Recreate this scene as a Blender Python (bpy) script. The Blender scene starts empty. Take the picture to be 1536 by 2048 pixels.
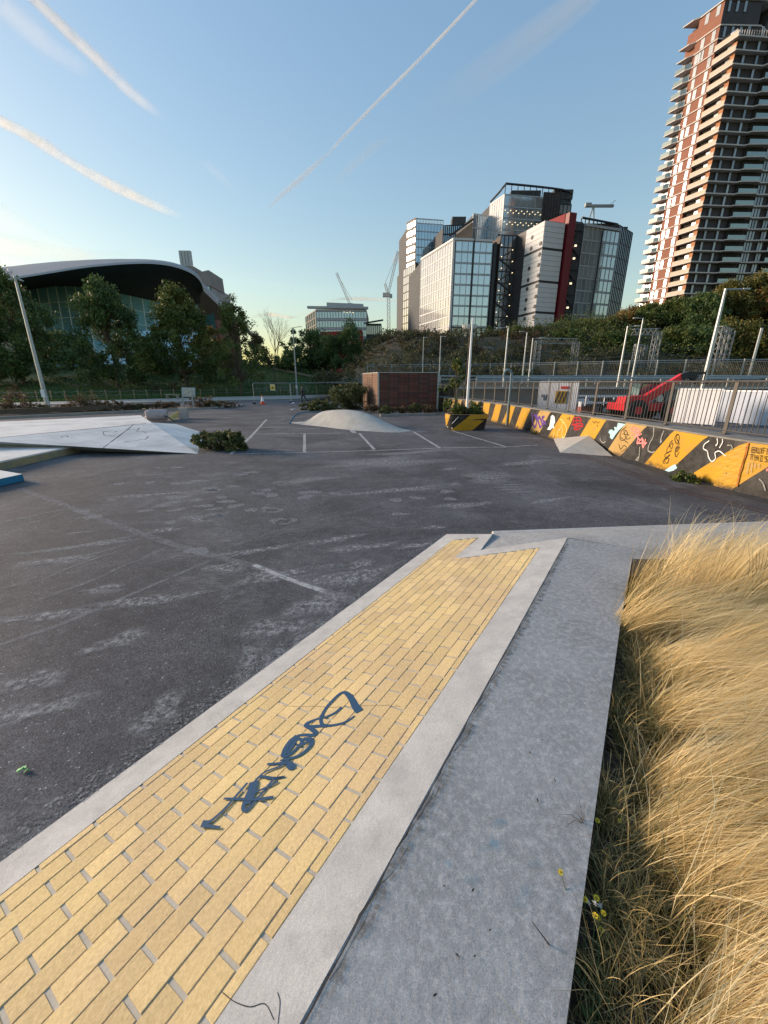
import bpy, math, random
import numpy as np
from mathutils import Vector, Matrix
random.seed(7); rng = np.random.default_rng(7)
sc = bpy.context.scene; C = sc.collection
R = math.radians

# ------------------------------------------------------------------ camera
F = 790.0                      # focal length in photograph pixels
TH = math.atan(259 / F); CT, ST = math.cos(TH), math.sin(TH); H = 2.05
cd = bpy.data.cameras.new('camera'); cam = bpy.data.objects.new('camera', cd); C.objects.link(cam)
cam.location = (0, 0, H); cam.rotation_euler = (math.pi / 2 - TH, 0, 0)
cd.sensor_fit = 'HORIZONTAL'; cd.sensor_width = 36; cd.lens = F / 1536 * 36
cd.clip_start = 0.05; cd.clip_end = 30000
sc.camera = cam

# ------------------------------------------------------------------ sky, sun, exposure
SKY_G = 0.6
SUN_EL, SUN_AZ = R(12.5), R(-70)            # azimuth measured from +Y, negative = left
w = bpy.data.worlds.new('World'); sc.world = w; w.use_nodes = True
nt = w.node_tree; nt.nodes.clear()
wo = nt.nodes.new('ShaderNodeOutputWorld'); bg = nt.nodes.new('ShaderNodeBackground')
sky = nt.nodes.new('ShaderNodeTexSky'); sky.sky_type = 'NISHITA'; sky.sun_disc = False
sky.sun_elevation = SUN_EL; sky.sun_rotation = SUN_AZ
sky.altitude = 0; sky.air_density = 1.6; sky.dust_density = 1.0; sky.ozone_density = 3.0
bg.inputs['Strength'].default_value = 0.12
gmn = nt.nodes.new('ShaderNodeGamma'); gmn.inputs[1].default_value = SKY_G          # phone-style compressed tone of the same sky
nt.links.new(sky.outputs[0], gmn.inputs[0]); hs_ = nt.nodes.new('ShaderNodeHueSaturation'); hs_.inputs['Saturation'].default_value = 1.42; hs_.inputs['Hue'].default_value = 0.512; hs_.inputs['Value'].default_value = 1.0; nt.links.new(gmn.outputs[0], hs_.inputs['Color']); nt.links.new(hs_.outputs[0], bg.inputs[0]); nt.links.new(bg.outputs[0], wo.inputs[0])
sl = bpy.data.lights.new('sun', 'SUN'); so = bpy.data.objects.new('sun', sl); C.objects.link(so)
sl.energy = 2.0; sl.angle = R(14); sl.color = (1.0, 0.76, 0.56)      # low hazy evening sun, soft edged
sd = Vector((math.sin(SUN_AZ) * math.cos(SUN_EL), math.cos(SUN_AZ) * math.cos(SUN_EL), math.sin(SUN_EL)))
so.rotation_euler = (-sd).to_track_quat('-Z', 'Y').to_euler(); so.location = (0, 0, 50)
sc.view_settings.view_transform = 'Standard'; sc.view_settings.look = 'None'
sc.view_settings.exposure = 1.68; sc.view_settings.gamma = 1.0; sc.view_settings.use_curve_mapping = False
sc.cycles.max_bounces = 6; sc.cycles.diffuse_bounces = 3; sc.cycles.glossy_bounces = 3
sc.cycles.transparent_max_bounces = 12; sc.cycles.use_denoising = True

# ------------------------------------------------------------------ measuring helpers
def ray(x, y):
    u = (x - 768) / F; v = (1024 - y) / F
    return Vector((u, CT + v * ST, -ST + v * CT))
def G(x, y, z=0.0):            # point of the horizontal plane z seen at a photograph pixel
    r = ray(x, y); t = (z - H) / r.z
    return Vector((r.x * t, r.y * t, z))
def D(x, y, Y):                # point at distance Y ahead
    r = ray(x, y); t = Y / r.y
    return Vector((r.x * t, Y, H + r.z * t))
def px_of(p):
    a = Vector(p) - Vector((0, 0, H)); f = a.y * CT - a.z * ST; u = a.y * ST + a.z * CT
    return 768 + F * a.x / f, 1024 - F * u / f

# ------------------------------------------------------------------ materials
def nd(t, typ, **kw):
    n = t.nodes.new(typ)
    for k, v in kw.items():
        if k in n.inputs: n.inputs[k].default_value = v
        else: setattr(n, k, v)
    return n
def newmat(name):
    m = bpy.data.materials.new(name); m.use_nodes = True
    t = m.node_tree; b = t.nodes['Principled BSDF']
    return m, t, b
def c4(c): return (c[0], c[1], c[2], 1)
def surf(name, col, rough=0.8, var=0.18, scale=4.0, bump=0.15, bscale=60.0, metal=0.0, spec=0.4, dirt=None, dirt_scale=1.5, dirt_amt=0.5, stretch=None, bdist=.004, speck=0.0):
    """plain procedural surface: two scales of tone noise, optional dirt stains, fine relief"""
    m, t, b = newmat(name); L = t.links.new
    tc = nd(t, 'ShaderNodeTexCoord'); src = tc.outputs['Object']
    if stretch:
        mp = nd(t, 'ShaderNodeMapping'); mp.inputs['Scale'].default_value = stretch
        L(src, mp.inputs[0]); src = mp.outputs[0]
    n1 = nd(t, 'ShaderNodeTexNoise', Scale=scale, Detail=6.0, Roughness=0.65); L(src, n1.inputs['Vector'])
    r1 = nd(t, 'ShaderNodeValToRGB'); L(n1.outputs[0], r1.inputs[0])
    e = r1.color_ramp.elements; e[0].position = 0.3; e[1].position = 0.7
    e[0].color = c4([c * (1 - var) for c in col]); e[1].color = c4([min(1, c * (1 + var)) for c in col])
    out = r1.outputs[0]
    if dirt:
        n2 = nd(t, 'ShaderNodeTexNoise', Scale=dirt_scale, Detail=8.0, Roughness=0.7); L(src, n2.inputs['Vector'])
        r2 = nd(t, 'ShaderNodeValToRGB'); L(n2.outputs[0], r2.inputs[0])
        r2.color_ramp.elements[0].position = 0.46; r2.color_ramp.elements[1].position = 0.66
        r2.color_ramp.elements[0].color = (0, 0, 0, 1); r2.color_ramp.elements[1].color = (dirt_amt,) * 3 + (1,)
        mx = nd(t, 'ShaderNodeMix', data_type='RGBA'); L(r2.outputs[0], mx.inputs[0]); L(out, mx.inputs[6])
        mx.inputs[7].default_value = c4(dirt); out = mx.outputs[2]
    if speck:                                   # fine aggregate grain
        n4 = nd(t, 'ShaderNodeTexNoise', Scale=210.0, Detail=3.0, Roughness=.8); L(src, n4.inputs['Vector'])
        m4 = nd(t, 'ShaderNodeMapRange'); m4.inputs['From Min'].default_value = .3; m4.inputs['From Max'].default_value = .7; m4.inputs['To Min'].default_value = 1 - speck; m4.inputs['To Max'].default_value = 1 + speck; L(n4.outputs[0], m4.inputs[0])
        x4 = nd(t, 'ShaderNodeMix', data_type='RGBA', blend_type='MULTIPLY'); x4.inputs[0].default_value = 1; L(out, x4.inputs[6]); L(m4.outputs[0], x4.inputs[7]); out = x4.outputs[2]
    L(out, b.inputs['Base Color'])
    b.inputs['Roughness'].default_value = rough; b.inputs['Metallic'].default_value = metal
    b.inputs['Specular IOR Level'].default_value = spec
    if bump:
        n3 = nd(t, 'ShaderNodeTexNoise', Scale=bscale, Detail=4.0); L(src, n3.inputs['Vector'])
        bp = nd(t, 'ShaderNodeBump', Strength=bump, Distance=bdist); L(n3.outputs[0], bp.inputs['Height']); L(bp.outputs[0], b.inputs['Normal'])
    return m
def asphalt_mat(name, lo, hi, dust=(0.30, 0.30, 0.31), dust_amt=0.55):
    m, t, b = newmat(name); L = t.links.new
    tc = nd(t, 'ShaderNodeTexCoord'); src = tc.outputs['Object']
    # aggregate grain
    g = nd(t, 'ShaderNodeTexVoronoi', Scale=120.0); L(src, g.inputs['Vector'])
    gr = nd(t, 'ShaderNodeValToRGB'); L(g.outputs['Color'], gr.inputs[0])
    e = gr.color_ramp.elements; e[0].color = c4(lo); e[1].color = c4(hi); e[0].position = .1; e[1].position = .9
    e3 = gr.color_ramp.elements.new(.82); e3.color = c4([h * .95 for h in hi]); e2 = gr.color_ramp.elements.new(.96); e2.color = c4([h * 3.0 for h in hi])
    # broad tone patches
    n = nd(t, 'ShaderNodeTexNoise', Scale=0.45, Detail=7.0, Roughness=0.62, Distortion=0.6); L(src, n.inputs['Vector'])
    nr = nd(t, 'ShaderNodeValToRGB'); L(n.outputs[0], nr.inputs[0])
    nr.color_ramp.elements[0].color = (0.62, 0.62, 0.64, 1); nr.color_ramp.elements[1].color = (1.5, 1.5, 1.5, 1)
    nr.color_ramp.elements[0].position = .3; nr.color_ramp.elements[1].position = .7
    mu = nd(t, 'ShaderNodeMix', data_type='RGBA', blend_type='MULTIPLY'); mu.inputs[0].default_value = 1
    L(gr.outputs[0], mu.inputs[6]); L(nr.outputs[0], mu.inputs[7])
    # dusty, scuffed patches: broad mask times fine streaks
    n2 = nd(t, 'ShaderNodeTexNoise', Scale=0.7, Detail=5.0, Roughness=0.6, Distortion=0.4); L(src, n2.inputs['Vector'])
    mp = nd(t, 'ShaderNodeMapping'); mp.inputs['Rotation'].default_value = (0, 0, R(25)); mp.inputs['Scale'].default_value = (3, 14, 1); L(src, mp.inputs[0])
    n3 = nd(t, 'ShaderNodeTexNoise', Scale=1.6, Detail=9.0, Roughness=0.75); L(mp.outputs[0], n3.inputs['Vector'])
    m2 = nd(t, 'ShaderNodeMapRange'); m2.inputs['From Min'].default_value = .52; m2.inputs['From Max'].default_value = .72; L(n2.outputs[0], m2.inputs[0])
    m3 = nd(t, 'ShaderNodeMapRange'); m3.inputs['From Min'].default_value = .42; m3.inputs['From Max'].default_value = .64; L(n3.outputs[0], m3.inputs[0])
    q = nd(t, 'ShaderNodeMath', operation='MULTIPLY'); L(m2.outputs[0], q.inputs[0]); L(m3.outputs[0], q.inputs[1])
    q2 = nd(t, 'ShaderNodeMath', operation='MULTIPLY'); L(q.outputs[0], q2.inputs[0]); q2.inputs[1].default_value = dust_amt
    mx = nd(t, 'ShaderNodeMix', data_type='RGBA'); L(q2.outputs[0], mx.inputs[0]); L(mu.outputs[2], mx.inputs[6]); mx.inputs[7].default_value = c4(dust)
    # mid-size mottling and pale crumbs
    n5 = nd(t, 'ShaderNodeTexNoise', Scale=5.5, Detail=8.0, Roughness=.8); L(src, n5.inputs['Vector'])
    r5 = nd(t, 'ShaderNodeValToRGB'); L(n5.outputs[0], r5.inputs[0]); r5.color_ramp.elements[0].position = .32; r5.color_ramp.elements[0].color = (.72, .72, .76, 1); r5.color_ramp.elements[1].position = .68; r5.color_ramp.elements[1].color = (1.38, 1.36, 1.32, 1)
    x5 = nd(t, 'ShaderNodeMix', data_type='RGBA', blend_type='MULTIPLY'); x5.inputs[0].default_value = 1; L(mx.outputs[2], x5.inputs[6]); L(r5.outputs[0], x5.inputs[7]); mx = x5
    L(mx.outputs[2], b.inputs['Base Color'])
    b.inputs['Roughness'].default_value = .85; b.inputs['Specular IOR Level'].default_value = .25
    n4 = nd(t, 'ShaderNodeTexNoise', Scale=120.0, Detail=3.0); L(src, n4.inputs['Vector'])
    bp = nd(t, 'ShaderNodeBump', Strength=.5, Distance=.006); L(n4.outputs[0], bp.inputs['Height']); L(bp.outputs[0], b.inputs['Normal'])
    return m
def worn(name, col, cover=0.5, scale=14.0, rough=0.8, soft=0.08, streak=None):
    """thin coat (paint, scuff, spilt plaster) eaten away by noise so the ground shows through"""
    m, t, b = newmat(name); L = t.links.new
    tc = nd(t, 'ShaderNodeTexCoord'); src = tc.outputs['Object']
    if streak:
        mp = nd(t, 'ShaderNodeMapping'); mp.inputs['Rotation'].default_value = (0, 0, streak[0]); mp.inputs['Scale'].default_value = streak[1]
        L(src, mp.inputs[0]); src = mp.outputs[0]
    n = nd(t, 'ShaderNodeTexNoise', Scale=scale, Detail=9.0, Roughness=0.78); L(src, n.inputs['Vector'])
    mr = nd(t, 'ShaderNodeMapRange'); mr.inputs['From Min'].default_value = 1 - cover - soft + (.5 - .5 * 1); mr.inputs['From Max'].default_value = 1 - cover + soft
    mr.inputs['From Min'].default_value = .5 + (.5 - cover) * .5 - soft; mr.inputs['From Max'].default_value = .5 + (.5 - cover) * .5 + soft
    L(n.outputs[0], mr.inputs[0])
    at = nd(t, 'ShaderNodeAttribute'); at.attribute_name = 'fade'
    mm = nd(t, 'ShaderNodeMath', operation='MULTIPLY'); L(mr.outputs[0], mm.inputs[0]); L(at.outputs['Fac'], mm.inputs[1])
    L(mm.outputs[0], b.inputs['Alpha'])
    b.inputs['Base Color'].default_value = c4(col); b.inputs['Roughness'].default_value = rough; b.inputs['Specular IOR Level'].default_value = .25
    return m
def glass_mat(name, tint, dark, mix=0.62, rough=0.04, var=0.35, scale=0.35):
    """facade glass: mirror-like reflection of the real sky over a dim interior or a painted-in sky tone"""
    m, t, b = newmat(name); L = t.links.new; o = t.nodes['Material Output']
    oi = nd(t, 'ShaderNodeObjectInfo'); tc = nd(t, 'ShaderNodeTexCoord')
    n = nd(t, 'ShaderNodeTexNoise', Scale=scale, Detail=2.0); L(tc.outputs['Object'], n.inputs['Vector'])
    ad = nd(t, 'ShaderNodeMath', operation='ADD'); L(oi.outputs['Random'], ad.inputs[0]); L(n.outputs[0], ad.inputs[1])
    mr = nd(t, 'ShaderNodeMapRange'); mr.inputs['From Min'].default_value = .3; mr.inputs['From Max'].default_value = 1.5
    mr.inputs['To Min'].default_value = 1 - var; mr.inputs['To Max'].default_value = 1 + var; L(ad.outputs[0], mr.inputs[0])
    rgb = nd(t, 'ShaderNodeMix', data_type='RGBA', blend_type='MULTIPLY'); rgb.inputs[0].default_value = 1
    rgb.inputs[6].default_value = c4(dark); L(mr.outputs[0], rgb.inputs[7])
    L(rgb.outputs[2], b.inputs['Base Color']); b.inputs['Roughness'].default_value = .25
    gl = nd(t, 'ShaderNodeBsdfGlossy'); gl.inputs['Color'].default_value = c4(tint); gl.inputs['Roughness'].default_value = rough
    nb = nd(t, 'ShaderNodeTexNoise', Scale=.6, Detail=1.0); L(tc.outputs['Object'], nb.inputs['Vector'])
    bp = nd(t, 'ShaderNodeBump', Strength=.06, Distance=.1); L(nb.outputs[0], bp.inputs['Height']); L(bp.outputs[0], gl.inputs['Normal'])
    ms = nd(t, 'ShaderNodeMixShader'); ms.inputs[0].default_value = mix
    L(b.outputs[0], ms.inputs[1]); L(gl.outputs[0], ms.inputs[2]); L(ms.outputs[0], o.inputs['Surface'])
    return m
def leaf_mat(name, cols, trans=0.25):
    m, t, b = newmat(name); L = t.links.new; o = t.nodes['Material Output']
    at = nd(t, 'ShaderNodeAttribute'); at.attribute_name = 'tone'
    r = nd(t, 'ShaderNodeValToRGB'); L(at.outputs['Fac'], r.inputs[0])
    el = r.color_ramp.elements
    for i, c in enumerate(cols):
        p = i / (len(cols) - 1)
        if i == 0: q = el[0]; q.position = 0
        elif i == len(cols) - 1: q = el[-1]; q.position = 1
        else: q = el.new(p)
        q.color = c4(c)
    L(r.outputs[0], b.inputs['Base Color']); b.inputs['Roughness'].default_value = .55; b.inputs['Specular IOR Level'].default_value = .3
    tr = nd(t, 'ShaderNodeBsdfTranslucent'); L(r.outputs[0], tr.inputs[0])
    ms = nd(t, 'ShaderNodeMixShader'); ms.inputs[0].default_value = trans
    L(b.outputs[0], ms.inputs[1]); L(tr.outputs[0], ms.inputs[2]); L(ms.outputs[0], o.inputs['Surface'])
    return m
def lit_mat(name, col, s):
    m, t, b = newmat(name); b.inputs['Base Color'].default_value = c4(col)
    b.inputs['Emission Color'].default_value = c4(col); b.inputs['Emission Strength'].default_value = s
    return m
M = {}
M['asphalt'] = asphalt_mat('asphalt', (.038, .039, .042), (.118, .119, .126), dust_amt=.7)
M['road'] = asphalt_mat('road_asphalt', (.07, .072, .078), (.13, .132, .14), dust_amt=.3)
M['concrete'] = surf('path_concrete', (.285, .29, .29), .8, .20, 2.2, .35, 55, dirt=(.52, .52, .51), dirt_scale=26, dirt_amt=.6, speck=.32)
M['border'] = surf('border_concrete', (.46, .46, .445), .82, .16, 3.0, .3, 60, dirt=(.35, .35, .34), dirt_scale=7, dirt_amt=.7, speck=.22)
M['pale'] = surf('pale_concrete', (.68, .67, .65), .8, .12, 1.2, .15, 50, dirt=(.40, .41, .41), dirt_scale=.8, dirt_amt=.7, speck=.1)
M['mound'] = surf('mound_concrete', (.40, .395, .37), .85, .14, 1.5, .2, 60, dirt=(.29, .28, .26), dirt_scale=2.2, dirt_amt=.6, speck=.15)
M['mortar'] = surf('mortar', (.40, .385, .335), .9, .15, 6, .3, 90)
M['kerb'] = surf('kerb_stone', (.27, .26, .24), .9, .2, 3, .3, 40)
M['crack'] = surf('crack_dirt', (.05, .05, .05), .95, .4, 9, .4, 60)
M['soil'] = surf('soil', (.07, .052, .036), .95, .4, 9, .8, 40, dirt=(.13, .09, .06), dirt_scale=14, dirt_amt=.6)
M['black'] = surf('black_paint', (.012, .012, .013), .5, .3, 3, .12, 30, dirt=(.07, .07, .068), dirt_scale=4, dirt_amt=.7)
M['yellow'] = surf('yellow_paint', (.50, .27, .006), .55, .14, 2, .12, 30, dirt=(.28, .17, .06), dirt_scale=4, dirt_amt=.55)
M['fadedyellow'] = surf('faded_yellow_paint', (.42, .27, .09), .7, .2, 3, .12, 30, dirt=(.30, .22, .10), dirt_scale=3, dirt_amt=.6)
M['rail'] = surf('railing_steel', (.095, .088, .08), .5, .2, 8, .1, 40, metal=.35)
M['galv'] = surf('galvanised_steel', (.38, .41, .42), .45, .15, 6, .05, 40, metal=.4)
M['white'] = surf('white_paint', (.78, .79, .82), .55, .06, 2, .03, 30)
M['navy'] = surf('blue_marker_paint', (.035, .085, .16), .45, .2, 12, .05, 40)
M['darkmetal'] = surf('dark_metal', (.03, .032, .036), .5, .2, 5, .05, 30, metal=.3)
M['bluetube'] = surf('blue_tube', (.05, .11, .16), .4, .15, 6, .05, 30, metal=.3)
M['red'] = surf('red_paint', (.55, .02, .03), .4, .1, 3, .05, 30)
M['rubber'] = surf('rubber', (.02, .02, .02), .8, .2, 6, .1, 30)
M['bark'] = surf('bark', (.09, .07, .05), .9, .3, 6, .5, 20)
M['stroke_white'] = worn('spray_white', (.75, .77, .78), .86, 16, soft=.22)
M['stroke_black'] = worn('spray_black', (.03, .025, .02), .86, 16, soft=.22)
M['stroke_grey'] = worn('spray_grey', (.32, .32, .31), .86, 16, soft=.22)
M['stroke_red'] = worn('spray_red', (.45, .02, .03), .86, 16, soft=.22)
M['stroke_pink'] = worn('spray_pink', (.85, .28, .28), .86, 16, soft=.22)
M['stroke_cyan'] = worn('spray_pale_blue', (.42, .68, .74), .86, 16, soft=.22)
M['stroke_purple'] = worn('spray_purple', (.10, .05, .25), .86, 16, soft=.22)
M['stroke_cream'] = worn('spray_cream', (.80, .58, .25), .86, 16, soft=.22)

# ------------------------------------------------------------------ mesh helpers
class MB:
    def __init__(s): s.v = []; s.f = []; s.m = []
    def add(s, vs, fs, m=0):
        o = len(s.v); s.v += [tuple(q) for q in vs]; s.f += [tuple(i + o for i in q) for q in fs]; s.m += [m] * len(fs); return s
    def box(s, c, size, rz=0.0, m=0, rot=None):
        hx, hy, hz = size[0] / 2, size[1] / 2, size[2] / 2
        q = rot if rot is not None else Matrix.Rotation(rz, 3, 'Z')
        vs = [Vector(c) + q @ Vector((x * hx, y * hy, z * hz)) for z in (-1, 1) for y in (-1, 1) for x in (-1, 1)]
        return s.add(vs, [(0, 2, 3, 1), (4, 5, 7, 6), (0, 1, 5, 4), (2, 6, 7, 3), (0, 4, 6, 2), (1, 3, 7, 5)], m)
    def bar(s, a, b, wd, ht=None, m=0, up=(0, 0, 1)):
        a, b = Vector(a), Vector(b); ht = ht or wd; d = (b - a).normalized(); u = Vector(up)
        if abs(d.dot(u)) > .98: u = Vector((1, 0, 0))
        sx = d.cross(u).normalized(); u = sx.cross(d).normalized()
        vs = [p + sx * (i * wd / 2) + u * (j * ht / 2) for p in (a, b) for i, j in ((-1, -1), (1, -1), (1, 1), (-1, 1))]
        return s.add(vs, [(3, 2, 1, 0), (4, 5, 6, 7), (0, 1, 5, 4), (1, 2, 6, 5), (2, 3, 7, 6), (3, 0, 4, 7)], m)
    def tube(s, pts, r, n=8, m=0, cap=True):
        pts = [Vector(p) for p in pts]; rs = r if isinstance(r, (list, tuple)) else [r] * len(pts)
        rings = []; prev = None
        for i, p in enumerate(pts):
            d = (pts[min(i + 1, len(pts) - 1)] - pts[max(i - 1, 0)]).normalized()
            if prev is None:
                u = Vector((0, 0, 1)) if abs(d.z) < .9 else Vector((1, 0, 0)); a = d.cross(u).normalized()
            else:
                a = (prev - d * prev.dot(d)).normalized()
            prev = a; b = d.cross(a)
            rings.append([p + (a * math.cos(2 * math.pi * k / n) + b * math.sin(2 * math.pi * k / n)) * rs[i] for k in range(n)])
        vs = [q for rg in rings for q in rg]
        fs = [(i * n + k, i * n + (k + 1) % n, (i + 1) * n + (k + 1) % n, (i + 1) * n + k) for i in range(len(pts) - 1) for k in range(n)]
        if cap: fs += [tuple(range(n - 1, -1, -1)), tuple(range((len(pts) - 1) * n, len(pts) * n))]
        return s.add(vs, fs, m)
    def cyl(s, c, r, h, n=12, m=0, r2=None): return s.tube([c, Vector(c) + Vector((0, 0, h))], [r, r if r2 is None else r2], n, m)
    def prism(s, poly, z0, z1, m=0):
        n = len(poly); vs = [(p[0], p[1], z0) for p in poly] + [(p[0], p[1], z1) for p in poly]
        return s.add(vs, [tuple(range(n - 1, -1, -1)), tuple(range(n, 2 * n))] + [(i, (i + 1) % n, n + (i + 1) % n, n + i) for i in range(n)], m)
    def quad(s, a, b, c, d, m=0): return s.add([a, b, c, d], [(0, 1, 2, 3)], m)
    def slab(s, quad, thick, m=0):          # quad extruded against its normal
        q = [Vector(p) for p in quad]; nrm = (q[1] - q[0]).cross(q[-1] - q[0]).normalized(); n = len(q)
        vs = q + [p - nrm * thick for p in q]
        return s.add(vs, [tuple(range(n)), tuple(range(2 * n - 1, n - 1, -1))] + [((i + 1) % n, i, n + i, n + (i + 1) % n) for i in range(n)], m)
    def mesh(s, name, mats, smooth=False, origin=(0, 0, 0)):
        me = bpy.data.meshes.new(name); o = Vector(origin)
        me.from_pydata([tuple(Vector(p) - o) for p in s.v], [], s.f)
        for q in (mats if isinstance(mats, (list, tuple)) else [mats]): me.materials.append(q)
        if len(set(s.m)) > 1: me.polygons.foreach_set('material_index', s.m)
        if smooth: me.polygons.foreach_set('use_smooth', [True] * len(me.polygons))
        return me
    def build(s, name, mats, parent=None, smooth=False, origin=None, kind=None):
        """link as ONE object; parts are given in world coordinates and re-expressed under their parent"""
        off = Vector(parent['_o']) if parent is not None and '_o' in parent else Vector((0, 0, 0))
        base = Vector(origin) if origin is not None else off
        o = bpy.data.objects.new(name, s.mesh(name, mats, smooth, base)); C.objects.link(o)
        o.location = base - off; o['_o'] = tuple(base)
        if parent is not None: o.parent = parent
        if kind: o['kind'] = kind
        return o
def tag(o, label=None, cat=None, group=None, kind=None):
    if label: o['label'] = label
    if cat: o['category'] = cat
    if group: o['group'] = group
    if kind: o['kind'] = kind
    return o
def thing(name, label, cat, loc=(0, 0, 0), group=None):
    o = bpy.data.objects.new(name, None); C.objects.link(o); o.location = loc; o['_o'] = tuple(loc); o.empty_display_size = .3
    return tag(o, label, cat, group)
def inst(name, mesh, loc, parent=None, rz=0.0, scale=None, rot=None):
    o = bpy.data.objects.new(name, mesh); C.objects.link(o)
    off = Vector(parent['_o']) if parent is not None else Vector((0, 0, 0))
    o.location = Vector(loc) - off
    o.rotation_euler = rot if rot is not None else (0, 0, rz)
    if scale: o.scale = scale
    if parent is not None: o.parent = parent
    o['_o'] = tuple(loc)
    return o
def fast_mesh(name, verts, nper, mat, tone=None, attr='tone'):
    """numpy mesh of equal polygons (nper vertices each)"""
    nv = len(verts); nf = nv // nper
    me = bpy.data.meshes.new(name); me.vertices.add(nv); me.vertices.foreach_set('co', verts.astype(np.float32).ravel())
    me.loops.add(nv); me.loops.foreach_set('vertex_index', np.arange(nv, dtype=np.int32))
    me.polygons.add(nf); me.polygons.foreach_set('loop_start', np.arange(0, nv, nper, dtype=np.int32))
    me.update(calc_edges=True); me.materials.append(mat)
    if tone is not None:
        a = me.attributes.new(attr, 'FLOAT', 'POINT'); a.data.foreach_set('value', np.repeat(tone, nper).astype(np.float32) if len(tone) == nf else tone.astype(np.float32))
    return me
def grid_mesh(name, verts, cols, rows_n, nb, mat, tone):
    """nb ribbons, each rows_n rows x cols verts, numpy"""
    nv = len(verts); me = bpy.data.meshes.new(name); me.vertices.add(nv); me.vertices.foreach_set('co', verts.astype(np.float32).ravel())
    q = []
    per = cols * rows_n
    base = (np.arange(nb) * per)[:, None, None, None]
    r = np.arange(rows_n - 1)[None, :, None, None]; c = np.arange(cols - 1)[None, None, :, None]
    k = np.concatenate([base + r * cols + c, base + r * cols + c + 1, base + (r + 1) * cols + c + 1, base + (r + 1) * cols + c], axis=3).reshape(-1)
    nl = len(k); me.loops.add(nl); me.loops.foreach_set('vertex_index', k.astype(np.int32))
    me.polygons.add(nl // 4); me.polygons.foreach_set('loop_start', np.arange(0, nl, 4, dtype=np.int32))
    me.update(calc_edges=True); me.materials.append(mat)
    a = me.attributes.new('tone', 'FLOAT', 'POINT'); a.data.foreach_set('value', tone.astype(np.float32))
    return me
def link_mesh(name, me, loc=(0, 0, 0), parent=None):
    return inst(name, me, loc, parent)
def ribbon(mb, pts, wd, nrm, lift=.0015, m=0):
    """flat stroke of paint following pts on a surface with normal nrm; wd may vary"""
    pts = [Vector(p) for p in pts]; ws = wd if isinstance(wd, (list, tuple)) else [wd] * len(pts)
    L_, R_ = [], []
    for i, p in enumerate(pts):
        nn = nrm[i] if isinstance(nrm, list) else nrm
        d = (pts[min(i + 1, len(pts) - 1)] - pts[max(i - 1, 0)]).normalized(); s_ = d.cross(nn).normalized() * ws[i] / 2
        L_.append(p - s_ + nn * lift); R_.append(p + s_ + nn * lift)
    n = len(pts); mb.add(L_ + R_, [(i, n + i, n + i + 1, i + 1) for i in range(n - 1)], m)
def smooth(pts, k=4):
    """Catmull-Rom through 2D/3D points"""
    P = [Vector(p) for p in pts]; P = [P[0] * 2 - P[1]] + P + [P[-1] * 2 - P[-2]]; out = []
    for i in range(1, len(P) - 2):
        for j in range(k):
            t = j / k; a, b, c, d = P[i - 1:i + 3]
            out.append(.5 * ((2 * b) + (c - a) * t + (2 * a - 5 * b + 4 * c - d) * t * t + (3 * b - a - 3 * c + d) * t ** 3))
    out.append(P[-2]); return out
# ================================================================== GROUND
b = MB(); n_ = 24
b.add([(-3000, -40, -.012), (3000, -40, -.012), (3000, 6000, -.012), (-3000, 6000, -.012)], [(0, 1, 2, 3)])
b.build('ground', surf('far_ground', (.10, .10, .085), .95, .3, .02, 0), kind='structure')
b = MB(); b.add([(-60, -8, 0), (60, -8, 0), (60, 36, 0), (-60, 36, 0)], [(0, 1, 2, 3)])
b.build('car_park', M['asphalt'], kind='structure')

# ------------------------------------------------------------------ brick skate bank
AZ = R(32.9); dv = Vector((math.sin(AZ), math.cos(AZ), 0)); nv_ = Vector((math.cos(AZ), -math.sin(AZ), 0))
W0, HB = -2.10, 0.35; NC = -.525; KS = HB / (NC - W0); LEN = math.sqrt(1 + KS * KS)
bn = (Vector((0, 0, 1)) - nv_ * KS).normalized()              # bank normal
def BP(s, wq, up=0.0):         # s along the bank, wq up the slope, up along its normal
    nn = W0 + wq / LEN
    return dv * s + nv_ * nn + Vector((0, 0, KS * (wq / LEN))) + bn * up
def BPX(x, y, up=0.0):         # photograph pixel on the bank surface -> point
    r = ray(x, y); rn = r.dot(nv_); t = (H + 2.10 * 0 - KS * 2.10) / (KS * rn - r.z)
    p = Vector((0, 0, H)) + r * t
    return p + bn * up
WT = (NC - W0) * LEN           # 1.61 slope width
bank = thing('brick_bank', 'sloping skate bank of yellow stamped bricks with a grey concrete border', 'skate bank', (0, 0, 0))
S0, S1 = -1.2, 4.89
# concrete body with border; the brick field is recessed 22 mm
inner = (3.93, .512); p_leg = (4.62, .204); p_leg2 = (4.725, .541); p_r = (4.358, 1.397)
flat_in = Vector((4.22, .70))
def bslab(mb, poly, up, m=0):   # polygon in (s,w) with skirts down to the ground
    top = [BP(q[0], q[1], up) for q in poly]; n = len(top)
    bot = [Vector((p.x, p.y, -.05)) for p in top]
    mb.add(top + bot, [tuple(range(n - 1, -1, -1))] + [(i, (i + 1) % n, n + (i + 1) % n, n + i) for i in range(n)], m)
b = MB(); bslab(b, [(S0, .21), (S0, 1.39), (4.35, 1.39), (3.925, .52), (4.7, .52), (4.6, .21)], -.0045)
b.build('mortar_bed', M['mortar'], bank)
b = MB(); bslab(b, [(S0, 0), (S0, .204), (4.62, .204), (4.89, 0)], 0); b.build('border', M['border'], bank)
b = MB(); bslab(b, [(S0, 1.389), (S0, WT), (4.71, WT), (4.358, 1.389)], 0); b.build('border', M['border'], bank)
b = MB(); bslab(b, [(4.62, .204), (4.725, .541), (4.871, .674), (4.89, 0)], 0); b.build('border', M['border'], bank)
b = MB(); bslab(b, [(3.93, .512), (4.25, .735), (4.871, .674), (4.725, .541)], 0); b.build('border', M['border'], bank)
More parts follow.
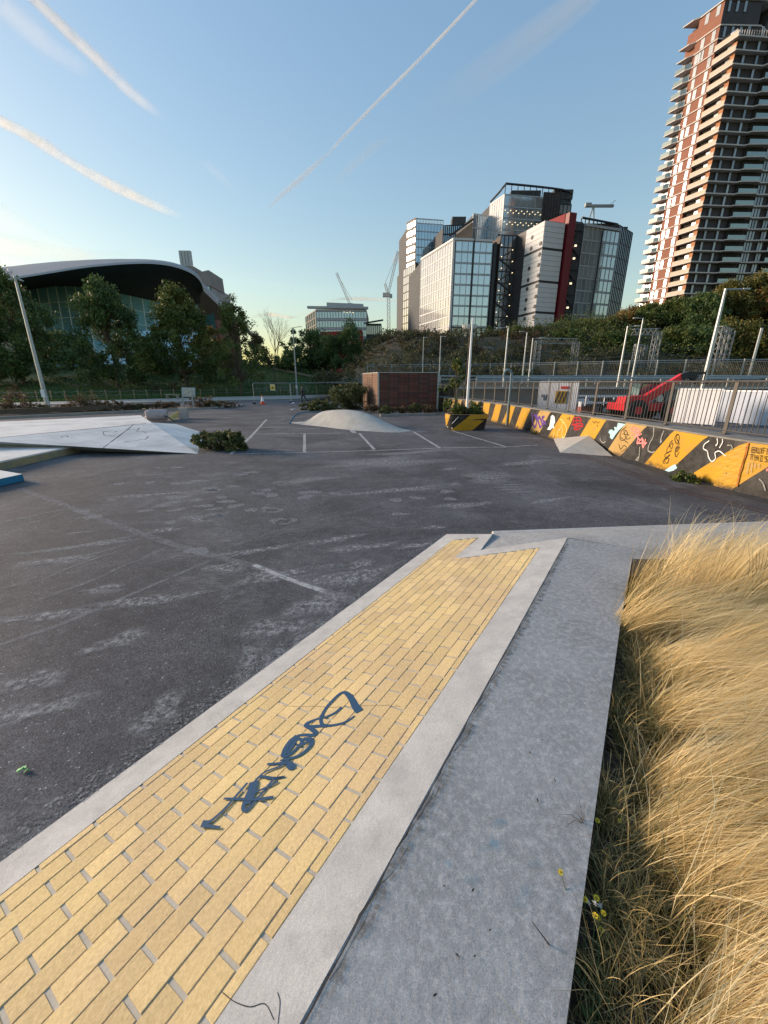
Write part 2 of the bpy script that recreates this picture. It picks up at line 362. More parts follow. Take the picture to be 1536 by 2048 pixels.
b = MB(); bslab(b, [(3.93, .512), (4.358, 1.389), (4.71, WT), (4.25, .735)], 0); b.build('border', M['border'], bank)
# individual bricks
def in_panel(s, wq):
    if wq < .204 or wq > 1.389: return False
    if wq < .53: return s < 4.62 + (wq - .204) * .31
    return s < 3.94 + (wq - .512) * .484
bricks = []
PIT, CRS = .2205, .0912
def brick_mesh(L_, W_, hh=.0042, bev=.0014, mat=None, seed=0):
    rr = random.Random(seed); mb = MB(); x, y = L_ / 2, W_ / 2; j = lambda: rr.uniform(-.0012, .0012)
    lo = [(-x, -y, -.003), (x, -y, -.003), (x, y, -.003), (-x, y, -.003)]
    mid = [(a + j(), c + j(), hh - bev) for a, c in ((-x, -y), (x, -y), (x, y), (-x, y))]
    hi = [(a, c, hh + j() * .5) for a, c in ((-x + bev, -y + bev), (x - bev, -y + bev), (x - bev, y - bev), (-x + bev, y - bev))]
    mb.add(lo + mid + hi, [(8, 9, 10, 11)] + [(i, (i + 1) % 4, 4 + (i + 1) % 4, 4 + i) for i in range(4)] + [(4 + i, 4 + (i + 1) % 4, 8 + (i + 1) % 4, 8 + i) for i in range(4)])
    return mb.mesh('brick', mat)
def brick_mat(name, col, stain):
    m, t, bs = newmat(name); L = t.links.new
    ge = nd(t, 'ShaderNodeNewGeometry'); oi = nd(t, 'ShaderNodeObjectInfo')
    n1 = nd(t, 'ShaderNodeTexNoise', Scale=1.8, Detail=6.0, Roughness=.65); L(ge.outputs['Position'], n1.inputs['Vector'])
    r1 = nd(t, 'ShaderNodeValToRGB'); L(n1.outputs[0], r1.inputs[0]); e = r1.color_ramp.elements
    e[0].position = .36; e[1].position = .62; e[0].color = c4(stain); e[1].color = c4(col)
    n2 = nd(t, 'ShaderNodeTexNoise', Scale=75.0, Detail=5.0, Roughness=.75); L(ge.outputs['Position'], n2.inputs['Vector'])
    r2 = nd(t, 'ShaderNodeValToRGB'); L(n2.outputs[0], r2.inputs[0]); r2.color_ramp.elements[0].position = .3; r2.color_ramp.elements[1].position = .7
    r2.color_ramp.elements[0].color = (.82, .81, .77, 1); r2.color_ramp.elements[1].color = (1.16, 1.16, 1.2, 1)
    mx = nd(t, 'ShaderNodeMix', data_type='RGBA', blend_type='MULTIPLY'); mx.inputs[0].default_value = 1; L(r1.outputs[0], mx.inputs[6]); L(r2.outputs[0], mx.inputs[7])
    mr = nd(t, 'ShaderNodeMapRange'); mr.inputs['To Min'].default_value = .88; mr.inputs['To Max'].default_value = 1.08; L(oi.outputs['Random'], mr.inputs[0])
    m2 = nd(t, 'ShaderNodeMix', data_type='RGBA', blend_type='MULTIPLY'); m2.inputs[0].default_value = 1; L(mx.outputs[2], m2.inputs[6]); L(mr.outputs[0], m2.inputs[7])
    L(m2.outputs[2], bs.inputs['Base Color']); bs.inputs['Roughness'].default_value = .82; bs.inputs['Specular IOR Level'].default_value = .3
    bp = nd(t, 'ShaderNodeBump', Strength=.6, Distance=.004); L(n2.outputs[0], bp.inputs['Height']); L(bp.outputs[0], bs.inputs['Normal'])
    return m
M['brick'] = brick_mat('yellow_brick', (.70, .535, .255), (.60, .45, .25))
bm_full = [brick_mesh(PIT - .015, CRS - .0055, mat=M['brick'], seed=i) for i in range(6)]
rotm = Matrix((dv, (nv_ + Vector((0, 0, KS))).normalized(), bn)).transposed()
# right handed: x along bank, y up slope, z normal -> flip y if needed
if rotm.determinant() < 0: rotm = Matrix((dv, -(nv_ + Vector((0, 0, KS))).normalized(), bn)).transposed()
eul = rotm.to_euler()
cand = []; cuts = MB()
rows = [(-1, .2065, .2465)] + [(i, .249 + i * CRS, .249 + (i + 1) * CRS) for i in range(12)] + [(12, 1.345, 1.3865)]
for i, w0, w1 in rows:
    off = .367 - .124 * ((11 - i) % 2) + (.03 * math.sin(i * 2.1) if i % 3 == 0 else 0)
    s = off - PIT * 8
    while s < 4.8:
        a, c = s + .0075, s + PIT - .0075; wm = (w0 + w1) / 2; full = 0 <= i < 12
        s += PIT
        if c < S0 + .05: continue
        if full and in_panel(c, w0 + .004) and in_panel(c, w1 - .004) and a > S0:
            cand.append((a, c, w0 + .00225, w1 - .00225, True))
        elif in_panel(a + .01, wm):
            while c > a + .02 and not (in_panel(c, w0 + .003) and in_panel(c, w1 - .003)): c -= .01
            if c > a + .025: cand.append((a, c, w0 + .00225, w1 - .00225, False))
def vis(q):
    x, y = px_of(BP((q[0] + q[1]) / 2, (q[2] + q[3]) / 2)); return -140 < x < 1600 and y < 2230 and (BP(q[0], q[2]).y > -.1)
cand.sort(key=lambda q: (not (BP((q[0] + q[1]) / 2, q[2]).y > .12 and vis(q)), (BP(q[0], q[2]) - Vector((0, 0, H))).length))
for k, q in enumerate(cand):
    ce = BP((q[0] + q[1]) / 2, (q[2] + q[3]) / 2, -.0045)
    if k < 298:
        me = random.choice(bm_full) if q[4] else brick_mesh(q[1] - q[0], q[3] - q[2], mat=M['brick'], seed=k)
        o = inst('brick', me, ce + bn * random.uniform(-.0012, .0012), bank, rot=(eul[0], eul[1], eul[2]))
    else:
        sub = brick_mesh(q[1] - q[0], q[3] - q[2], mat=M['brick'], seed=k)
        cuts.add([ce + rotm @ v.co for v in sub.vertices], [tuple(p.vertices) for p in sub.polygons])
        bpy.data.meshes.remove(sub)
print('bricks', len(cand))
if cuts.v: cuts.build('far_bricks', M['brick'], bank, kind='stuff')

# blue marker tag across the bricks (strokes traced on the slope)
tagp = MB()
def TP(p): return BPX(300 + p[0] / 3.072, 1340 + p[1] / 3.072)
strokes = [
 ([(1288, 256), (1262, 222), (1240, 180), (1205, 142), (1170, 145), (1120, 190), (1075, 245), (1052, 300), (1060, 335), (1110, 342), (1180, 328), (1225, 305), (1258, 282)], [38, 36, 30, 22, 16, 15, 16, 17, 16, 15, 13, 12, 6]),
 ([(1178, 230), (1140, 262), (1080, 290), (1020, 305), (962, 332), (975, 350), (1060, 345), (1085, 350)], [16, 14, 12, 14, 20, 22, 18, 10]),
 ([(965, 345), (990, 362), (1020, 388), (1000, 402), (950, 400), (905, 405)], [22, 22, 22, 20, 16, 14]),
 ([(905, 405), (865, 440), (835, 485), (820, 530), (860, 520), (905, 480), (935, 440), (905, 425), (870, 470), (845, 515)], [22, 26, 28, 22, 16, 16, 18, 16, 24, 14]),
 ([(940, 425), (990, 430), (985, 470), (930, 520), (880, 540), (835, 550), (800, 560)], [18, 22, 20, 16, 14, 14, 10]),
 ([(1000, 425), (955, 450), (900, 480)], [14, 14, 8]),
 ([(720, 582), (780, 578), (840, 572), (868, 585), (885, 612)], [12, 12, 18, 26, 22]),
 ([(860, 545), (810, 590), (745, 615), (700, 635), (665, 665)], [14, 12, 10, 10, 10]),
 ([(840, 590), (868, 612)], [12, 20]),
 ([(830, 660), (760, 668), (680, 660), (640, 700), (600, 770), (575, 850), (595, 868), (640, 820), (700, 750), (760, 680), (822, 660)], [10, 12, 12, 14, 18, 20, 16, 14, 12, 12, 10]),
 ([(640, 690), (625, 760), (600, 830)], [40, 44, 26]),
 ([(790, 690), (700, 735), (625, 765)], [12, 12, 8]),
 ([(455, 796), (560, 798), (660, 800), (760, 786)], [10, 12, 13, 14]),
 ([(600, 700), (540, 770), (460, 860), (375, 935), (320, 950)], [12, 14, 14, 16, 30]),
 ([(320, 962), (380, 968), (435, 974)], [18, 14, 10])]
for pts, ws in strokes:
    P = smooth([(p[0], p[1], 0) for p in pts], 4)
    k = len(P); wi = [np.interp(i / (k - 1), np.linspace(0, 1, len(ws)), ws) for i in range(k)]
    W3 = [TP(p) for p in P]
    sz = [(TP(p) - TP((p[0] + 10, p[1]))).length / 10 for p in P]
    ribbon(tagp, W3, [a * c * 1.25 for a, c in zip(wi, sz)], bn, .0015 + .0004 * strokes.index((pts, ws)))
tag(tagp.build('graffiti_tag', worn('marker_blue', (.028, .075, .15), .93, 60, .5), None), 'blue marker scrawl written along the yellow brick slope', 'graffiti')
a = bpy.data.objects['graffiti_tag'].data.attributes.new('fade', 'FLOAT', 'POINT'); a.data.foreach_set('value', [1.0] * len(bpy.data.objects['graffiti_tag'].data.vertices))

# ------------------------------------------------------------------ concrete path beside the bank, flat end slab, planter
ZP = HB - .0015
PLN = .10                                            # planter edge, across-bank coordinate
cor = dv * 3.11 + nv_ * .105; cor = Vector((2.50, 3.66, 0))
def NP(s, nn, z): p = dv * s + nv_ * nn; return Vector((p.x, p.y, z))
tip = BP(4.71, WT); inn = BP(4.25, .735); legp = BP(4.871, .674)
aspA = G(985, 1067, .05); aspB = G(1350, 1049, .05); aspC = G(1536, 1044, .05); aspD = aspC + (aspC - aspB) * 2
b = MB()
k = 14
for i in range(k):                                    # path strip subdivided, faint unevenness
    s0 = -1.2 + (4.70 + 1.2) * i / k; s1 = -1.2 + (4.70 + 1.2) * (i + 1) / k
    def L0(s): p = BP(min(s, 4.71), WT); return Vector((p.x, p.y, ZP))
    def R0(s):
        p = NP(min(s, 3.105), PLN, ZP)
        return p if s < 3.11 else cor.lerp(Vector((2.75, 3.9, 0)), min(1, (s - 3.11) / 1.6)) * 1 + Vector((0, 0, ZP))
    b.quad(L0(s0), R0(s0), R0(s1), L0(s1))
b.add([NP(-1.2, PLN, ZP), NP(3.105, PLN, ZP), NP(3.105, PLN, 0), NP(-1.2, PLN, 0)], [(0, 3, 2, 1)])
cz = Vector((cor.x, cor.y, ZP)); r1 = Vector((2.75, 3.9, ZP))
far = [Vector((6.6, 3.66, ZP)), Vector((6.6, 4.2, ZP))]
b.add([cz, far[0], far[1], r1, Vector((cor.x, cor.y, 0)), Vector((6.6, 3.66, 0))], [(0, 1, 2, 3), (0, 4, 5, 1)])
tz = Vector((tip.x, tip.y, ZP))
path = b.build('concrete_path', M['concrete'], kind='structure')
se = MB(); mid1, mid2, mid3 = (tz + aspA) / 2, (r1 + aspB) / 2, (far[1] + aspD) / 2
for q_ in (mid1, mid2, mid3): q_.z += .02
se.add([tz, r1, far[1], mid1, mid2, mid3, aspA, aspB, aspD, Vector((legp.x, legp.y, legp.z - .004)), Vector((inn.x, inn.y, inn.z - .01))], [(0, 1, 4, 3), (1, 2, 5, 4), (3, 4, 7, 6), (4, 5, 8, 7), (0, 3, 10), (3, 6, 10), (10, 6, 9)])
for p_, q_ in ((aspA, aspB), (aspB, aspD)): z_ = Vector((0, 0, .05)); se.add([p_ - z_, q_ - z_, q_, p_], [(3, 2, 1, 0)])
se.build('slab_end', M['concrete'], path, smooth=True)
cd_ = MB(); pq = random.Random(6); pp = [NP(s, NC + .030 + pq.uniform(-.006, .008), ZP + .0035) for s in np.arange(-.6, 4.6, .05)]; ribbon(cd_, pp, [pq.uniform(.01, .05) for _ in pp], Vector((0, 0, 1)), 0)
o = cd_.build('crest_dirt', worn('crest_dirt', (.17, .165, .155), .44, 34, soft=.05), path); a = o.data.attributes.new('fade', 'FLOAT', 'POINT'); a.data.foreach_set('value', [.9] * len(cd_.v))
# lip / crack line along the crest and the edging strip along the asphalt
cr = MB(); pr = random.Random(3); pl = [NP(s, NC + .006 + pr.uniform(-.004, .005), ZP + .003) for s in np.arange(-.6, 4.7, .06)]
ribbon(cr, pl, [pr.uniform(.002, .011) for _ in pl], Vector((0, 0, 1)), 0)
for k in range(16):
    s = pr.uniform(.2, 4.4); nn = NC + .015; pts = [NP(s, nn, ZP + .004)]
    for j in range(7): nn += pr.uniform(-.003, .008); s += pr.uniform(.01, .045); pts.append(NP(s, nn, ZP + .004))
    ribbon(cr, pts, [pr.uniform(.0008, .003) for _ in pts], Vector((0, 0, 1)), 0)
ck = cr.build('path_crack', M['crack'], path)
cr = MB()
for st in ([(445, 1985), (468, 2003), (500, 2014), (530, 2008), (548, 2040)], [(555, 1985), (560, 2005), (556, 2048)]):
    P = smooth([(x, y, 0) for x, y in st], 4); ribbon(cr, [BPX(p[0], p[1]) for p in P], .0022, bn, .001)
for y0 in (1418, 1428):
    P = smooth([(565, 1411, 0), (600, 1413, 0), (680, 1414, 0), (760, 1411, 0), (800, 1413, 0)], 6); ribbon(cr, [BPX(p[0] , p[1] + random.uniform(-1, 1)) for p in P], .0016, bn, .0012); break
cr.build('hairline_crack', M['crack'], bank)
# edging strip where concrete meets asphalt
b = MB(); e1 = aspD
dirn = (e1 - aspA).normalized(); up = Vector((0, 0, 1)); side = dirn.cross(up)
b.bar(aspA + Vector((.02, .045, -.022)), e1 + Vector((0, .045, -.022)), .09, .05)
b.build('edging_strip', M['border'], path)

b = MB(); b.add([NP(-1.6, PLN + .001, .16), NP(3.15, PLN + .001, .16), Vector((2.5, 3.655, .16)), Vector((6.6, 3.655, .16)), Vector((6.6, -1.5, .16)), Vector((0, -1.6, .16))], [(0, 5, 4, 3, 2, 1)])
b.build('planting_bed', M['soil'], kind='structure')

# ------------------------------------------------------------------ painted lines and scuffs on the asphalt
def setfade(o, vals):
    a = o.data.attributes.new('fade', 'FLOAT', 'POINT'); a.data.foreach_set('value', vals)
M['line'] = worn('worn_line_paint', (.42, .42, .42), .62, 9)
M['line_faint'] = worn('faint_line_paint', (.20, .20, .21), .66, 9, soft=.14)
M['scuff'] = worn('pale_scuff', (.34, .34, .345), .47, 17, soft=.09)
M['scuff_s'] = worn('pale_streak', (.28, .28, .28), .50, 16, soft=.12)
M['patch'] = worn('dusty_patch', (.30, .30, .31), .62, 22, soft=.10)
def line(mb, pts, wd, lift=.0012):
    ribbon(mb, [G(*p) for p in pts], wd, Vector((0, 0, 1)), lift)
b = MB()
line(b, [(533, 839), (500, 875), (462, 908)], .11)
line(b, [(505, 868), (600, 867), (709, 866)], .09)
line(b, [(609, 868), (609, 905)], .10); line(b, [(703, 860), (709, 866)], .2)
line(b, [(718, 866), (749, 899)], .10); line(b, [(826, 863), (880, 896)], .10); line(b, [(906, 862), (1010, 893)], .09)
line(b, [(516, 855), (560, 855), (640, 858)], .07); line(b, [(540, 846), (575, 846)], .09)
line(b, [(462, 908), (610, 905), (750, 901), (880, 896), (1010, 894), (1075, 890)], .07)
line(b, [(709, 867), (760, 866), (850, 863)], .05)
line(b, [(508, 1130), (560, 1152), (612, 1171), (650, 1183)], .065, .0024)
o = b.build('bay_lines', M['line'], kind='structure'); setfade(o, [1.0] * len(b.v))
b = MB()
line(b, [(40, 978), (150, 1018), (250, 1056), (380, 1100), (520, 1135), (720, 1208)], .12)
line(b, [(0, 1045), (60, 1033), (130, 1018)], .08); line(b, [(0, 988), (45, 982)], .08)
line(b, [(0, 1290), (120, 1250), (260, 1190), (400, 1130), (430, 1118)], .06)
line(b, [(430, 1105), (560, 1060), (760, 1010)], .03)
line(b, [(0, 1110), (120, 1098), (260, 1078)], .05)
o = b.build('faded_lines', M['line_faint'], kind='structure'); setfade(o, [.8] * len(b.v))
def blob(mb, fades, cx, cy, rx, ry, rot=0.0, fr=.45, sd_=0, rings=3, lift=.0018):
    """irregular scuff: centre + rings fading out; axes in metres around the ground point of pixel (cx,cy)"""
    r_ = random.Random(sd_ + int(cx * 13 + cy)); c0 = G(cx, cy); n = 18; ph = [r_.uniform(0, 6.28) for _ in range(4)]
    o = len(mb.v); vs = [c0 + Vector((0, 0, lift))]; fades.append(1.0)
    for q in range(1, rings + 1):
        for k in range(n):
            a = 2 * math.pi * k / n; rr = q / rings * (1 + fr * (math.sin(2 * a + ph[0]) * .5 + math.sin(3 * a + ph[1]) * .35 + math.sin(5 * a + ph[2]) * .3))
            x, y = rx * rr * math.cos(a), ry * rr * math.sin(a)
            vs.append(c0 + Vector((x * math.cos(rot) - y * math.sin(rot), x * math.sin(rot) + y * math.cos(rot), lift)))
            fades.append(1.0 if q < rings - 1 else (.75 if q < rings else 0.0 if rings > 2 else .9))
    fs = [(0, 1 + k, 1 + (k + 1) % n) for k in range(n)]
    for q in range(rings - 1):
        for k in range(n):
            a0 = 1 + q * n + k; a1 = 1 + q * n + (k + 1) % n; fs.append((a0, a0 + n, a1 + n, a1))
    mb.add(vs, fs)
b = MB(); fd = []
for (x, y, rx, ry) in [(330, 1060, .35, .10), (560, 1255, .42, .16), (500, 1325, .12, .30), (450, 1135, .35, .14), (210, 1178, .28, .10), (720, 1130, .35, .12), (760, 925, 2.2, .7),
                       (640, 1205, .4, .25), (865, 1055, .28, .07), (700, 1155, .45, .3), (980, 955, .9, .5), (70, 1360, .2, .14), (560, 1150, .5, .2), (240, 1280, .25, .14), (160, 1065, .16, .06), (820, 905, 1.3, .35),
                       (410, 1035, .5, .2), (100, 1230, .5, .1), (300, 1200, .6, .12), (520, 1100, .6, .12), (800, 980, 1.0, .25), (620, 960, .9, .2), (930, 1010, .8, .15), (1050, 925, 1.0, .3), (1100, 1000, .7, .1), (180, 1090, .6, .12), (840, 1090, .4, .1), (300, 990, .8, .15), (70, 1420, .3, .12), (640, 1140, .4, .12), (120, 1120, .5, .12), (1180, 900, .9, .5), (720, 1095, .5, .13), (660, 1080, .5, .13), (320, 1425, .15, .2), (590, 1310, .3, .3)]:
    blob(b, fd, x, y, rx, ry, R(20), .6)
o = b.build('scuffed_patches', M['scuff'], kind='structure'); setfade(o, fd)
b = MB(); fd = []; k = 0
spots = [(372, 966), (400, 962), (350, 967), (430, 980), (445, 995), (420, 983), (452, 1003), (395, 1000), (410, 1012), (430, 1018), (445, 1030), (425, 1035), (540, 1018), (548, 1021), (613, 994),
         (603, 986), (630, 984), (420, 978), (470, 973), (480, 950), (500, 945), (520, 986), (512, 983), (350, 995), (345, 1005), (680, 987), (690, 985), (540, 990), (535, 980), (470, 1012), (318, 936), (228, 999), (478, 948), (355, 935),
         (572, 1043), (560, 1042), (901, 938), (910, 968), (893, 983), (903, 998), (835, 996), (290, 1022), (340, 1045), (328, 1012), (395, 1102), (800, 1028), (790, 1000), (240, 968), (300, 965), (170, 1022), (185, 1034), (355, 1020), (500, 1020), (560, 965)]
for (x, y) in spots:
    r_ = random.Random(k); k += 1
    blob(b, fd, x + r_.uniform(-3, 3), y, r_.uniform(.09, .2), r_.uniform(.07, .14), r_.uniform(-.6, .6), .35, k, 2)
for i in range(9): blob(b, fd, 975 + i * 6 + (i % 3) * 8, 944 + i * 5, .28, .045, R(3), .3, i, 2)
o = b.build('plaster_spots', M['patch'], kind='structure'); setfade(o, [f * .8 for f in fd])
b = MB(); fd = []
for pts, wd in [([(0, 1115), (120, 1098), (240, 1078), (300, 1062)], .09), ([(0, 1140), (80, 1128), (200, 1105), (290, 1076)], .06), ([(60, 1172), (150, 1132), (290, 1085)], .05), ([(50, 1210), (160, 1170), (240, 1140)], .07), ([(180, 1170), (230, 1140), (330, 1102)], .05),
                 ([(190, 975), (240, 968), (300, 960)], .06), ([(330, 1120), (360, 1110)], .05), ([(0, 1060), (70, 1045), (140, 1022)], .05), ([(230, 1142), (300, 1110), (380, 1075)], .04), ([(0, 1180), (60, 1160)], .05)]:
    P = smooth([(p[0], p[1], 0) for p in pts], 4); n0 = len(b.v); line(b, [(p[0], p[1]) for p in P], wd, .0024); m_ = len(b.v) - n0; h_ = m_ // 2
    fd += [.75 * min(1, 3 * min(i, h_ - 1 - i) / h_) for i in range(h_)] * 2
o = b.build('tyre_streaks', M['scuff_s'], kind='structure'); setfade(o, fd)
# pale grit gathered along the foot of the bank
b = MB(); fd = []
for s in np.arange(-.3, 4.8, .07):
    p = NP(s, W0 - .035 - random.uniform(0, .05), 0); x, y = px_of(p); blob(b, fd, x, y, .07, .045, AZ, .5, int(s * 100), 2, lift=.0028)
o = b.build('edge_grit', worn('edge_grit', (.36, .36, .36), .42, 45, soft=.04), kind='structure'); setfade(o, [f * .8 for f in fd])
# rusty drain line beside the striped wall
# ================================================================== STRIPED WALL AND RAILING
basepx = [(880, 822), (945, 834), (1010, 849), (1059, 862), (1096, 876), (1178, 895), (1240, 913), (1296, 930), (1345, 945), (1400, 963), (1460, 981), (1536, 998)]
wp = [G(*p) for p in basepx]
wp = [Vector((4.0, 33.2, 0))] + wp + [Vector((7.9, 5.4, 0)), Vector((8.8, 3.2, 0)), Vector((10.2, .8, 0))]
ww = [wp[0]] + [(wp[i - 1] + wp[i] * 2 + wp[i + 1]) / 4 for i in range(1, len(wp) - 1)] + [wp[-1]]
WS = smooth(ww, 24)
acc = [0.0]
for i in range(1, len(WS)): acc.append(acc[-1] + (WS[i] - WS[i - 1]).length)
WL = acc[-1]
def W(a, off=0.0, z=0.0):          # point on the wall line at arc length a, off metres behind its face
    a = max(0, min(WL - 1e-4, a)); i = int(np.searchsorted(acc, a, side='right')) - 1; i = min(i, len(WS) - 2)
    f = (a - acc[i]) / (acc[i + 1] - acc[i]); p = WS[i].lerp(WS[i + 1], f); d = (WS[min(i + 2, len(WS) - 1)] - WS[max(i - 1, 0)]).normalized()
    nrm = Vector((-d.y, d.x, 0))     # to the right-hand / far side
    return Vector((p.x + nrm.x * off, p.y + nrm.y * off, z))
# face towards the lot is at off=0; 'behind' must increase x
if (W(10, .5) - W(10)).x < 0:
    _W = W
    def W(a, off=0.0, z=0.0): return _W(a, -off, z)
def Wn(a): return (W(a) - W(a, .5)).normalized()      # outward normal (towards the lot)
_as = np.linspace(0, WL, 2400)
_px = {}
def a_at(px, z, off=0.0):
    k = (z, off)
    if k not in _px: _px[k] = np.array([px_of(W(a, off, z))[0] if W(a).y > .6 else 1e9 for a in _as])
    return float(np.interp(px, _px[k], _as))
def WX(px, py, up=0.004):          # pixel -> point on the wall face
    r = ray(px, py); best = None
    for i in range(len(WS) - 1):
        p, q = WS[i], WS[i + 1]; e = q - p; den = r.x * e.y - r.y * e.x
        if abs(den) < 1e-9: continue
        t = (p.x * e.y - p.y * e.x) / den; s = (p.x * r.y - p.y * r.x) / den
        if -.01 <= s <= 1.01 and t > 0: best = (t, i, s); break
    if best is None: return None
    t, i, s = best; a = acc[i] + s * (acc[i + 1] - acc[i])
    return Vector((r.x * t, r.y * t, H + r.z * t)) + Wn(a) * up, Wn(a)
HW = 1.0
wall = thing('striped_wall', 'long low wall painted in black and yellow hazard stripes with graffiti', 'wall', W(14))
b = MB(); N = 120
for i in range(N):
    a0, a1 = WL * i / N, WL * (i + 1) / N
    for j in range(3):
        z0, z1 = HW * j / 3, HW * (j + 1) / 3
        b.quad(W(a0, 0, z0 - (.03 if j == 0 else 0)), W(a1, 0, z0 - (.03 if j == 0 else 0)), W(a1, 0, z1), W(a0, 0, z1))
b.build('black_face', M['black'], wall)
b = MB()
for i in range(N):
    a0, a1 = WL * i / N, WL * (i + 1) / N
    b.quad(W(a0, -.012, HW), W(a1, -.012, HW), W(a1, .5, HW + .02), W(a0, .5, HW + .02))
    b.quad(W(a0, -.012, HW - .035), W(a1, -.012, HW - .035), W(a1, -.012, HW), W(a0, -.012, HW))
    b.quad(W(a0, .5, HW + .02), W(a1, .5, HW + .02), W(a1, .5, 0), W(a0, .5, 0))
b.build('coping', surf('coping_concrete', (.20, .195, .18), .9, .25, 3, .3, 40), wall)
def stripe(t0, t1, b0, b1, mat, name='yellow_stripe', ext=False):
    """yellow band whose top runs t0..t1 and bottom b0..b1 (photograph px columns, or arc lengths when ext)"""
    f = (lambda v, z: v) if ext else a_at
    A0, A1, B0, B1 = f(t0, HW), f(t1, HW), f(b0, 0), f(b1, 0); mb = MB(); nz, ns = 8, 6
    vs = []
    for j in range(nz + 1):
        z = HW * j / nz - (.04 * (j == nz)); l0 = B0 + (A0 - B0) * j / nz; l1 = B1 + (A1 - B1) * j / nz
        for i in range(ns + 1):
            a = l0 + (l1 - l0) * i / ns; vs.append(W(a, -.004, z))
    mb.add(vs, [(j * (ns + 1) + i, j * (ns + 1) + i + 1, (j + 1) * (ns + 1) + i + 1, (j + 1) * (ns + 1) + i) for j in range(nz) for i in range(ns)])
    return mb.build(name, mat, wall)
for q in [(968, 981, 964, 974), (992, 1004, 981.6, 994), (1019, 1031, 1003, 1017.5), (1045, 1062, 1030, 1044)]: stripe(*q, M['yellow'])
for q in [(879, 883, 877, 881), (888, 892, 886, 889), (896, 901, 893, 897), (905, 911, 901, 906), (917, 924, 911, 918), (931, 939, 925, 932), (948, 957, 941, 950)]: stripe(*q, M['fadedyellow'])
stripe(1081, 1102, 1059, 1077.5, M['fadedyellow'])
stripe(1125.6, 1150, 1096, 1125.6, M['yellow']); stripe(1183, 1214, 1150, 1178, M['yellow'])
stripe(1253, 1295, 1212, 1240, M['fadedyellow']); stripe(1350, 1418, 1289, 1338, M['yellow']); stripe(1497, 1603, 1374, 1462, M['yellow'])
aa, ab = a_at(1497, HW), a_at(1374, 0)
for k in range(1, 5): stripe(aa + 2.2 * k, aa + 2.2 * k + 1.05, ab + 2.2 * k, ab + 2.2 * k + 1.05, M['yellow'], ext=True)
# graffiti on the wall, traced
gcount = [0]
def gr(mat, label, strokes, org, sc_, wd, cat='graffiti'):
    mb = MB(); gcount[0] += 1
    for st in strokes:
        P = smooth([(p[0], p[1], 0) for p in st], 4); q = [WX(org[0] + p[0] / sc_, org[1] + p[1] / sc_, .007 + .0008 * gcount[0]) for p in P]
        q = [x for x in q if x and x[0].z > .01 and x[0].z < HW - .03]
        if len(q) < 2: continue
        n = q[len(q) // 2][1]; r_ = random.Random(len(mb.v)); ribbon(mb, [x[0] for x in q], [wd * r_.uniform(.75, 1.2) for _ in q], n, 0)
    o = tag(mb.build('graffiti', M[mat] if isinstance(mat, str) else mat), label, cat); setfade(o, [1.0] * len(mb.v))
def fillblob(mat, label, pts, org, sc_):
    mb = MB(); gcount[0] += 1; q = [WX(org[0] + p[0] / sc_, org[1] + p[1] / sc_, .006 + .0008 * gcount[0]) for p in pts]; q = [x[0] for x in q if x]
    mb.add(q, [tuple(range(len(q)))]); o = tag(mb.build('graffiti', M[mat]), label, 'graffiti'); setfade(o, [1.0] * len(mb.v))
o6, s6 = (860, 620), 3.84; o7, s7 = (1140, 620), 3.8788
fillblob('stroke_white', 'white sprayed ghost shape on a black stripe of the wall', [(930, 815), (945, 806), (958, 820), (962, 860), (950, 890), (958, 910), (940, 905), (925, 922), (900, 918), (918, 890), (925, 850)], o6, s6)
gr('stroke_purple', 'purple sprayed smudge across a faded stripe', [[(785, 790), (790, 850), (800, 900), (820, 870), (815, 800), (840, 880), (850, 900), (880, 860), (890, 880), (860, 830), (880, 820)], [(800, 800), (830, 840), (840, 820), (870, 890)]], o6, s6, .10)
gr('stroke_cream', 'cream outline figure sprayed on a yellow stripe', [[(1000, 840), (1020, 850), (1010, 900), (980, 940), (985, 985)], [(1020, 850), (1045, 890), (1050, 930), (1030, 980), (1015, 960), (1020, 910)], [(960, 930), (945, 980)]], o6, s6, .035)
gr('stroke_red', 'dense red scribble sprayed on a black stripe beside the ramp', [[(1100, 830), (1150, 825), (1165, 850), (1110, 850), (1100, 880), (1160, 870), (1175, 890), (1110, 905), (1120, 920), (1160, 910)], [(1105, 835), (1115, 915)], [(1130, 825), (1135, 925)], [(1155, 830), (1165, 905)], [(1090, 880), (1180, 895)]], o6, s6, .035)
gr('stroke_black', 'small black scrawl on the yellow stripe above the pyramid ramp', [[(1250, 855), (1265, 870), (1275, 855), (1290, 868), (1305, 858)], [(1285, 880), (1290, 898)], [(1055, 822), (1062, 840), (1075, 820), (1072, 850)]], o6, s6, .018)
fillblob('stroke_cyan', 'pale blue flame shape sprayed on a black stripe', [(375, 875), (435, 885), (380, 935), (360, 960), (330, 1005), (312, 990), (315, 965), (300, 950), (310, 930), (330, 925), (335, 940), (350, 930), (345, 905), (365, 912)], o7, s7)
gr('stroke_black', 'faint black scribble letters on the faded yellow stripe', [[(440, 905), (400, 940), (390, 1000), (420, 1010), (450, 960), (420, 930), (440, 1000), (470, 990)], [(380, 1040), (395, 1080), (420, 1050), (440, 1070), (400, 1100)], [(410, 960), (460, 970)], [(390, 985), (450, 1030)]], o7, s7, .018)
gr('stroke_pink', 'pink sprayed monogram across yellow and black stripes', [[(490, 900), (475, 930), (500, 940), (520, 915), (540, 950), (500, 990), (560, 960)], [(500, 905), (530, 990), (555, 1010)], [(530, 1000), (525, 1040), (560, 1000), (570, 1070), (590, 1000)], [(525, 1035), (600, 1030)], [(560, 990), (590, 1045)], [(480, 970), (550, 930)]], o7, s7, .035)
